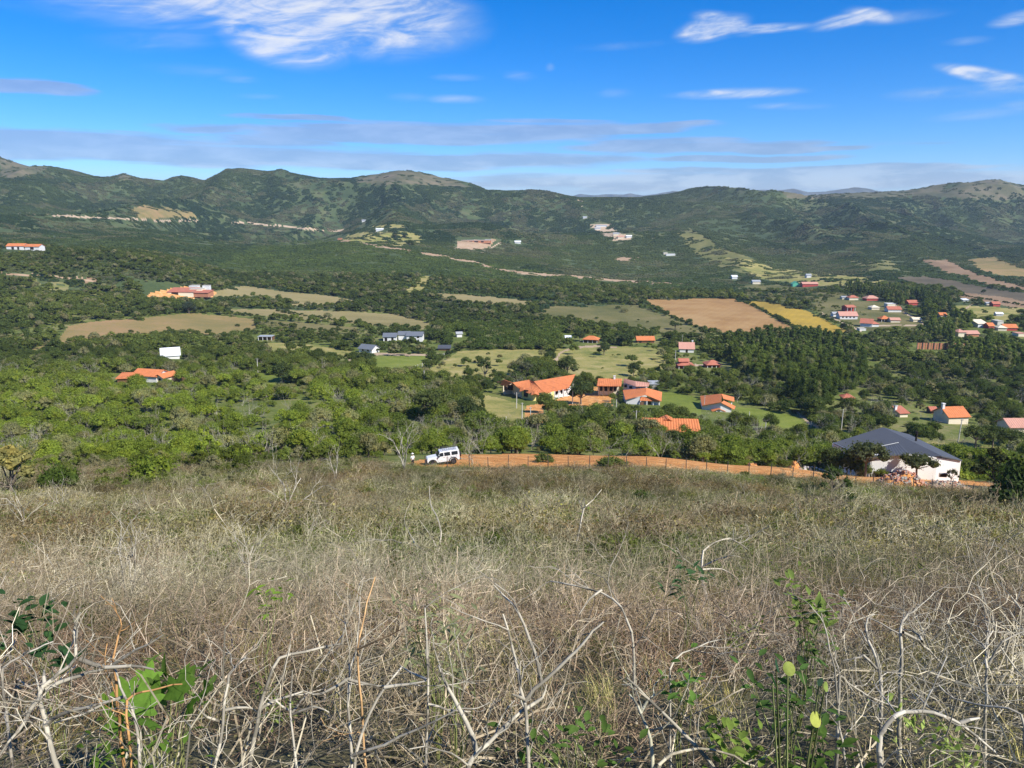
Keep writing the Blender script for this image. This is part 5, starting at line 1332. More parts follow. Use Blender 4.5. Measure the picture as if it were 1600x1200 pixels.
# hills: patches of scrub that follow the slope
x, y, r = sample_band(500, 2350, 1 / 46.0, 9)
keepn = (y > 640) | (r.random(len(y)) < np.clip((y - 520) / 160, 0, 1))
x, y = x[keepn], y[keepn]
z = height(x, y); n = len(x)
e_ = 4.0
nx = -(height(x + e_, y) - height(x - e_, y)) / (2 * e_); ny = -(height(x, y + e_) - height(x, y - e_)) / (2 * e_)
ok, px, py = free(x, y, z, np.full(n, 3.0), np.full(n, 2.2), .7, .1, r)
crest = inpoly(px, py, [(550, 262), (740, 262), (735, 292), (560, 288)]) | inpoly(px, py, [(1210, 270), (1640, 270), (1640, 306), (1210, 308)]) | inpoly(px, py, [(-200, 230), (85, 240), (60, 275), (-200, 285)])
ok &= ~(crest & (r.random(n) < .62))
bald = fbm(x / 130, y / 130, 61, 3); ok &= ~((bald < .36) & (r.random(n) < .6))
x, y, z, nx, ny, px, py = (k[ok] for k in (x, y, z, nx, ny, px, py)); n = len(x)
sc3 = np.stack([r.uniform(.8, 1.25, n)] * 3, 1); lumps = fbm(x / 26, y / 26, 67, 2); sc3 *= (.75 + .55 * lumps)[:, None]
sc3[:, 2] *= r.uniform(.45, .95, n)
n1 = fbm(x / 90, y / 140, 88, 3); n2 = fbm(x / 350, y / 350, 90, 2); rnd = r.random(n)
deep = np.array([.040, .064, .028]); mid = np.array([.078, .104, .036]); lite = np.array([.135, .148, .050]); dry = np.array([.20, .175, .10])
t = np.clip((n1 - .32) * 2.2 + (rnd - .5) * .5, 0, 1)[:, None]; c = deep * (1 - t) + mid * t  # tone varies by stand; darker patches also paint in the missing cloud shadow
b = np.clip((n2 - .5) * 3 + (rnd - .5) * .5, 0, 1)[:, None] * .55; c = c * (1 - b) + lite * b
d_ = ((fbm(x / 60, y / 60, 97, 3) > .60) * .5 * (r.random(n) < .8))[:, None]; c = c * (1 - d_) + dry * d_; c = c * np.array([.88, .97, .98])
lobe = inpoly(px, py, [(400, 385), (520, 372), (700, 402), (900, 434), (1080, 446), (1000, 462), (760, 450), (560, 440), (400, 445), (330, 420)])
c = np.where((lobe & (rnd < .8))[:, None], c * .35 + np.array([.105, .145, .04]) * .65, c)
lobe2 = inpoly(px, py, [(0, 390), (120, 388), (250, 405), (270, 425), (140, 432), (0, 428)])
c = np.where((lobe2 & (rnd < .8))[:, None], c * .35 + np.array([.135, .15, .058]) * .65, c)
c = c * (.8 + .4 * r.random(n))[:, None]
rt = np.stack([-ny * -1.0, nx, r.uniform(0, 6.28, n)], 1)
# tilt: rotate about x by atan(dz/dy), about y by -atan(dz/dx), keeping the turn about z small enough to stay on the slope
rt[:, 0] = np.arctan(-ny); rt[:, 1] = np.arctan(nx); rt[:, 2] = 0
flip = r.random(n) < .5
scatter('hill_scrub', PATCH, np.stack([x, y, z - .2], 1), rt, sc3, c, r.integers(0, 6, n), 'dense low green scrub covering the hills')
print('hill patches', n)
# ------------------------------------------------------------------ the dry brush slope in front of the camera
YN = np.concatenate([np.linspace(1.2, 30, 900), np.linspace(30.1, 125, 900)])
def near_at(px, py):
    a, e = px_dir(px, py); hh = height(a * YN, YN); k = int(np.argmax(hh > e * YN))
    if not hh[k] > e * YN[k]: k = len(YN) - 1
    return float(a * YN[k]), float(YN[k]), float(hh[k])
def tangle(seed, ns, L, r, lvl, tilt, nb=.7, steps=6, rmin=.0016, spread=.35, lift=.0, wander=.24):
    R = np.random.default_rng(seed); out = []
    for i in range(ns):
        a = R.uniform(0, 6.28); t = R.uniform(*tilt); q = spread * math.sqrt(R.random()); b = R.uniform(0, 6.28)
        grow(R, (math.cos(b) * q, math.sin(b) * q, -.08), (math.cos(a) * math.sin(t), math.sin(a) * math.sin(t), math.cos(t)), L * R.uniform(.6, 1.2), r * R.uniform(.6, 1.2), lvl, out, wander, nb, lift, .55, steps, (.4, 1.2), rmin)
    return out
def fluff(seed, n, R_, H, size, mat):
    L = Leafy(seed); r = L.r
    p = np.stack([r.normal(0, R_ * .5, n), r.normal(0, R_ * .5, n), np.abs(r.normal(0, .5, n)) * H], 1)
    L.cards(p, r.normal(size=(n, 3)) + 1e-3, size * r.uniform(.5, 1.5, n), .42); return L.mesh('leaf_litter', mat)
def blades(seed, n, R_, H, w, mat, lean=.5):
    r = np.random.default_rng(seed); V = []; Q = []
    for i in range(n):
        a = r.uniform(0, 6.28); q = R_ * math.sqrt(r.random()); b = r.uniform(0, 6.28); h = H * r.uniform(.5, 1.2); l = lean * r.uniform(.2, 1.4) * h
        x, y = math.cos(a) * q, math.sin(a) * q; dx, dy = math.cos(b), math.sin(b); wx, wy = -dy * w, dx * w
        k = len(V)
        for t, ww in ((0, 1), (.55, .8), (1, .12)):
            cx, cy, cz = x + dx * l * t * t, y + dy * l * t * t, h * t * (1 - .2 * t)
            V += [(cx - wx * ww, cy - wy * ww, cz - .03), (cx + wx * ww, cy + wy * ww, cz - .03)]
        Q += [(k, k + 1, k + 3, k + 2), (k + 2, k + 3, k + 5, k + 4)]
    return make_mesh('grass_tuft', V, Q, None, [mat], attrs={'lv': ('FACE', 'FLOAT', np.repeat(r.random(n), 2))})
nA = [seg_mesh('twig_tangle', tangle(900 + i, 8, 1.25, .0095, 2, (.5, 1.5), wander=.33), TM_I, 3) for i in range(5)]
nB = [seg_mesh('fine_brush', tangle(920 + i, 22, .66, .0042, 1, (.3, 1.4), .75, 5, .0012, .35, .0, .36), TM_I, 3) for i in range(4)]
nC = [seg_mesh('sprawling_branch', tangle(940 + i, 3, 1.5, .014, 2, (1.1, 1.5), .6, 8, .002, .2, -.02, .18), TM_I, 4) for i in range(4)]
mA = [seg_mesh('twig_tangle_far', tangle(960 + i, 8, 1.5, .021, 2, (.5, 1.5), .5, 5, .007, .5, .0, .33), TM_I, 3) for i in range(5)]
mB = [seg_mesh('fine_brush_far', tangle(980 + i, 20, .75, .011, 1, (.4, 1.5), .5, 4, .005, .7, .0, .36), TM_I, 3) for i in range(4)]
nD = [fluff(1000 + i, 260, .55, .5, .019, LM_I) for i in range(3)]
mD = [fluff(1010 + i, 260, 1.0, .6, .085, LM_I) for i in range(3)]
nG = [blades(1020 + i, 60, .22, .42, .0035, LM_I, .6) for i in range(3)]
mG = [blades(1030 + i, 70, .7, .5, .012, LM_I, .7) for i in range(3)]
nL = []
for i in range(3):
    L = Leafy(1040 + i)
    for j in range(5):
        c = (L.r.uniform(-.3, .3), L.r.uniform(-.3, .3), L.r.uniform(.1, .55)); L.leaves(c, .2, 34, .06, .9, .5, .2, 1.1, .45)
    nL.append(L.mesh('leafy_herb', LM_I))
def wedge(y0, y1, dens, seed, sw=.74, m_=2.5):
    r = np.random.default_rng(seed)
    n = int((sw * (y1 * y1 - y0 * y0) + 2 * m_ * (y1 - y0)) * dens * 1.0)
    y = np.sqrt(r.random(n) * (y1 * y1 - y0 * y0) + y0 * y0); x = r.uniform(-1, 1, n) * (sw * y + m_)
    return x, y, r
PALE = np.array([.54, .49, .36]); TAN = np.array([.37, .325, .19]); BRN = np.array([.19, .155, .095]); RED = np.array([.23, .135, .09]); DARKT = np.array([.11, .09, .07])
OLV = np.array([.17, .21, .06]); STRAW = np.array([.42, .38, .18]); GRN = np.array([.14, .19, .045])
def brush_fields(x, y):
    red = np.clip((fbm(x / 4.5, y / 4.5, 201, 3) - .49) * 7, 0, 1)
    grn = np.clip((fbm(x / 6 + 3, y / 8, 211, 3) - .40) * 6, 0, 1) * (1 - .6 * red)
    pal = np.clip((fbm(x / 4 + 9, y / 4, 221, 3) - .42) * 4, 0, 1)
    return red, grn, pal
def brush(name, protos, y0, y1, dens, seed, mode, s0, s1, label=None, flat=.0):
    x, y, r = wedge(y0, y1, dens, seed)
    z = height(x, y); px, py = to_px(x, y, z)
    lim = 101 + 6 * (fbm(x / 9, y / 9, 71, 2) - .5)
    ok = (cover(px, py, y) == 0) & (y < lim - .5)
    # the road keeps its view: shorter brush just in front of it
    edge = np.where((px > 600) & (px < 1540), np.clip((98 - y) / 16, .2, 1), np.clip((102 - y) / 8, .5, 1))
    red, grn, pal = brush_fields(x, y); n = len(x); q = r.random(n)
    if mode == 'pale':
        w = np.clip(.25 + .65 * pal + .35 * (q - .5), 0, 1)[:, None]; c = BRN * (1 - w) + PALE * w
        c = c * (1 - .45 * red[:, None]) + RED * .45 * red[:, None]; g = (grn * .35)[:, None]; c = c * (1 - g) + np.array([.34, .35, .20]) * g
    elif mode == 'fine':
        w = np.clip(.35 + .5 * (q - .5) + .25 * pal, 0, 1)[:, None]; c = BRN * (1 - w) + TAN * w
        c = c * (1 - .8 * red[:, None]) + RED * .8 * red[:, None]; g = (grn * .6)[:, None]; c = c * (1 - g) + np.array([.27, .28, .13]) * g
    elif mode == 'leaf':
        w = q[:, None]; c = BRN * (1 - w) + STRAW * w; g = np.clip(grn * 1.0 + .15, 0, 1)[:, None] * (r.random((n, 1)) < .6)
        c = c * (1 - g) + (OLV * .6 + GRN * .5) * g; c = c * (1 - .6 * red[:, None]) + RED * .6 * red[:, None]
    elif mode == 'grass':
        w = np.clip(grn + .2 * (q - .5), 0, 1)[:, None]; c = STRAW * (1 - w) * .85 + OLV * w
        ok &= (r.random(n) < .35 + .65 * grn)
    elif mode == 'herb':
        w = q[:, None]; c = OLV * (1 - w) + GRN * w * 1.1; ok &= (r.random(n) < .06 + .8 * grn)
    far_dim = 1
    c = c * (.6 + .7 * r.random(n))[:, None] * (.42 + 1.15 * fbm(x / 2.6, y / 2.6, 241, 3))[:, None] * (.62 + .75 * fbm(x / 12, y / 9, 251, 2))[:, None]
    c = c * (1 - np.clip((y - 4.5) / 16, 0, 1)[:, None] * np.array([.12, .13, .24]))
    dist_c = np.sqrt(x * x + y * y); ok &= dist_c > 1.9
    x, y, z, c, edge = x[ok], y[ok], z[ok], c[ok], edge[ok]; n = len(x)
    s = r.uniform(s0, s1, n) * (.45 + 1.1 * fbm(x / 3.5, y / 3.5, 231, 2)); s = np.where(y < 26, np.minimum(s, min(s1, .78)), s); s3 = np.stack([s, s, s * edge], 1)
    rt = np.stack([r.normal(0, .12, n) - .25, r.normal(0, .12, n), r.uniform(0, 6.28, n)], 1)
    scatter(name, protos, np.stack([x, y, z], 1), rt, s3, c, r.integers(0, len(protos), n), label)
    return n
tot = 0
tot += brush('dry_brush', nA, 1.6, 17, 3.0, 1, 'pale', .5, 1.15, 'tangle of bare grey twigs covering the near slope')
tot += brush('dry_brush', nB, 1.6, 17, 2.6, 2, 'fine', .6, 1.2, 'fine reddish brown dead stems between the grey twigs')
tot += brush('dry_brush', nC, 7, 34, .35, 3, 'pale', .4, .8, 'long pale dead branches sprawling over the near slope')
tot += brush('leaf_litter', nD, 1.6, 17, 4.5, 4, 'leaf', .7, 1.3, 'dry curled leaves caught in the brush')
tot += brush('grass', nG, 1.6, 17, 4.0, 5, 'grass', .6, 1.3, 'straw-coloured and olive grass among the twigs')
tot += brush('undergrowth', nL, 1.6, 24, 2.2, 6, 'herb', .5, 1.1, 'small green leafy herbs coming up through the twigs')
tot += brush('dry_brush', mA, 16, 102, 1.2, 7, 'pale', .4, 1.15, 'bare grey shrubs covering the slope down to the road')
tot += brush('dry_brush', mB, 15, 102, .8, 8, 'fine', .5, 1.4, 'brown brush covering the slope down to the road')
tot += brush('leaf_litter', mD, 14, 102, .95, 9, 'leaf', .8, 1.3, 'dry leaves hanging in the brush down the slope')
tot += brush('grass', mG, 14, 102, 1.2, 10, 'grass', .8, 1.4, 'olive and straw grass on the slope down to the road')
tot += brush('undergrowth', [PROTO[('low', v, 'mid')] for v in range(3)], 14, 101, .22, 12, 'herb', .08, .36, 'low green bushes scattered down the brush slope')
tot += brush('dry_brush', [seg_mesh('bare_shrub', bare_shape(60 + v), TM_I, 3) for v in range(4)], 34, 99, .10, 13, 'pale', .22, .55, 'pale leafless bushes standing out of the brush')
tot += brush('dry_brush', [seg_mesh('bare_shrub', bare_shape(70 + v), TM_I, 3) for v in range(4)], 13, 36, .12, 14, 'pale', .14, .3, 'small pale leafless bushes in the middle of the brush slope')
print('brush', tot)

# --- single dead branches and shrubs that stand out
PALEC = (.36, .325, .25)
def dead_branch(label, lines, Y, rpx, seed, colr=PALEC, drift=.35, twigs=1.0, tip=None, ground=True, name='dead_branch', group=None, twigL=.34):
    """lines: photo polylines; Y distance of the first point; rpx radius in photo pixels"""
    R = np.random.default_rng(seed); out = []; base = None; orange = []
    for li, ln in enumerate(lines):
        if li == 0: y0 = Y
        else:   # a side branch leaves from the nearest point of the main one
            q0 = ln[0]; k = int(np.argmin([(p[0] - q0[0]) ** 2 + (p[1] - q0[1]) ** 2 for p in allpx])); y0 = allw[k].y
        dirn = drift * R.uniform(-.6, 1.0) if li else drift
        pts = []; n = len(ln)
        for i, p in enumerate(ln): pts.append(up(p[0], p[1], y0 + dirn * i / max(1, n - 1)))
        if li == 0: allpx, allw = [], []
        if li == 0 and ground:
            g = hz(pts[0].x, pts[0].y - .1)
            if pts[0].z > g: pts.insert(0, Vector((pts[0].x + .03, pts[0].y - .08, g - .08))); allpx.append((ln[0][0], ln[0][1] + 150)); allw.append(pts[0])
        allpx += list(ln); allw += pts[-n:]
        # smooth and roughen the line
        fine = []
        for a, b in zip(pts[:-1], pts[1:]):
            m_ = max(2, int((b - a).length / (.07 * max(Y / 3, 1))))
            fine += [a.lerp(b, t / m_) for t in range(m_)]
        fine.append(pts[-1]); m_ = len(fine)
        for i in range(1, m_ - 1): fine[i] = (fine[i - 1] + fine[i] * 2 + fine[i + 1]) / 4 + Vector(R.normal(0, .0028 * Y / 3, 3))
        r0 = (rpx if li == 0 else rpx * .72) * y0 / FPX
        for i in range(m_ - 1):
            t0, t1 = i / (m_ - 1), (i + 1) / (m_ - 1)
            out.append((*fine[i], *fine[i + 1], r0 * (1 - .62 * t0), r0 * (1 - .62 * t1)))
            if R.random() < .34 * twigs and t0 > .15:
                d = np.array(fine[i + 1] - fine[i]); d /= np.linalg.norm(d); s_ = R.normal(size=3); dd = d * .7 + s_ * .55 + np.array([0, 0, .25])
                grow(R, fine[i + 1], dd, twigL * min(Y / 3, 1.3 + Y / 22) * R.uniform(.4, 1.1), r0 * .30, 1, out, .2, .55, .02, .6, 5, (.4, 1.0), .0011 * max(1, Y / 3))
    b = allw[0]; t = tag(link(name, None), label, 'branch', group) if False else None
    me = seg_mesh(name, out, TM_O, 6 if Y < 8 else 4)
    me.transform(Matrix.Translation(-Vector(b)))
    o = link(name, me, None, b); o.color = (*colr, 1); tag(o, label, 'branch', group)
    return o
ORG = (.40, .22, .085)
H = [
 ('thick pale lichen-spotted branch forking in the bottom corner beside the big green leaves', [[(96, 1215), (78, 1160), (70, 1130), (62, 1092), (66, 1075), (92, 1050), (125, 1030), (113, 985), (125, 957)], [(125, 1030), (165, 1045), (205, 1040), (240, 1046)], [(70, 1078), (110, 1060), (140, 1050), (170, 1044)], [(70, 1135), (95, 1115), (135, 1105), (172, 1096)], [(62, 1092), (48, 1105), (30, 1140), (0, 1180)], [(70, 1075), (69, 1048)]], 2.5, 6.0, PALEC),
 ('curved pale branch with orange tip crossing in front of the big green leaves', [[(219, 1215), (216, 1150), (205, 1105), (186, 1075), (178, 1040)], [(178, 1038), (210, 1018), (255, 992)], [(195, 1088), (170, 1096), (130, 1118), (85, 1130)]], 2.45, 4.6, PALEC),
 ('orange bare twig rising from the curved pale branch', [[(178, 1040), (177, 1032), (180, 1008), (190, 978)]], 2.75, 4.0, ORG),
 ('orange bare twig slanting low over the big green leaves', [[(195, 1088), (222, 1080), (252, 1074), (284, 1069)]], 2.55, 3.6, ORG),
 ('smooth pale upright stem with a bent top just past the big green leaves', [[(326, 1210), (345, 1165), (350, 1100), (354, 1070), (364, 1042), (384, 1027)], [(350, 1110), (388, 1105), (400, 1112)], [(349, 1130), (322, 1120), (310, 1108)]], 2.7, 4.2, PALEC),
 ('thick white leaning stem whose top bends sharply sideways', [[(386, 1210), (398, 1150), (408, 1105), (420, 1062), (432, 1024), (475, 1019), (534, 1006)], [(404, 1110), (430, 1095), (475, 1080)]], 2.8, 5.2, PALEC),
 ('thin white stem with paired side twigs next to the sharply bent one', [[(466, 1215), (456, 1140), (453, 1100), (457, 1048)], [(456, 1117), (478, 1106), (500, 1105), (514, 1113)], [(455, 1112), (430, 1098), (415, 1090)], [(455, 1115), (470, 1095), (480, 1085)]], 2.7, 3.4, PALEC),
 ('tall straight stem turning orange-brown towards its tip', [[(549, 1215), (549, 1175), (545, 1130), (543, 1080), (549, 1040), (558, 1012)], [(545, 1060), (515, 1080), (490, 1088), (470, 1078)], [(546, 1062), (575, 1070), (600, 1072)]], 2.7, 4.2, PALEC),
 ('slender orange-brown tip standing above the fork of straight stems', [[(558, 1012), (565, 980), (574, 940), (586, 902)], [(558, 1015), (590, 1000), (630, 982)]], 2.75, 3.0, (.42, .26, .12)),
 ('white branch of a low fork slanting up to a pointed end', [[(552, 1180), (580, 1112), (600, 1074), (628, 1042)], [(601, 1074), (640, 1072), (666, 1064)], [(552, 1180), (600, 1162), (650, 1140), (712, 1110)]], 2.6, 4.6, PALEC),
 ('upright white stem standing alone left of the centre', [[(664, 1215), (667, 1140), (669, 1060), (667, 1000), (664, 950)], [(668, 1100), (700, 1108), (735, 1112)], [(668, 1062), (640, 1048), (625, 1040)]], 2.9, 3.6, PALEC),
 ('stout pale log-like branch lying up towards the centre', [[(730, 1190), (745, 1175), (775, 1147), (805, 1120), (825, 1105)], [(744, 1172), (728, 1125), (710, 1092), (690, 1060), (686, 1040)]], 2.5, 7.0, (.33, .30, .23)),
 ('tall forked white trunk at the bottom centre with long arching arm', [[(826, 1215), (824, 1150), (820, 1100), (811, 1050), (800, 1010), (786, 960)], [(821, 1095), (850, 1062), (890, 1030), (910, 1008), (926, 984), (943, 972)], [(846, 1066), (838, 1020), (822, 978), (800, 943), (772, 915)], [(821, 1108), (850, 1090), (854, 1070)], [(818, 1092), (800, 1085)]], 2.6, 5.2, PALEC),
 ('slanting brown-grey branch right of the forked trunk', [[(1020, 1215), (1015, 1150), (1006, 1125), (996, 1105), (984, 1086)], [(1000, 1115), (1010, 1098), (1022, 1085)]], 2.8, 5.0, (.36, .34, .24)),
 ('long straight pole-like branch slanting down to the green herbs', [[(1130, 1215), (1085, 1160), (1058, 1135), (1014, 1090), (980, 1060)], [(1058, 1135), (1030, 1140), (1010, 1142)]], 2.7, 5.4, (.30, .27, .20)),
 ('low branch arching flat along the bottom edge', [[(1025, 1190), (1050, 1178), (1075, 1170), (1110, 1168), (1150, 1181), (1182, 1198)]], 2.35, 4.4, (.34, .30, .21)),
 ('white bow-shaped branch lying in the dark twigs near the corner', [[(1374, 1145), (1392, 1120), (1410, 1112), (1440, 1109), (1472, 1116), (1500, 1130), (1524, 1148), (1556, 1176)], [(1500, 1130), (1530, 1122)]], 2.6, 6.0, (.40, .37, .30)),
 ('thin straight stem rising beside the pale yellow-green leaves', [[(1326, 1215), (1318, 1160), (1310, 1110), (1302, 1040), (1292, 990), (1283, 958)], [(1309, 1100), (1290, 1112), (1272, 1120)]], 2.6, 3.2, PALEC),
 ('curving pale branch running from the thin stem into the dark tangle', [[(1310, 1048), (1322, 1066), (1345, 1080), (1362, 1091), (1402, 1105)], [(1362, 1091), (1362, 1110), (1372, 1130), (1395, 1142)]], 2.9, 3.8, PALEC),
 ('hooked branch looping up out of the dark tangle', [[(1376, 1055), (1366, 1030), (1358, 1000), (1352, 975), (1354, 964), (1366, 960)], [(1370, 1045), (1350, 1022), (1335, 1026), (1318, 1032)]], 3.6, 3.6, PALEC),
 ('knotted pale branch crossing the top of the dark tangle', [[(1410, 988), (1409, 970), (1420, 958), (1432, 952)], [(1411, 988), (1435, 1000), (1450, 1015), (1468, 1032), (1490, 1062)], [(1440, 1002), (1436, 990), (1424, 985)]], 3.8, 4.0, PALEC),
 ('forked upright twig at the edge of the dark tangle', [[(1542, 1040), (1541, 1018), (1543, 998), (1551, 986)], [(1541, 1015), (1528, 1000), (1512, 985)], [(1546, 1035), (1556, 1015), (1580, 994), (1605, 985)]], 3.6, 3.2, PALEC),
 ('long thin branch crossing low behind the bow-shaped one', [[(1600, 1110), (1560, 1104), (1520, 1100), (1490, 1092), (1466, 1070)]], 3.0, 3.2, PALEC),
 ('arching white dead shrub with a drooping crown halfway up the slope', [[(1108, 948), (1098, 912), (1096, 884), (1099, 861), (1116, 845), (1139, 839), (1169, 859)], [(1097, 886), (1122, 874), (1140, 868)], [(1097, 890), (1130, 886), (1150, 900), (1172, 930)]], None, 2.6, PALEC),
 ('pale bent branch with long horizontal arm above the tangle', [[(676, 880), (657, 854), (648, 849), (626, 846), (600, 842), (572, 842)], [(648, 849), (640, 835), (632, 818)]], None, 2.1, PALEC),
 ('tall thin wavering dead sapling beside the long horizontal arm', [[(683, 883), (684, 856), (690, 831), (679, 803), (671, 788), (671, 760)], [(684, 860), (672, 830), (655, 812)]], None, 1.7, PALEC),
 ('slim Y-topped dead sapling standing out on the brush slope', [[(898, 862), (906, 825), (915, 790), (924, 780), (940, 765)], [(915, 792), (912, 778)]], None, 1.8, PALEC),
 ('bundle of pale fallen branches fanning up the slope', [[(40, 960), (80, 935), (120, 912), (160, 905)], [(60, 948), (100, 905), (135, 900)], [(50, 955), (110, 925), (150, 918)]], None, 2.0, PALEC),
 ('pale broken branch near the dark-leaved plant', [[(0, 1040), (30, 1025), (60, 1012), (82, 1003)], [(38, 1021), (44, 1016)]], 3.1, 3.4, (.36, .32, .25)),
 ('long branch reaching down from the big tangle at the centre', [[(990, 985), (975, 950), (940, 922), (900, 915), (860, 908)], [(940, 922), (920, 935), (905, 960)]], 4.6, 3.0, PALEC),
 ('slanting thin branch beside the small green herbs', [[(1046, 1045), (1062, 1020), (1090, 1010), (1122, 1000)], [(1060, 1045), (1075, 1075), (1096, 1118)]], 3.3, 2.6, PALEC),
]
for i, (lb, lines, Y, rp, cl) in enumerate(H):
    if Y is None: Y = near_at(*lines[0][0])[1]
    dead_branch(lb, lines, Y, rp, 1200 + i, cl, drift=.3 * (Y / 3), twigs=.9 if rp > 2.2 else .5)
def dead_shrub(label, px, py, hpx, seed, colr=(.38, .345, .27), group=None):
    x, y, z = near_at(px, py); R = np.random.default_rng(seed); out = []; hh = hpx * y / FPX
    for i in range(R.integers(2, 4)):
        a = R.uniform(0, 6.28); t = R.uniform(.1, .55)
        grow(R, (R.uniform(-.05, .05), R.uniform(-.05, .05), -.15), (math.cos(a) * t, math.sin(a) * t, 1), hh * 1.0, max(.014, hh * .018), 2, out, .15, .8, .02, .6, 6, (.35, .9), .006 if y > 15 else .003)
    o = link('dead_shrub', seg_mesh('dead_shrub', out, TM_O, 4), None, (x, y, z)); o.color = (*colr, 1); tag(o, label, 'dead shrub', group)
for i, (lb, px, py, hp) in enumerate([
 ('tall pale dead sapling at the picture edge under the yellowish tree', 37, 836, 78), ('small white dead shrub low on the brush slope near the yellowish tree', 219, 814, 40), ('leaning dead shrub at the top of the near slope', 268, 805, 34),
 ('thin upright dead shrub just below the green shrub line', 315, 786, 38), ('tall slanting dead sapling reaching the green shrub line', 453, 806, 78), ('tall thin dead stem over the fan of pale fallen branches', 378, 932, 100),
 ('pale many-stemmed dead shrub in the middle of the near tangle', 205, 950, 125), ('small spreading dead shrub above the yellow-green bush', 240, 880, 52), ('white bare sapling rising from the green shrub line', 524, 752, 46),
 ('bare pale tree next to the standing person', 632, 735, 62), ('forked bare sapling at the roadside behind the white car', 738, 727, 42), ('short dead shrub on the slope straight below the tiled roofs', 1161, 790, 26),
 ('leaning dead shrub by the yellowish seed spikes', 1248, 828, 42), ('bare sapling mixed with the green bush at the fence', 1312, 778, 34), ('curved dead shrub above the leafy light-green plant', 1268, 894, 52),
 ('small dead shrub just uphill of the rubble', 1410, 772, 22), ('dead shrub by the lone fence post', 1392, 838, 34), ('dead shrub on the bare slope below the dark trees', 1545, 880, 44), ('bare bush under the yellowish tree', 100, 800, 44),
 ('twiggy dead shrub right in the middle of the slope', 830, 800, 26), ('dead shrub over the pinkish brush', 470, 860, 50), ('crooked dead shrub below the Y-topped sapling', 985, 830, 56)]):
    dead_shrub(lb, px, py, hp, 1400 + i)

# --- living plants on the slope
def leafy_bush(label, px, py, wpx, k, colr, name='green_bush', cat='bush', hs=1.0, v=0):
    x, y, z = near_at(px, py); s = wpx * y / FPX / 4.6
    cm, tm = PROTO[(k, v)]
    t = thing(name, label, cat, (x, y, z - .1 * s)); t.scale = (s, s, s * hs); t.rotation_euler = (0, 0, px * .37)
    c = link('crown', cm, t); c.color = (*colr, 1); link('trunk', tm, t); return t
leafy_bush('dark green bush low on the left part of the brush slope', 150, 900, 62, 'low', (.08, .13, .03), hs=1.0)
leafy_bush('yellow-green bush in the brush next to the dark green one', 268, 908, 72, 'low', (.19, .22, .04), hs=1.1, v=1)
leafy_bush('small yellow-green bush at the rim of the pale fallen branches', 180, 945, 46, 'low', (.15, .165, .04), hs=.8, v=2)
leafy_bush('low bluish green bush near the slanting dead sapling', 385, 850, 60, 'low', (.09, .13, .05), hs=.5)
leafy_bush('small green bush alone high on the brush slope', 1003, 788, 44, 'low', (.07, .11, .025), hs=1.1, v=1)
leafy_bush('green bush with pale stem breaking the line of the dirt road', 1300, 775, 58, 'open', (.07, .105, .03), hs=1.0)
leafy_bush('wide yellow-green bush below the lone fence post', 1345, 822, 96, 'low', (.17, .18, .045), hs=.8, v=2)
leafy_bush('dark green bush behind the yellow-green bush by the lone post', 1330, 797, 50, 'low', (.06, .095, .022), hs=1.1)
leafy_bush('narrow pale yellow bush halfway between road and camera', 1216, 825, 24, 'low', (.30, .29, .09), hs=1.7)
leafy_bush('small olive bush beside the horizontal dead arm', 545, 895, 40, 'low', (.15, .15, .04), hs=.8, v=1)
leafy_bush('olive bush beneath the wavering dead sapling', 628, 888, 46, 'low', (.13, .15, .045), hs=.8)
leafy_bush('faint green bush around the foot of the wavering dead sapling', 672, 855, 70, 'open', (.11, .14, .05), hs=.6)
leafy_bush('olive yellow bush on the slope below the white car', 640, 812, 44, 'low', (.17, .17, .05), hs=.6, v=2)
leafy_bush('dark tree with dense crown overhanging the end of the road', 1606, 798, 128, 'low', (.05, .075, .024), 'green_tree', 'tree', 1.4)
leafy_bush('grey-green thorny tree in front of the pier end of the grey-roofed house', 1552, 765, 84, 'open', (.075, .09, .035), 'green_tree', 'tree', 1.0, 1)
leafy_bush('dark spreading tree at the picture edge above the brush', 1665, 772, 130, 'round', (.05, .075, .022), 'green_tree', 'tree', 1.0)
leafy_bush('bushy dark shrub under the trees at the road end', 1560, 800, 70, 'low', (.04, .06, .02), hs=1.0, v=2)
leafy_bush('sparse yellowish tree with small leaves at the picture edge', 22, 778, 110, 'open', (.27, .25, .09), 'yellowish_tree', 'tree', .95)
leafy_bush('dark leafy tree beside the sparse yellowish one', 92, 768, 70, 'low', (.08, .12, .025), 'green_tree', 'tree', 1.3, 1)
leafy_bush('bright yellow-green bush at the edge of the green shrubs', 240, 752, 90, 'low', (.15, .20, .03), hs=1.0, v=2)
leafy_bush('roadside green bush breaking the orange road', 848, 722, 34, 'low', (.10, .13, .035), hs=1.0)
leafy_bush('low green bush on the road verge below the main villas', 955, 729, 60, 'low', (.11, .14, .035), hs=.5, v=1)

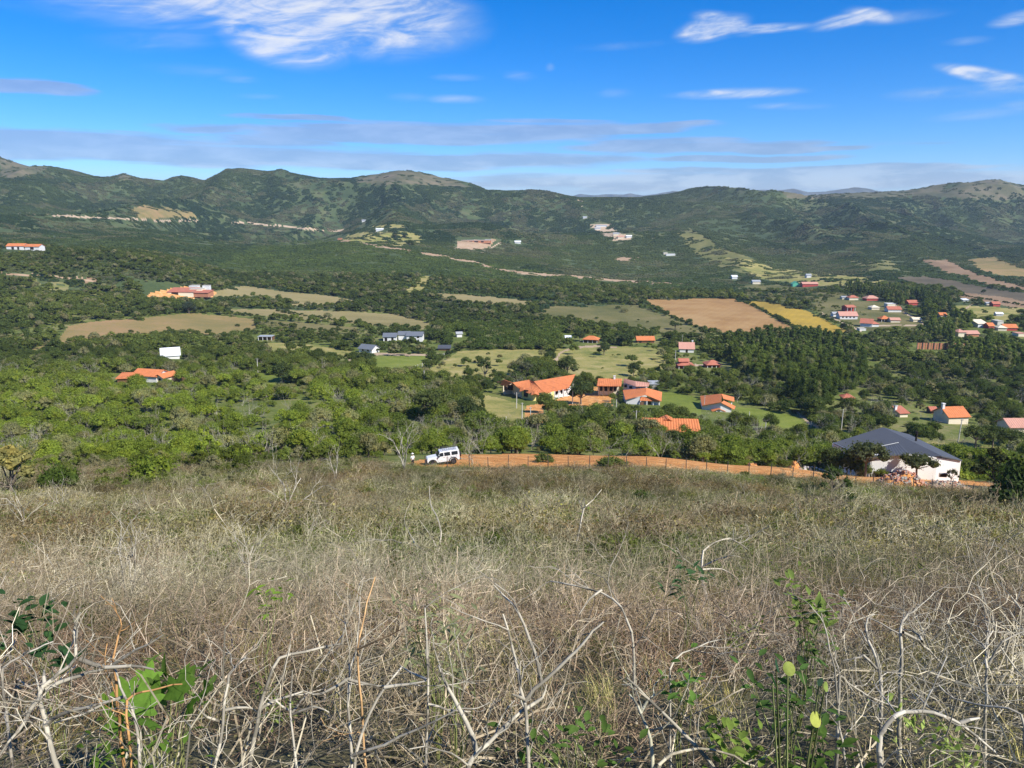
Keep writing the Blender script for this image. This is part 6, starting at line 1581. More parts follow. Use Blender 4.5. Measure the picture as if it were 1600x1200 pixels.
def herb(name, label, cat, px, py, Y, n, size, spread, colr, aspect=.5, drop=.0, stem=True, upd=.5, seed=0, hgt=.5):
    """a near plant: stems with single leaves that can be told apart"""
    r = np.random.default_rng(seed); base = up(px, py, Y); g = hz(base.x, base.y)
    t = thing(name, label, cat, (base.x, base.y, g)); segs = []
    Lf = []
    for i in range(n):
        a = r.uniform(0, 6.28); q = spread * math.sqrt(r.random()); top = Vector((math.cos(a) * q, math.sin(a) * q * .7, base.z - g + r.uniform(-.5, .5) * hgt))
        if i % 5 == 0:
            stemtop = top; m1 = Vector((top.x * .15 + r.normal(0, .03), top.y * .15, top.z * .5)); m2 = Vector((top.x * .6 + r.normal(0, .02), top.y * .6, top.z * .82)); segs += [(0, 0, -.05, *m1, .003, .0025), (*m1, *m2, .0025, .002), (*m2, *top, .002, .0012)]
        else: top = stemtop + Vector(r.normal(0, .055, 3))
        Lf.append((top, a))
    if stem:
        s_ = link('stem', seg_mesh('stem', segs, TM_O, 4), t); s_.color = (.18, .2, .07, 1)
    lv = leaf_blade(aspect)
    for (p, a) in Lf:
        l = link('leaf', lv, t, p); s = size * r.uniform(.65, 1.25); l.scale = (s, s, s); l.rotation_euler = (r.uniform(-.7, .5) + drop, r.uniform(-.4, .4), a + r.uniform(-.8, .8))
        k = r.uniform(.7, 1.3); l.color = (colr[0] * k, colr[1] * k, colr[2] * k, 1)
    return t
_LB = {}
def leaf_blade(aspect, lobed=False):
    key = (aspect, lobed)
    if key in _LB: return _LB[key]
    V = []; Q = []; T = []
    if not lobed:
        n = 7
        for i in range(n):
            t = i / (n - 1); w = aspect * .5 * math.sin(math.pi * min(max(t, .02), .98) ** .8)
            z = -.18 * (t - .3) ** 2
            V += [(-w, t, z + w * .35), (0, t, z), (w, t, z + w * .35)]
        for i in range(n - 1):
            b = i * 3; Q += [(b, b + 1, b + 4, b + 3), (b + 1, b + 2, b + 5, b + 4)]
    else:
        out = []
        tips = [(-135, .38), (-112, .62), (-88, .34), (-58, .86), (-30, .42), (0, 1.05), (30, .42), (58, .86), (88, .34), (112, .62), (135, .38)]
        aa = np.linspace(-135, 135, 33); rr_s = np.interp(aa, [t_[0] for t_ in tips], [t_[1] for t_ in tips])
        for k in range(33):
            a = math.radians(aa[k]); rr_ = rr_s[k]
            out.append((math.sin(a) * rr_, math.cos(a) * rr_ + .25, -.22 * rr_ * rr_ + .04 * math.cos(6 * a)))
        V = [(0, .02, 0), (0, .25, .02)] + out
        for k in range(2, 2 + 32): T.append((1, k + 1, k))
        T += [(0, 1, 2), (0, 34, 1)]
    me = make_mesh('leaf', V, Q, T, [LM_O], attrs={'lv': ('FACE', 'FLOAT', np.full(len(Q) + len(T), .5))}, smooth=True)
    _LB[key] = me; return me
def big_leaf_plant():
    r = np.random.default_rng(77); base = up(232, 1125, 2.9); g = hz(base.x, base.y)
    t = thing('broad_leaved_plant', 'plant with big lobed bright green leaves behind the orange-tipped branches', 'plant', (base.x, base.y, g)); segs = []
    for (px, py, dy, s, rx, rz) in ((218, 1118, 0, .125, -1.1, .3), (268, 1095, .1, .13, -1.0, -.5), (243, 1128, -.05, .10, -1.25, 2.6), (190, 1145, .05, .10, -.9, 1.4), (252, 1142, 0, .09, -1.2, -2.2), (290, 1112, .1, .085, -.9, -1.3),
                                     (205, 1088, .15, .09, -1.0, .9), (228, 1070, .25, .085, -.9, .2), (280, 1070, .3, .08, -1.1, -.6), (173, 1110, .2, .07, -.9, 1.2), (308, 1090, .25, .07, -1.2, -1.2), (240, 1095, .2, .09, -.9, 0)):
        p = up(px, py, 2.9 + dy) - Vector((base.x, base.y, g)); l = link('leaf', leaf_blade(1, True), t, p); l.scale = (s, s, s); l.rotation_euler = (rx + 1.9, r.uniform(-.3, .3), rz)
        k = r.uniform(.75, 1.25); l.color = (.115 * k, .215 * k, .035 * k, 1); segs.append((0, 0, -.05, *(p * .6), .005, .004)); segs.append((*(p * .6), *p, .004, .002))
    s_ = link('stem', seg_mesh('stem', segs, TM_O, 4), t); s_.color = (.2, .2, .08, 1)
big_leaf_plant()
herb('pointed_leaf_plant', 'drooping narrow-leaved green plant behind the big lobed leaves', 'plant', 268, 1058, 3.3, 30, .10, .2, (.10, .17, .04), .32, .9, seed=5, hgt=.12)
herb('leafy_shrub', 'light green leafy shrub standing out of the brown twigs, pale leaf edges', 'shrub', 1266, 945, 4.3, 90, .075, .16, (.17, .23, .06), .42, .4, seed=6, hgt=.3)
herb('leafy_sprig', 'trailing green sprig under the light green leafy shrub', 'plant', 1285, 1000, 4.0, 24, .06, .08, (.12, .18, .05), .42, .2, seed=7, hgt=.25)
herb('dark_leaved_plant', 'small plant with dark blue-green leaves near the picture edge', 'plant', 62, 968, 4.0, 36, .085, .14, (.035, .085, .035), .5, .2, seed=8, hgt=.2)
herb('dark_leaved_plant', 'low dark-leaved plant under the pale broken branch', 'plant', 82, 1025, 3.4, 20, .07, .08, (.03, .075, .035), .5, .2, seed=18, hgt=.15)
herb('green_herb', 'green leafy herb under the forked white trunk', 'plant', 905, 1158, 2.7, 60, .05, .24, (.10, .17, .04), .5, .2, seed=9, hgt=.14)
herb('green_herb', 'bright green herb beside the long pole-like branch', 'plant', 1078, 1052, 3.2, 26, .055, .08, (.13, .24, .05), .5, .2, seed=10, hgt=.15)
herb('green_herb', 'yellow-green herb at the end of the long pole-like branch', 'plant', 1140, 1160, 2.7, 44, .06, .12, (.17, .24, .05), .5, .3, seed=11, hgt=.16)
herb('green_herb', 'dark green herbs around the stalks of the pale yellow leaves', 'plant', 1235, 1110, 2.7, 70, .055, .17, (.07, .13, .035), .42, .2, seed=12, hgt=.3)
herb('green_herb', 'dense green herb low beside the thin straight stem', 'plant', 1265, 1175, 2.5, 60, .05, .18, (.08, .14, .03), .45, .2, seed=13, hgt=.14)
herb('green_herb', 'small bright green herb near the sharply bent white stem', 'plant', 412, 935, 4.6, 30, .06, .12, (.16, .26, .04), .4, .1, seed=14, hgt=.2)
herb('green_herb', 'green herb in the bottom corner under the thick forked branch', 'plant', 215, 1165, 2.6, 60, .05, .2, (.10, .18, .03), .4, .1, seed=15, hgt=.12)
herb('green_herb', 'dark green sprig beside the arching white dead shrub', 'plant', 1078, 895, 6.3, 40, .09, .2, (.06, .12, .05), .35, .2, seed=16, hgt=.2)
herb('grey_green_herb', 'grey-green slender-leaved herb at the centre of the tangle', 'plant', 680, 985, 3.8, 80, .075, .24, (.24, .26, .14), .22, .1, seed=17, hgt=.45)
herb('grey_green_herb', 'sage-coloured slender plant next to the tall forked trunk', 'plant', 710, 1010, 3.5, 50, .07, .12, (.27, .29, .15), .22, .1, seed=19, hgt=.4)
def pad_plant():
    base = up(1236, 1100, 2.25); g = hz(base.x, base.y); R = np.random.default_rng(4)
    t = thing('round_leaved_plant', 'plant with pale yellow-green round leaves on dark stalks', 'plant', (base.x, base.y, g)); segs = []
    V = [(0, 0, .03)]; n = 20
    for k in range(n):
        a = 6.283 * k / n; V.append((math.sin(a) * .46, math.cos(a) * .56, -.06 * math.sin(a) ** 2))
    me = make_mesh('leaf', V, None, [(0, 1 + (k + 1) % n, 1 + k) for k in range(n)], [LM_O], attrs={'lv': ('FACE', 'FLOAT', np.full(n, .5))}, smooth=True)
    for (px, py, s, rz, ry, cl, lb) in ((1233, 1045, .048, -.2, -.3, (.46, .52, .13), 'pale yellow-green round leaf'), (1275, 1124, .056, .5, -.2, (.46, .52, .13), 'pale yellow-green round leaf'), (1291, 1073, .034, .6, .3, (.26, .34, .09), None),
                                (1215, 1040, .05, 1.0, .5, (.035, .085, .045), None), (1209, 1062, .05, 1.3, .7, (.03, .08, .04), None), (1282, 1066, .03, 0, .9, (.04, .08, .05), None)):
        p = up(px, py, 2.25) - Vector((base.x, base.y, g)); s *= .85; l = link('leaf', me, t, p); l.scale = (s, s, s); l.rotation_euler = (1.15, ry, rz); l.color = (*cl, 1)
        if lb: l['label'] = lb
        segs.append((0, 0, -.05, *(p * .5 + Vector((.02, 0, 0))), .005, .004)); segs.append((*(p * .5 + Vector((.02, 0, 0))), *(p + Vector((0, .01, -.02))), .004, .0025))
    s_ = link('stem', seg_mesh('stem', segs, TM_O, 4), t); s_.color = (.15, .17, .06, 1)
pad_plant()
# ------------------------------------------------------------------ car, person, fence, poles, rubble
def wheel(root, c, r, w, spare=False):
    ax = Vector((0, 1, 0)) if not spare else Vector((1, 0, 0))
    mb = MB(); n = 24; V = []; prof = [(-w / 2, r * .62), (-w / 2, r * .93), (-w * .36, r), (w * .36, r), (w / 2, r * .93), (w / 2, r * .62)]
    for (o, q) in prof:
        for k in range(n):
            a = 6.283 * k / n
            V.append((math.cos(a) * q, o, math.sin(a) * q) if not spare else (o, math.cos(a) * q, math.sin(a) * q))
    Q = [(i * n + k, i * n + (k + 1) % n, (i + 1) * n + (k + 1) % n, (i + 1) * n + k) for i in range(5) for k in range(n)]
    mb.add(V, Q); ob = link('wheel', mb.mesh('tyre', [M['rubber']], True), root, c)
    rim = MB()
    d = ax * (w * .38)
    rim.tube([-d, d], [r * .63, r * .63], 16); rim.tube([-d * 1.18, d * 1.18], [r * .16, r * .16], 10)
    link('rim', rim.mesh('rim', [M['rim']], False), ob)
    return ob
M['rubber'] = simple('tyre_rubber', (.022, .022, .022), .85, .2, var=.2)
M['rim'] = simple('dark_alloy', (.10, .10, .105), .45, .5, metal=.6, var=.1)
M['carwhite'] = simple('white_car_paint', (.72, .72, .71), .3, .5, var=.02, scale=1, dirt=(.66, .63, .57))
M['black'] = simple('black_plastic', (.02, .02, .022), .55, .4, var=.1)
M['lamp'] = simple('lamp_glass', (.55, .55, .5), .2, .6, var=.05)
M['redlamp'] = simple('red_lamp_glass', (.4, .03, .02), .3, .5, var=.05)
def car():
    cx, cy, cz = near_at(693, 725)
    r = thing('off_road_car', 'white boxy off-road car with roof rack parked on the orange dirt road', 'car', (cx, cy, cz + .06))
    r.rotation_euler = (0, math.radians(4.5), math.radians(180 + 13))       # nose to the side, a little downhill
    # local: x forward, y to its right side (+) seen..., z up. length 4.5
    def hull(outl, y, name, mat, taper=.0, zt=None):
        mb = MB(); n = len(outl)
        def yy(z): return y - (max(0, z - 1.15) * taper)
        P = [(a, -yy(z), z) for a, z in outl] + [(a, yy(z), z) for a, z in outl]
        # outline is monotone in x: build as strips
        Q = [(i, (i + 1) % n, n + (i + 1) % n, n + i) for i in range(n)]
        me = bpy.data.meshes.new(name)
        faces = [tuple(range(n))[::-1], tuple(range(n, 2 * n))] + Q
        me.from_pydata(P, [], faces); me.materials.append(M[mat]); me.update()
        o = link(name, me, r); b = o.modifiers.new('edge', 'BEVEL'); b.width = .035; b.segments = 2; b.limit_method = 'ANGLE'; b.angle_limit = .5
        return o
    body = hull([(-2.12, .55), (-1.75, .5), (-1.72, .62), (-1.62, .86), (-1.40, 1.0), (-1.10, 1.0), (-.88, .86), (-.80, .5), (.95, .48), (1.02, .72), (1.16, .92), (1.36, .98), (1.62, .98), (1.84, .86), (1.96, .62), (2.0, .55), (2.14, .62), (2.16, 1.02), (2.10, 1.12), (.82, 1.22), (-2.12, 1.22)], .80, 'body', 'carwhite')
    cabin = hull([(-2.12, 1.20), (.72, 1.20), (.46, 1.78), (.36, 1.84), (-2.04, 1.86), (-2.11, 1.80)], .80, 'cabin', 'carwhite', .14)
    hood = hull([(.80, 1.2), (2.06, 1.11), (2.06, 1.14), (.82, 1.27)], .58, 'bonnet', 'carwhite')
    for s in (-1, 1):
        for (x0, x1, xt0, xt1) in ((-.02, .60, -.02, .36), (-.92, -.14, -.90, -.14), (-1.92, -1.10, -1.88, -1.10)):
            mb = MB(); y0 = s * .803; y1 = s * (.803 - .075)
            V = [(x0, y0, 1.27), (x1, y0, 1.27), (xt1, y1, 1.72), (xt0, y1, 1.72)]
            V += [(a, b + s * .012, c) for a, b, c in V]
            mb.add(V, [(0, 1, 2, 3), (7, 6, 5, 4), (0, 4, 5, 1), (1, 5, 6, 2), (2, 6, 7, 3), (3, 7, 4, 0)])
            link('window', mb.mesh('window', [M['glass']]), r)
        for x in (-1.25, 1.48):                    # flared black arches
            mb = MB(); pts = [(x + math.cos(a) * .56, s * .84, .40 + math.sin(a) * .56) for a in np.linspace(.15, math.pi - .15, 9)]
            mb.tube(pts, .07, 6); link('wheel_arch', mb.mesh('wheel_arch', [M['black']]), r)
            wheel(r, (x, s * .74, .41), .41, .26)
        link('side_step', (lambda b: (b.box((.1, s * .86, .42), (1.7, .14, .07)), b.mesh('side_step', [M['black']]))[1])(MB()), r)
        link('mirror', (lambda b: (b.box((.62, s * .98, 1.33), (.12, .22, .2)), b.mesh('mirror', [M['black']]))[1])(MB()), r)
        link('headlight', (lambda b: (b.cyl((2.15, s * .52, .90), (2.19, s * .52, .90), .11), b.mesh('headlight', [M['lamp']]))[1])(MB()), r)
        link('tail_light', (lambda b: (b.box((-2.14, s * .70, .98), (.06, .16, .26)), b.mesh('tail_light', [M['redlamp']]))[1])(MB()), r)
        for x in (-.06, -1.02):
            dr = link('door', (lambda b: (b.box((x + (.33 if x > -.5 else .0) + .02, s * .806, .86), (.88 if x > -.5 else .84, .014, .68)), b.mesh('door', [M['carwhite']]))[1])(MB()), r)
            link('handle', (lambda b: (b.box((x, s * .825, 1.08), (.16, .03, .035)), b.mesh('handle', [M['black']]))[1])(MB()), dr)
    mb = MB(); V = [(.79, -.64, 1.27), (.79, .64, 1.27), (.45, .58, 1.76), (.45, -.58, 1.76)]; V += [(a + .015, b, c + .01) for a, b, c in V]
    mb.add(V, [(0, 1, 2, 3), (7, 6, 5, 4), (0, 4, 5, 1), (1, 5, 6, 2), (2, 6, 7, 3), (3, 7, 4, 0)]); link('windscreen', mb.mesh('windscreen', [M['glass']]), r)
    g = link('grille', (lambda b: (b.box((2.17, 0, .90), (.03, .7, .28)), b.mesh('grille', [M['carwhite']]))[1])(MB()), r)
    for k in range(7): link('slot', (lambda b: (b.box((2.19, -.27 + k * .09, .90), (.02, .045, .24)), b.mesh('slot', [M['black']]))[1])(MB()), g)
    link('front_bumper', (lambda b: (b.box((2.26, 0, .56), (.2, 1.5, .18)), b.mesh('front_bumper', [M['black']]))[1])(MB()), r)
    link('rear_bumper', (lambda b: (b.box((-2.2, 0, .56), (.16, 1.5, .18)), b.mesh('rear_bumper', [M['black']]))[1])(MB()), r)
    wheel(r, (-2.28, .05, 1.08), .39, .24, True)
    mb = MB()
    for s in (-.55, .55): mb.tube([(-1.75, s, 1.86), (-1.7, s, 2.0), (.05, s, 2.0), (.1, s, 1.86)], .022, 6)
    for x in np.linspace(-1.7, .05, 7): mb.tube([(x, -.55, 2.0), (x, .55, 2.0)], .018, 5)
    for s in (-.55, .55): mb.tube([(-1.7, s, 2.1), (.05, s, 2.1)], .015, 5)
    mb.tube([(-1.7, -.55, 2.1), (-1.7, .55, 2.1)], .015, 5); mb.tube([(.05, -.55, 2.1), (.05, .55, 2.1)], .015, 5)
    link('roof_rack', mb.mesh('roof_rack', [M['rim']]), r)
    mb = MB(); mb.tube([(.45, .74, 1.3), (.52, .80, 1.95)], .03, 6); link('snorkel', mb.mesh('snorkel', [M['black']]), r)
    return r
car()

M['skin'] = simple('skin', (.42, .25, .17), .6, .3, var=.05)
M['shirt'] = simple('white_shirt', (.80, .79, .76), .85, .2, var=.06)
M['trousers'] = simple('black_trousers', (.02, .02, .024), .85, .2, var=.1)
M['hair'] = simple('dark_hair', (.03, .022, .018), .7, .3, var=.2)
M['hat'] = simple('pale_hat', (.72, .70, .64), .8, .2, var=.06)
def person():
    cx, cy, cz = near_at(645, 729)
    r = thing('person', 'person in white top and black trousers standing ahead of the white off-road car', 'person', (cx, cy, cz), None, .5)
    def skin_mesh(name, pts, edges, rad, mat, root=0, sub=2):
        me = bpy.data.meshes.new(name); me.from_pydata(pts, edges, []); me.materials.append(M[mat]); me.update()
        o = link(name, me, r); sk = o.modifiers.new('skin', 'SKIN'); sk.use_smooth_shade = True
        for v, q in zip(me.skin_vertices[0].data, rad): v.radius = (q, q) if not hasattr(q, '__len__') else q; v.use_root = False
        me.skin_vertices[0].data[root].use_root = True
        sb = o.modifiers.new('smooth', 'SUBSURF'); sb.levels = sb.render_levels = sub
        return o
    B = [(0, 0, .95), (0, 0, 1.15), (0, .01, 1.36), (0, .01, 1.47), (0, -.01, 1.56), (0, -.02, 1.66), (0, -.01, 1.73),
         (-.17, .01, 1.38), (-.24, .02, 1.12), (-.21, -.12, .92), (-.19, -.17, .84), (.17, .01, 1.38), (.24, .02, 1.12), (.20, -.14, .95), (.17, -.20, .90),
         (-.09, 0, .88), (-.10, -.02, .48), (-.10, .02, .08), (-.11, -.13, .04), (.09, 0, .88), (.11, -.03, .48), (.12, .03, .08), (.13, -.12, .04)]
    E = [(0, 1), (1, 2), (2, 3), (3, 4), (4, 5), (5, 6), (2, 7), (7, 8), (8, 9), (9, 10), (2, 11), (11, 12), (12, 13), (13, 14), (0, 15), (15, 16), (16, 17), (17, 18), (0, 19), (19, 20), (20, 21), (21, 22)]
    R_ = [(.15, .11), (.13, .10), (.15, .10), .055, .075, .088, .06, .05, .04, .03, .035, .05, .04, .03, .035, .085, .06, .04, .035, .085, .06, .04, .035]
    skin_mesh('body', B, E, R_, 'skin')
    skin_mesh('shirt', [(0, 0, .90), (0, 0, 1.15), (0, .01, 1.38), (0, .01, 1.44), (-.18, .01, 1.39), (-.245, .02, 1.12), (.18, .01, 1.39), (.245, .02, 1.12)], [(0, 1), (1, 2), (2, 3), (2, 4), (4, 5), (2, 6), (6, 7)],
              [(.175, .135), (.155, .125), (.175, .125), .07, .07, .062, .07, .062], 'shirt')
    skin_mesh('trousers', [(0, 0, .93), (-.09, 0, .86), (-.10, -.02, .48), (-.10, .02, .12), (.09, 0, .86), (.11, -.03, .48), (.12, .03, .12)], [(0, 1), (1, 2), (2, 3), (0, 4), (4, 5), (5, 6)], [(.155, .125), .105, .078, .062, .105, .078, .062], 'trousers')
    skin_mesh('hair', [(0, .03, 1.62), (0, .03, 1.70), (0, .0, 1.75)], [(0, 1), (1, 2)], [.085, .09, .07], 'hair')
    mb = MB(); mb.tube([(0, 0, 1.735), (0, 0, 1.75)], [.19, .18], 18); mb.tube([(0, 0, 1.74), (0, 0, 1.80), (0, 0, 1.845)], [.105, .10, .07], 16); link('hat', mb.mesh('hat', [M['hat']], True), r)
    mb = MB(); mb.box((0, -.112, 1.655), (.022, .03, .04)); link('nose', mb.mesh('nose', [M['skin']]), r)
person()

# the wire fence along the near side of the road
def wire_fence():
    xs = [665, 699, 733.6, 763, 794, 825, 856.5, 888, 920.6, 950, 978.6, 1010, 1040, 1072, 1104, 1136, 1170, 1204, 1238, 1270, 1303, 1336, 1364, 1379, 1396, 1427, 1455.6, 1487, 1518]
    top = lambda p: np.interp(p, [660, 700, 800, 1000, 1100, 1200, 1300, 1380, 1430, 1490, 1520], [720, 722, 722, 722, 726, 735, 743, 749, 754, 760, 765])
    pts = []; R = random.Random(4)
    for p in xs:
        x, y, z = near_at(p, top(p) + 10); pts.append((x, y, z))
    r = thing('wire_fence', 'fence of thin weathered posts and barbed wire between brush and dirt road', 'fence', pts[0])
    b = Vector(pts[0]); tops = []
    for (x, y, z) in pts:
        h = R.uniform(1.45, 1.85); dx, dy = R.uniform(-.08, .08), R.uniform(-.08, .08); mb = MB(); q = Vector((x, y, z)) - b
        mb.tube([q + Vector((0, 0, -.3)), q + Vector((dx * .5, dy * .5, h * .5)), q + Vector((dx, dy, h))], [R.uniform(.055, .075), .055, .045], 6)
        link('post', mb.mesh('post', [M['post']]), r); tops.append(q + Vector((dx, dy, h)))
    for k in (.12, .5, .9):
        mb = MB()
        for a, c in zip(tops[:-1], tops[1:]):
            a2, c2 = a - Vector((0, -.06, k)), c - Vector((0, -.06, k)); mb.tube([a2, (a2 + c2) / 2 - Vector((0, 0, .03)), c2], .006, 3, False)
        link('wire', mb.mesh('wire', [M['post']]), r)
wire_fence()
x, y, z = near_at(1365, 806); mb = MB(); mb.tube([(0, 0, -.3), (.02, 0, .8), (0, 0, 1.45)], [.07, .06, .05], 6)
tag(link('fence_post', mb.mesh('fence_post', [M['post']]), None, (x, y, z)), 'lone dark fence post standing in the brush uphill of the road', 'post')
# pale posts along the lawn
def lawn_fence():
    A, Bv = ground_at(634, 583, 200), ground_at(694, 557, 200); n = 19
    r = thing('post_fence', 'row of pale posts running up between bright lawn and meadow', 'fence', A)
    for i in range(n):
        t = i / (n - 1); x = A[0] + (Bv[0] - A[0]) * t; y = A[1] + (Bv[1] - A[1]) * t; z = hz(x, y); mb = MB(); mb.box((x - A[0], y - A[1], z - A[2] + .7), (.28, .28, 2.0)); link('post', mb.mesh('post', [M['concrete']]), r)
lawn_fence()
# poles
for i, (px, py, hp, lb, arm) in enumerate([
 (403, 583, 24, 'concrete power pole on the meadow under the open shelter', 1), (663, 604, 26, 'power pole at the low end of the row of pale posts', 0), (705, 604, 11, 'short pole in the bushes beside the low meadow', 0),
 (807, 638, 26, 'pole in front of the yellow villa porch', 1), (815.5, 664, 37, 'pole at the edge of the small meadow beside the dirt yard', 0), (828.5, 664, 30, 'pole standing in the dirt yard', 0), (790.5, 662, 12, 'short pole with cross-bar on the small meadow', 1),
 (894.5, 632, 34, 'pole by the round dark tree at the end of the villa roof', 0), (993, 674, 35, 'pole at the corner of the sunken ribbed roof', 1), (1195, 681, 23, 'pole among bushes between road and green slope', 0),
 (1267, 668, 11, 'shorter of the two pale gate posts on the pale track', 0), (1287.5, 673, 13, 'taller of the two pale gate posts on the pale track', 0), (1314, 675, 38, 'tall pale lamp-like pole above the grey-roofed house', 1), (1497, 690, 38, 'leaning pole beneath the orange roof with chimney', 0),
 (1572, 714, 22, 'pole on the meadow by the picture edge', 0), (1055, 564, 17, 'pole between the meadow and the red pavilion', 0), (1065, 548, 26, 'thin pole in front of the pink-roofed house', 0), (1100, 640, 24, 'thin white pole at the corner of the house with the round window', 0),
 (963, 636, 13, 'white gate pillar beside the dark hedge of the wide orange gable house', 0), (6, 690, 18, 'short grey pole on the picture edge above the green shrubs', 0), (1373, 452, 14, 'thin pole before the far tree belt', 0), (1170.5, 652, 9, 'short white post beside the house with the round window', 0)]):
    x, y, z = ground_at(px, py, 108); h = hp * y / FPX; mb = MB(); lean = .05 if px == 1497 else .01
    r = thing('power_pole' if h > 4 else 'pole', lb, 'pole', (x, y, z), 'poles in the valley')
    rw = .16 if 'thin' not in lb else .09
    mb.tube([(0, 0, -.5), (lean * h * .5, 0, h * .5), (lean * h, 0, h)], [rw, rw * .85, rw * .65], 8); link('shaft', mb.mesh('shaft', [M['concrete']]), r)
    if h > 4:
        mb = MB(); mb.box((lean * h, 0, h - .35), (1.6 if arm else .7, .1, .1)); link('crossarm', mb.mesh('crossarm', [M['post']]), r)
        for s in (-1, 1): mb = MB(); mb.cyl((lean * h + s * (.7 if arm else .28), 0, h - .3), (lean * h + s * (.7 if arm else .28), 0, h - .12), .05); link('insulator', mb.mesh('insulator', [M['concrete']]), r)
    guard(px - 1, py - hp, px + 1, py - hp * .25, y - 1)
# power lines
# rubble and bricks beside the grey-roofed house
def heap(name, label, cat, px, py, wpx, hpx, seed, mat, mats, n=260, size=.22):
    x, y, z = near_at(px, py); W = wpx * y / FPX; h = hpx * y / FPX; R = np.random.default_rng(seed)
    nx_, ny_ = 28, 14; V = []
    for j in range(ny_):
        for i in range(nx_):
            u, v = i / (nx_ - 1) * 2 - 1, j / (ny_ - 1) * 2 - 1; d = max(0, 1 - u * u) ** .7 * max(0, 1 - v * v)
            gx, gy = x + u * W / 2, y + v * 1.8
            V.append((gx - x, gy - y, hz(gx, gy) - z - .05 + h * d * (.75 + .5 * float(vnoise(u * 4, v * 3 + seed, seed)))))
    Q = [(j * nx_ + i, j * nx_ + i + 1, (j + 1) * nx_ + i + 1, (j + 1) * nx_ + i) for j in range(ny_ - 1) for i in range(nx_ - 1)]
    t = thing(name, label, cat, (x, y, z))
    link('mound', make_mesh('mound', V, Q, None, [M[mat]], smooth=True), t)
    for mi, mm in enumerate(mats):
        mb = MB()
        for k in range(n // len(mats)):
            q = V[R.integers(len(V))]; s = size * R.uniform(.5, 1.4)
            mb.box((q[0] + R.uniform(-.2, .2), q[1] + R.uniform(-.2, .2), q[2] + s * .1), (s, s * R.uniform(.5, 1), s * R.uniform(.3, .7)), Euler(R.uniform(0, 3, 3)).to_matrix())
        o = mb.build('chunk', M[mm], t); o['kind'] = 'stuff'
    return t
heap('rubble_pile', 'pile of broken red bricks and stones beside the dirt road below the grey-roofed house', 'rubble', 1408, 758, 74, 22, 5, 'dirt', ['brick', 'stone', 'tile2'], 420, .3)
heap('sand_heap', 'low heap of pale sand and stones past the red rubble pile', 'sand heap', 1482, 764, 78, 12, 6, 'paledirt', ['stone', 'tile2'], 220, .24)
heap('stone_heap', 'scattered white stones beyond the dirt road near the green track', 'stones', 1268, 708, 62, 7, 7, 'grove', ['white', 'stone'], 70, .4)
heap('earth_mound', 'small mound of red earth among the shrubs by the valley pole', 'earth mound', 1178, 684, 18, 9, 8, 'dirt', ['brick'], 30, .2)
heap('earth_mound', 'patch of dug red earth uphill of the white stones', 'earth mound', 1243, 690, 20, 16, 9, 'dirt', ['brick'], 30, .2)
for (px0, py0, lb) in ((1478, 741, 'stack of red bricks beside the white wall of the grey-roofed house'),):
    x, y, z = near_at(px0, py0 + 4); t = thing('brick_stack', lb, 'bricks', (x, y, z))
    bm_ = MB(); bm_.box((0, 0, 0), (.24, .12, .09)); me = bm_.mesh('brick', [M['brick']]); k = 0
    for a in range(6):
        for c in range(8):
            if R_ := random.Random(a * 9 + c).random() > .1: o = link('brick', me, t, ((a - 3) * .27, (a % 2) * .03, .05 + c * .095)); o.rotation_euler = (0, 0, random.Random(a + c * 7).uniform(-.08, .08))

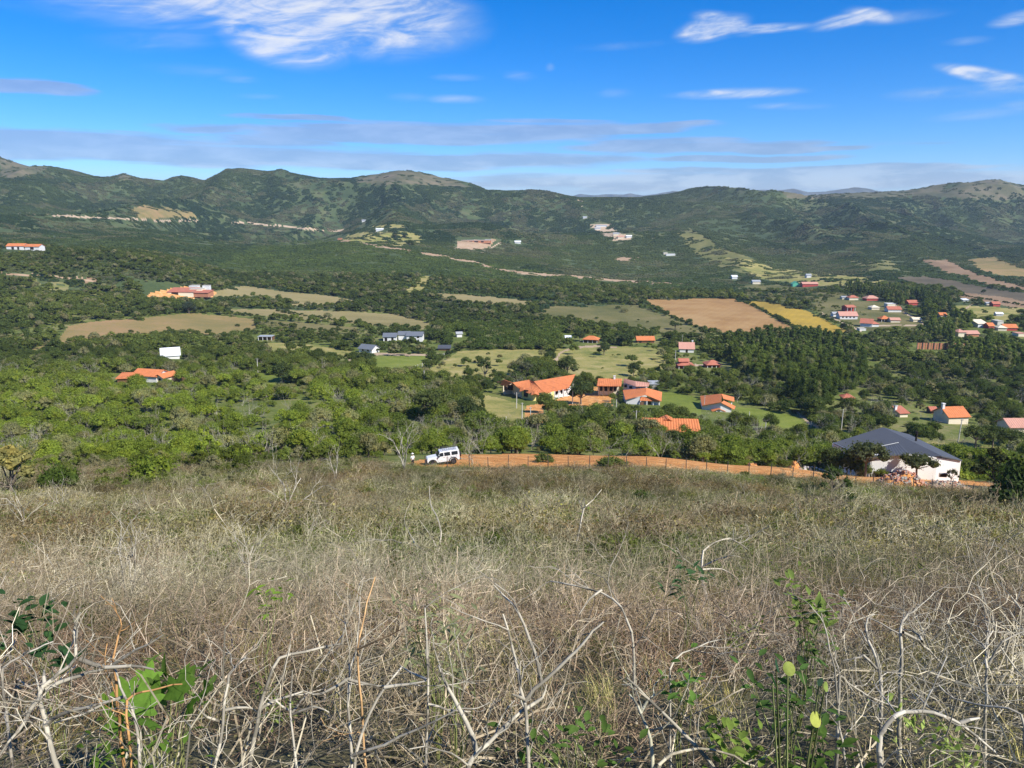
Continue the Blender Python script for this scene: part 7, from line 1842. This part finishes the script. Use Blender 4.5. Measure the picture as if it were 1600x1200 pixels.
# trees that stand out by themselves in the valley
def landmark(label, px, py, wpx, k, colr, hs=1.0, v=0, name='valley_tree', cat='tree', ymin=108):
    if ymin < 0: y = -ymin; x = (px - 800) / FPX * 1.043 * y; z = hz(x, y)
    else: x, y, z = ground_at(px, py, ymin)
    s = wpx * y / FPX / 4.7; cm, tm = PROTO[(k, v)]
    t = thing(name, label, cat, (x, y, z)); t.scale = (s, s, s * hs); t.rotation_euler = (0, 0, px * .71)
    c = link('crown', cm, t); c.color = (*colr, 1); link('trunk', tm, t)
DG = (.065, .09, .032); MG = (.095, .12, .04); LG = (.15, .19, .045)
for a in [
 ('round dark tree hiding the end of the long villa roof', 908, 632, 46, 'round', DG, 1.0), ('dark dense hedge tree between the brick yard and the wide orange gable', 967, 632, 16, 'tall', DG, .8), ('lone round tree casting shadow in the middle of the meadow', 944, 555, 22, 'round', DG, 1.0),
 ('dark tree beside the small orange cottage on the meadow', 906, 534, 20, 'round', DG, 1.1), ('broad tree between the orange cottage and the long barn', 978, 540, 26, 'flat', DG, .9), ('first of the dark trees on the rim of the lower meadow', 862, 566, 18, 'round', DG, 1.1),
 ('grey-green tree at the lower edge of the yellowish meadow', 822, 592, 32, 'open', (.10, .11, .06), 1.0), ('dark tree standing between the two meadows', 846, 584, 24, 'round', DG, 1.0), ('round tree on the low side of the lane bend', 886, 586, 36, 'round', MG, 1.0),
 ('low rounded tree above the yellow villa roof', 868, 590, 26, 'low', MG, 1.2), ('big grey-green tree on the meadow above the white poles', 757, 592, 36, 'open', DG, 1.0), ('dark tree standing over the house row', 990, 588, 24, 'round', DG, 1.1),
 ('solitary flat dark tree in the corner of the olive field', 1055, 515, 20, 'flat', DG, .7), ('big dark tree spreading over the little grey-roofed cottage', 570, 572, 28, 'round', DG, 1.0), ('big rounded dark tree in the thicket behind the small meadow', 728, 665, 52, 'round', DG, 1.05),
 ('wide dark tree next to the small meadow, leaning over the thicket', 676, 660, 60, 'flat', MG, 1.1), ('round dark tree on the green slope below the power pole', 443, 598, 42, 'round', DG, .9), ('lone round bush in the brown pasture', 204, 520, 9, 'low', DG, 1.2),
 ('dark bush on the reddish half of the pasture', 371, 510, 9, 'low', DG, 1.0), ('grey-green dense tree by the terrace of the brick compound', 295, 490, 24, 'round', (.06, .08, .05), .9), ('round dark tree beside the white gabled village house', 1317, 516, 12, 'round', (.03, .045, .022), 1.1),
 ('dark tree at the corner of the stubble field', 1228, 522, 22, 'low', DG, .9), ('tall thin cypress at the lower edge of the stubble field', 1178, 545, 8, 'tall', (.03, .05, .02), 1.6), ('thick dark bush in front of the grey roof corner', 1326, 738, 66, 'low', MG, 1.5, 0, 'valley_tree', 'tree', -111.5),
 ('flat-crowned thorn tree spreading over the dark grey roof', 1358, 741, 66, 'flat', (.085, .10, .05), 1.1, 0, 'valley_tree', 'tree', -107.6), ('leafy bush filling the gap under the thorn tree', 1345, 744, 42, 'low', MG, 1.45, 1, 'valley_tree', 'tree', -109.5), ('tall dusty bush at the far corner of the grey-roofed house', 1302, 732, 48, 'round', MG, 1.05, 1, 'valley_tree', 'tree', -113), ('round-crowned tree in front of the white walls of the grey-roofed house', 1438, 749, 58, 'flat', (.085, .10, .045), .9, 0, 'valley_tree', 'tree', -106.8), ('slender thorn tree by the sand heap', 1486, 755, 26, 'open', (.08, .085, .05), 1.0),
 ('gnarled tree with dark trunk beyond the grey-roofed house', 1523, 703, 44, 'flat', MG, 1.1), ('second gnarled tree on the meadow under the orange roof', 1551, 700, 40, 'flat', DG, 1.15), ('third gnarled tree at the meadow edge', 1583, 706, 40, 'flat', MG, 1.1),
 ('green leafy tree at the roadside in front of the dark roof', 1384, 752, 24, 'low', LG, 1.2, 0, 'valley_tree', 'tree', -107.5), ('leafy tree growing through the middle of the sunken ribbed roof edge', 1052, 700, 42, 'round', MG, .85), ('dusty tree in front of the left end of the ribbed roof', 1012, 696, 36, 'round', (.085, .105, .045), .9),
 ('single dark tree on the hill meadow', 618, 371, 10, 'round', DG, 1.0), ('dark tree beside the single one on the hill meadow', 633, 372, 9, 'round', DG, 1.1), ('small dark bush at the low edge of the hill meadow', 604, 380, 7, 'low', DG, 1.0), ('dark bush at the end of the hill meadow', 640, 386, 16, 'round', DG, .8),
 ('lone tree in the reddish far field', 1537, 459, 8, 'round', DG, 1.0), ('dark bush at the rim of the big pink field', 1530, 427, 9, 'low', DG, 1.0)]:
    landmark(*a)
# hedgerows
HP = [[(560, 518), (470, 514), (410, 503), (400, 500)], [(430, 486), (560, 506), (640, 514)], [(840, 492), (900, 503), (1000, 516), (1060, 527), (1110, 524)], [(1003, 470), (1060, 500), (1110, 521)], [(1290, 452), (1350, 466), (1400, 474)], [(1400, 430), (1460, 424), (1540, 446), (1600, 456)],
      [(1500, 462), (1600, 478)], [(310, 484), (400, 494), (404, 500)], [(455, 480), (568, 474)], [(652, 584), (690, 558), (716, 547)], [(744, 612), (752, 656), (800, 670)], [(1390, 437), (1440, 448), (1500, 458)], [(1156, 468), (1203, 491), (1244, 514)], [(880, 640), (960, 640), (1040, 645), (1100, 655)], [(400, 583), (440, 586), (520, 596)], [(862, 547), (856, 560), (868, 578)]]
hx, hy, hzz = [], [], []; R = np.random.default_rng(15)
for L_ in HP:
    for (a, b) in zip(L_[:-1], L_[1:]):
        A, Bv = np.array(ground_at(*a, 130)), np.array(ground_at(*b, 130)); d = np.linalg.norm(Bv - A); m_ = int(d / 2.6)
        for i in range(m_):
            p = A + (Bv - A) * (i + R.random()) / m_; hx.append(p[0] + R.normal(0, .6)); hy.append(p[1] + R.normal(0, 1.2))
hx, hy = np.array(hx), np.array(hy); hzz = height(hx, hy); m_ = len(hx); s_ = R.uniform(.3, .75, m_); s_[R.random(m_) < .12] *= 1.7
k_ = np.repeat(s_[:, None], 3, 1); c_ = (np.array([.05, .07, .022]) * (1 + .5 * R.random((m_, 1))))
scatter('hedge_foliage', [PROTO[('low', v, 'far')] for v in range(3)], np.stack([hx, hy, hzz], 1), np.stack([hx * 0, hx * 0, R.uniform(0, 6.28, m_)], 1), k_, c_, R.integers(0, 3, m_), 'straggling dark hedgerows dividing the valley fields')

# ------------------------------------------------------------------ air
hb = MB(); hb.box((0, 7000, -50), (44000, 16400, 420)); 
mh, B = new_mat('valley_air'); pv = B.new('ShaderNodeVolumePrincipled'); pv.inputs['Color'].default_value = (.62, .80, 1.0, 1); pv.inputs['Density'].default_value = HAZE; pv.inputs['Anisotropy'].default_value = .15
o_ = B.new('ShaderNodeOutputMaterial'); B.l.new(pv.outputs[0], o_.inputs['Volume'])
ho = link('haze', hb.mesh('haze', [mh])); ho['kind'] = 'stuff'; ho['label'] = 'thin blue air over the valley'
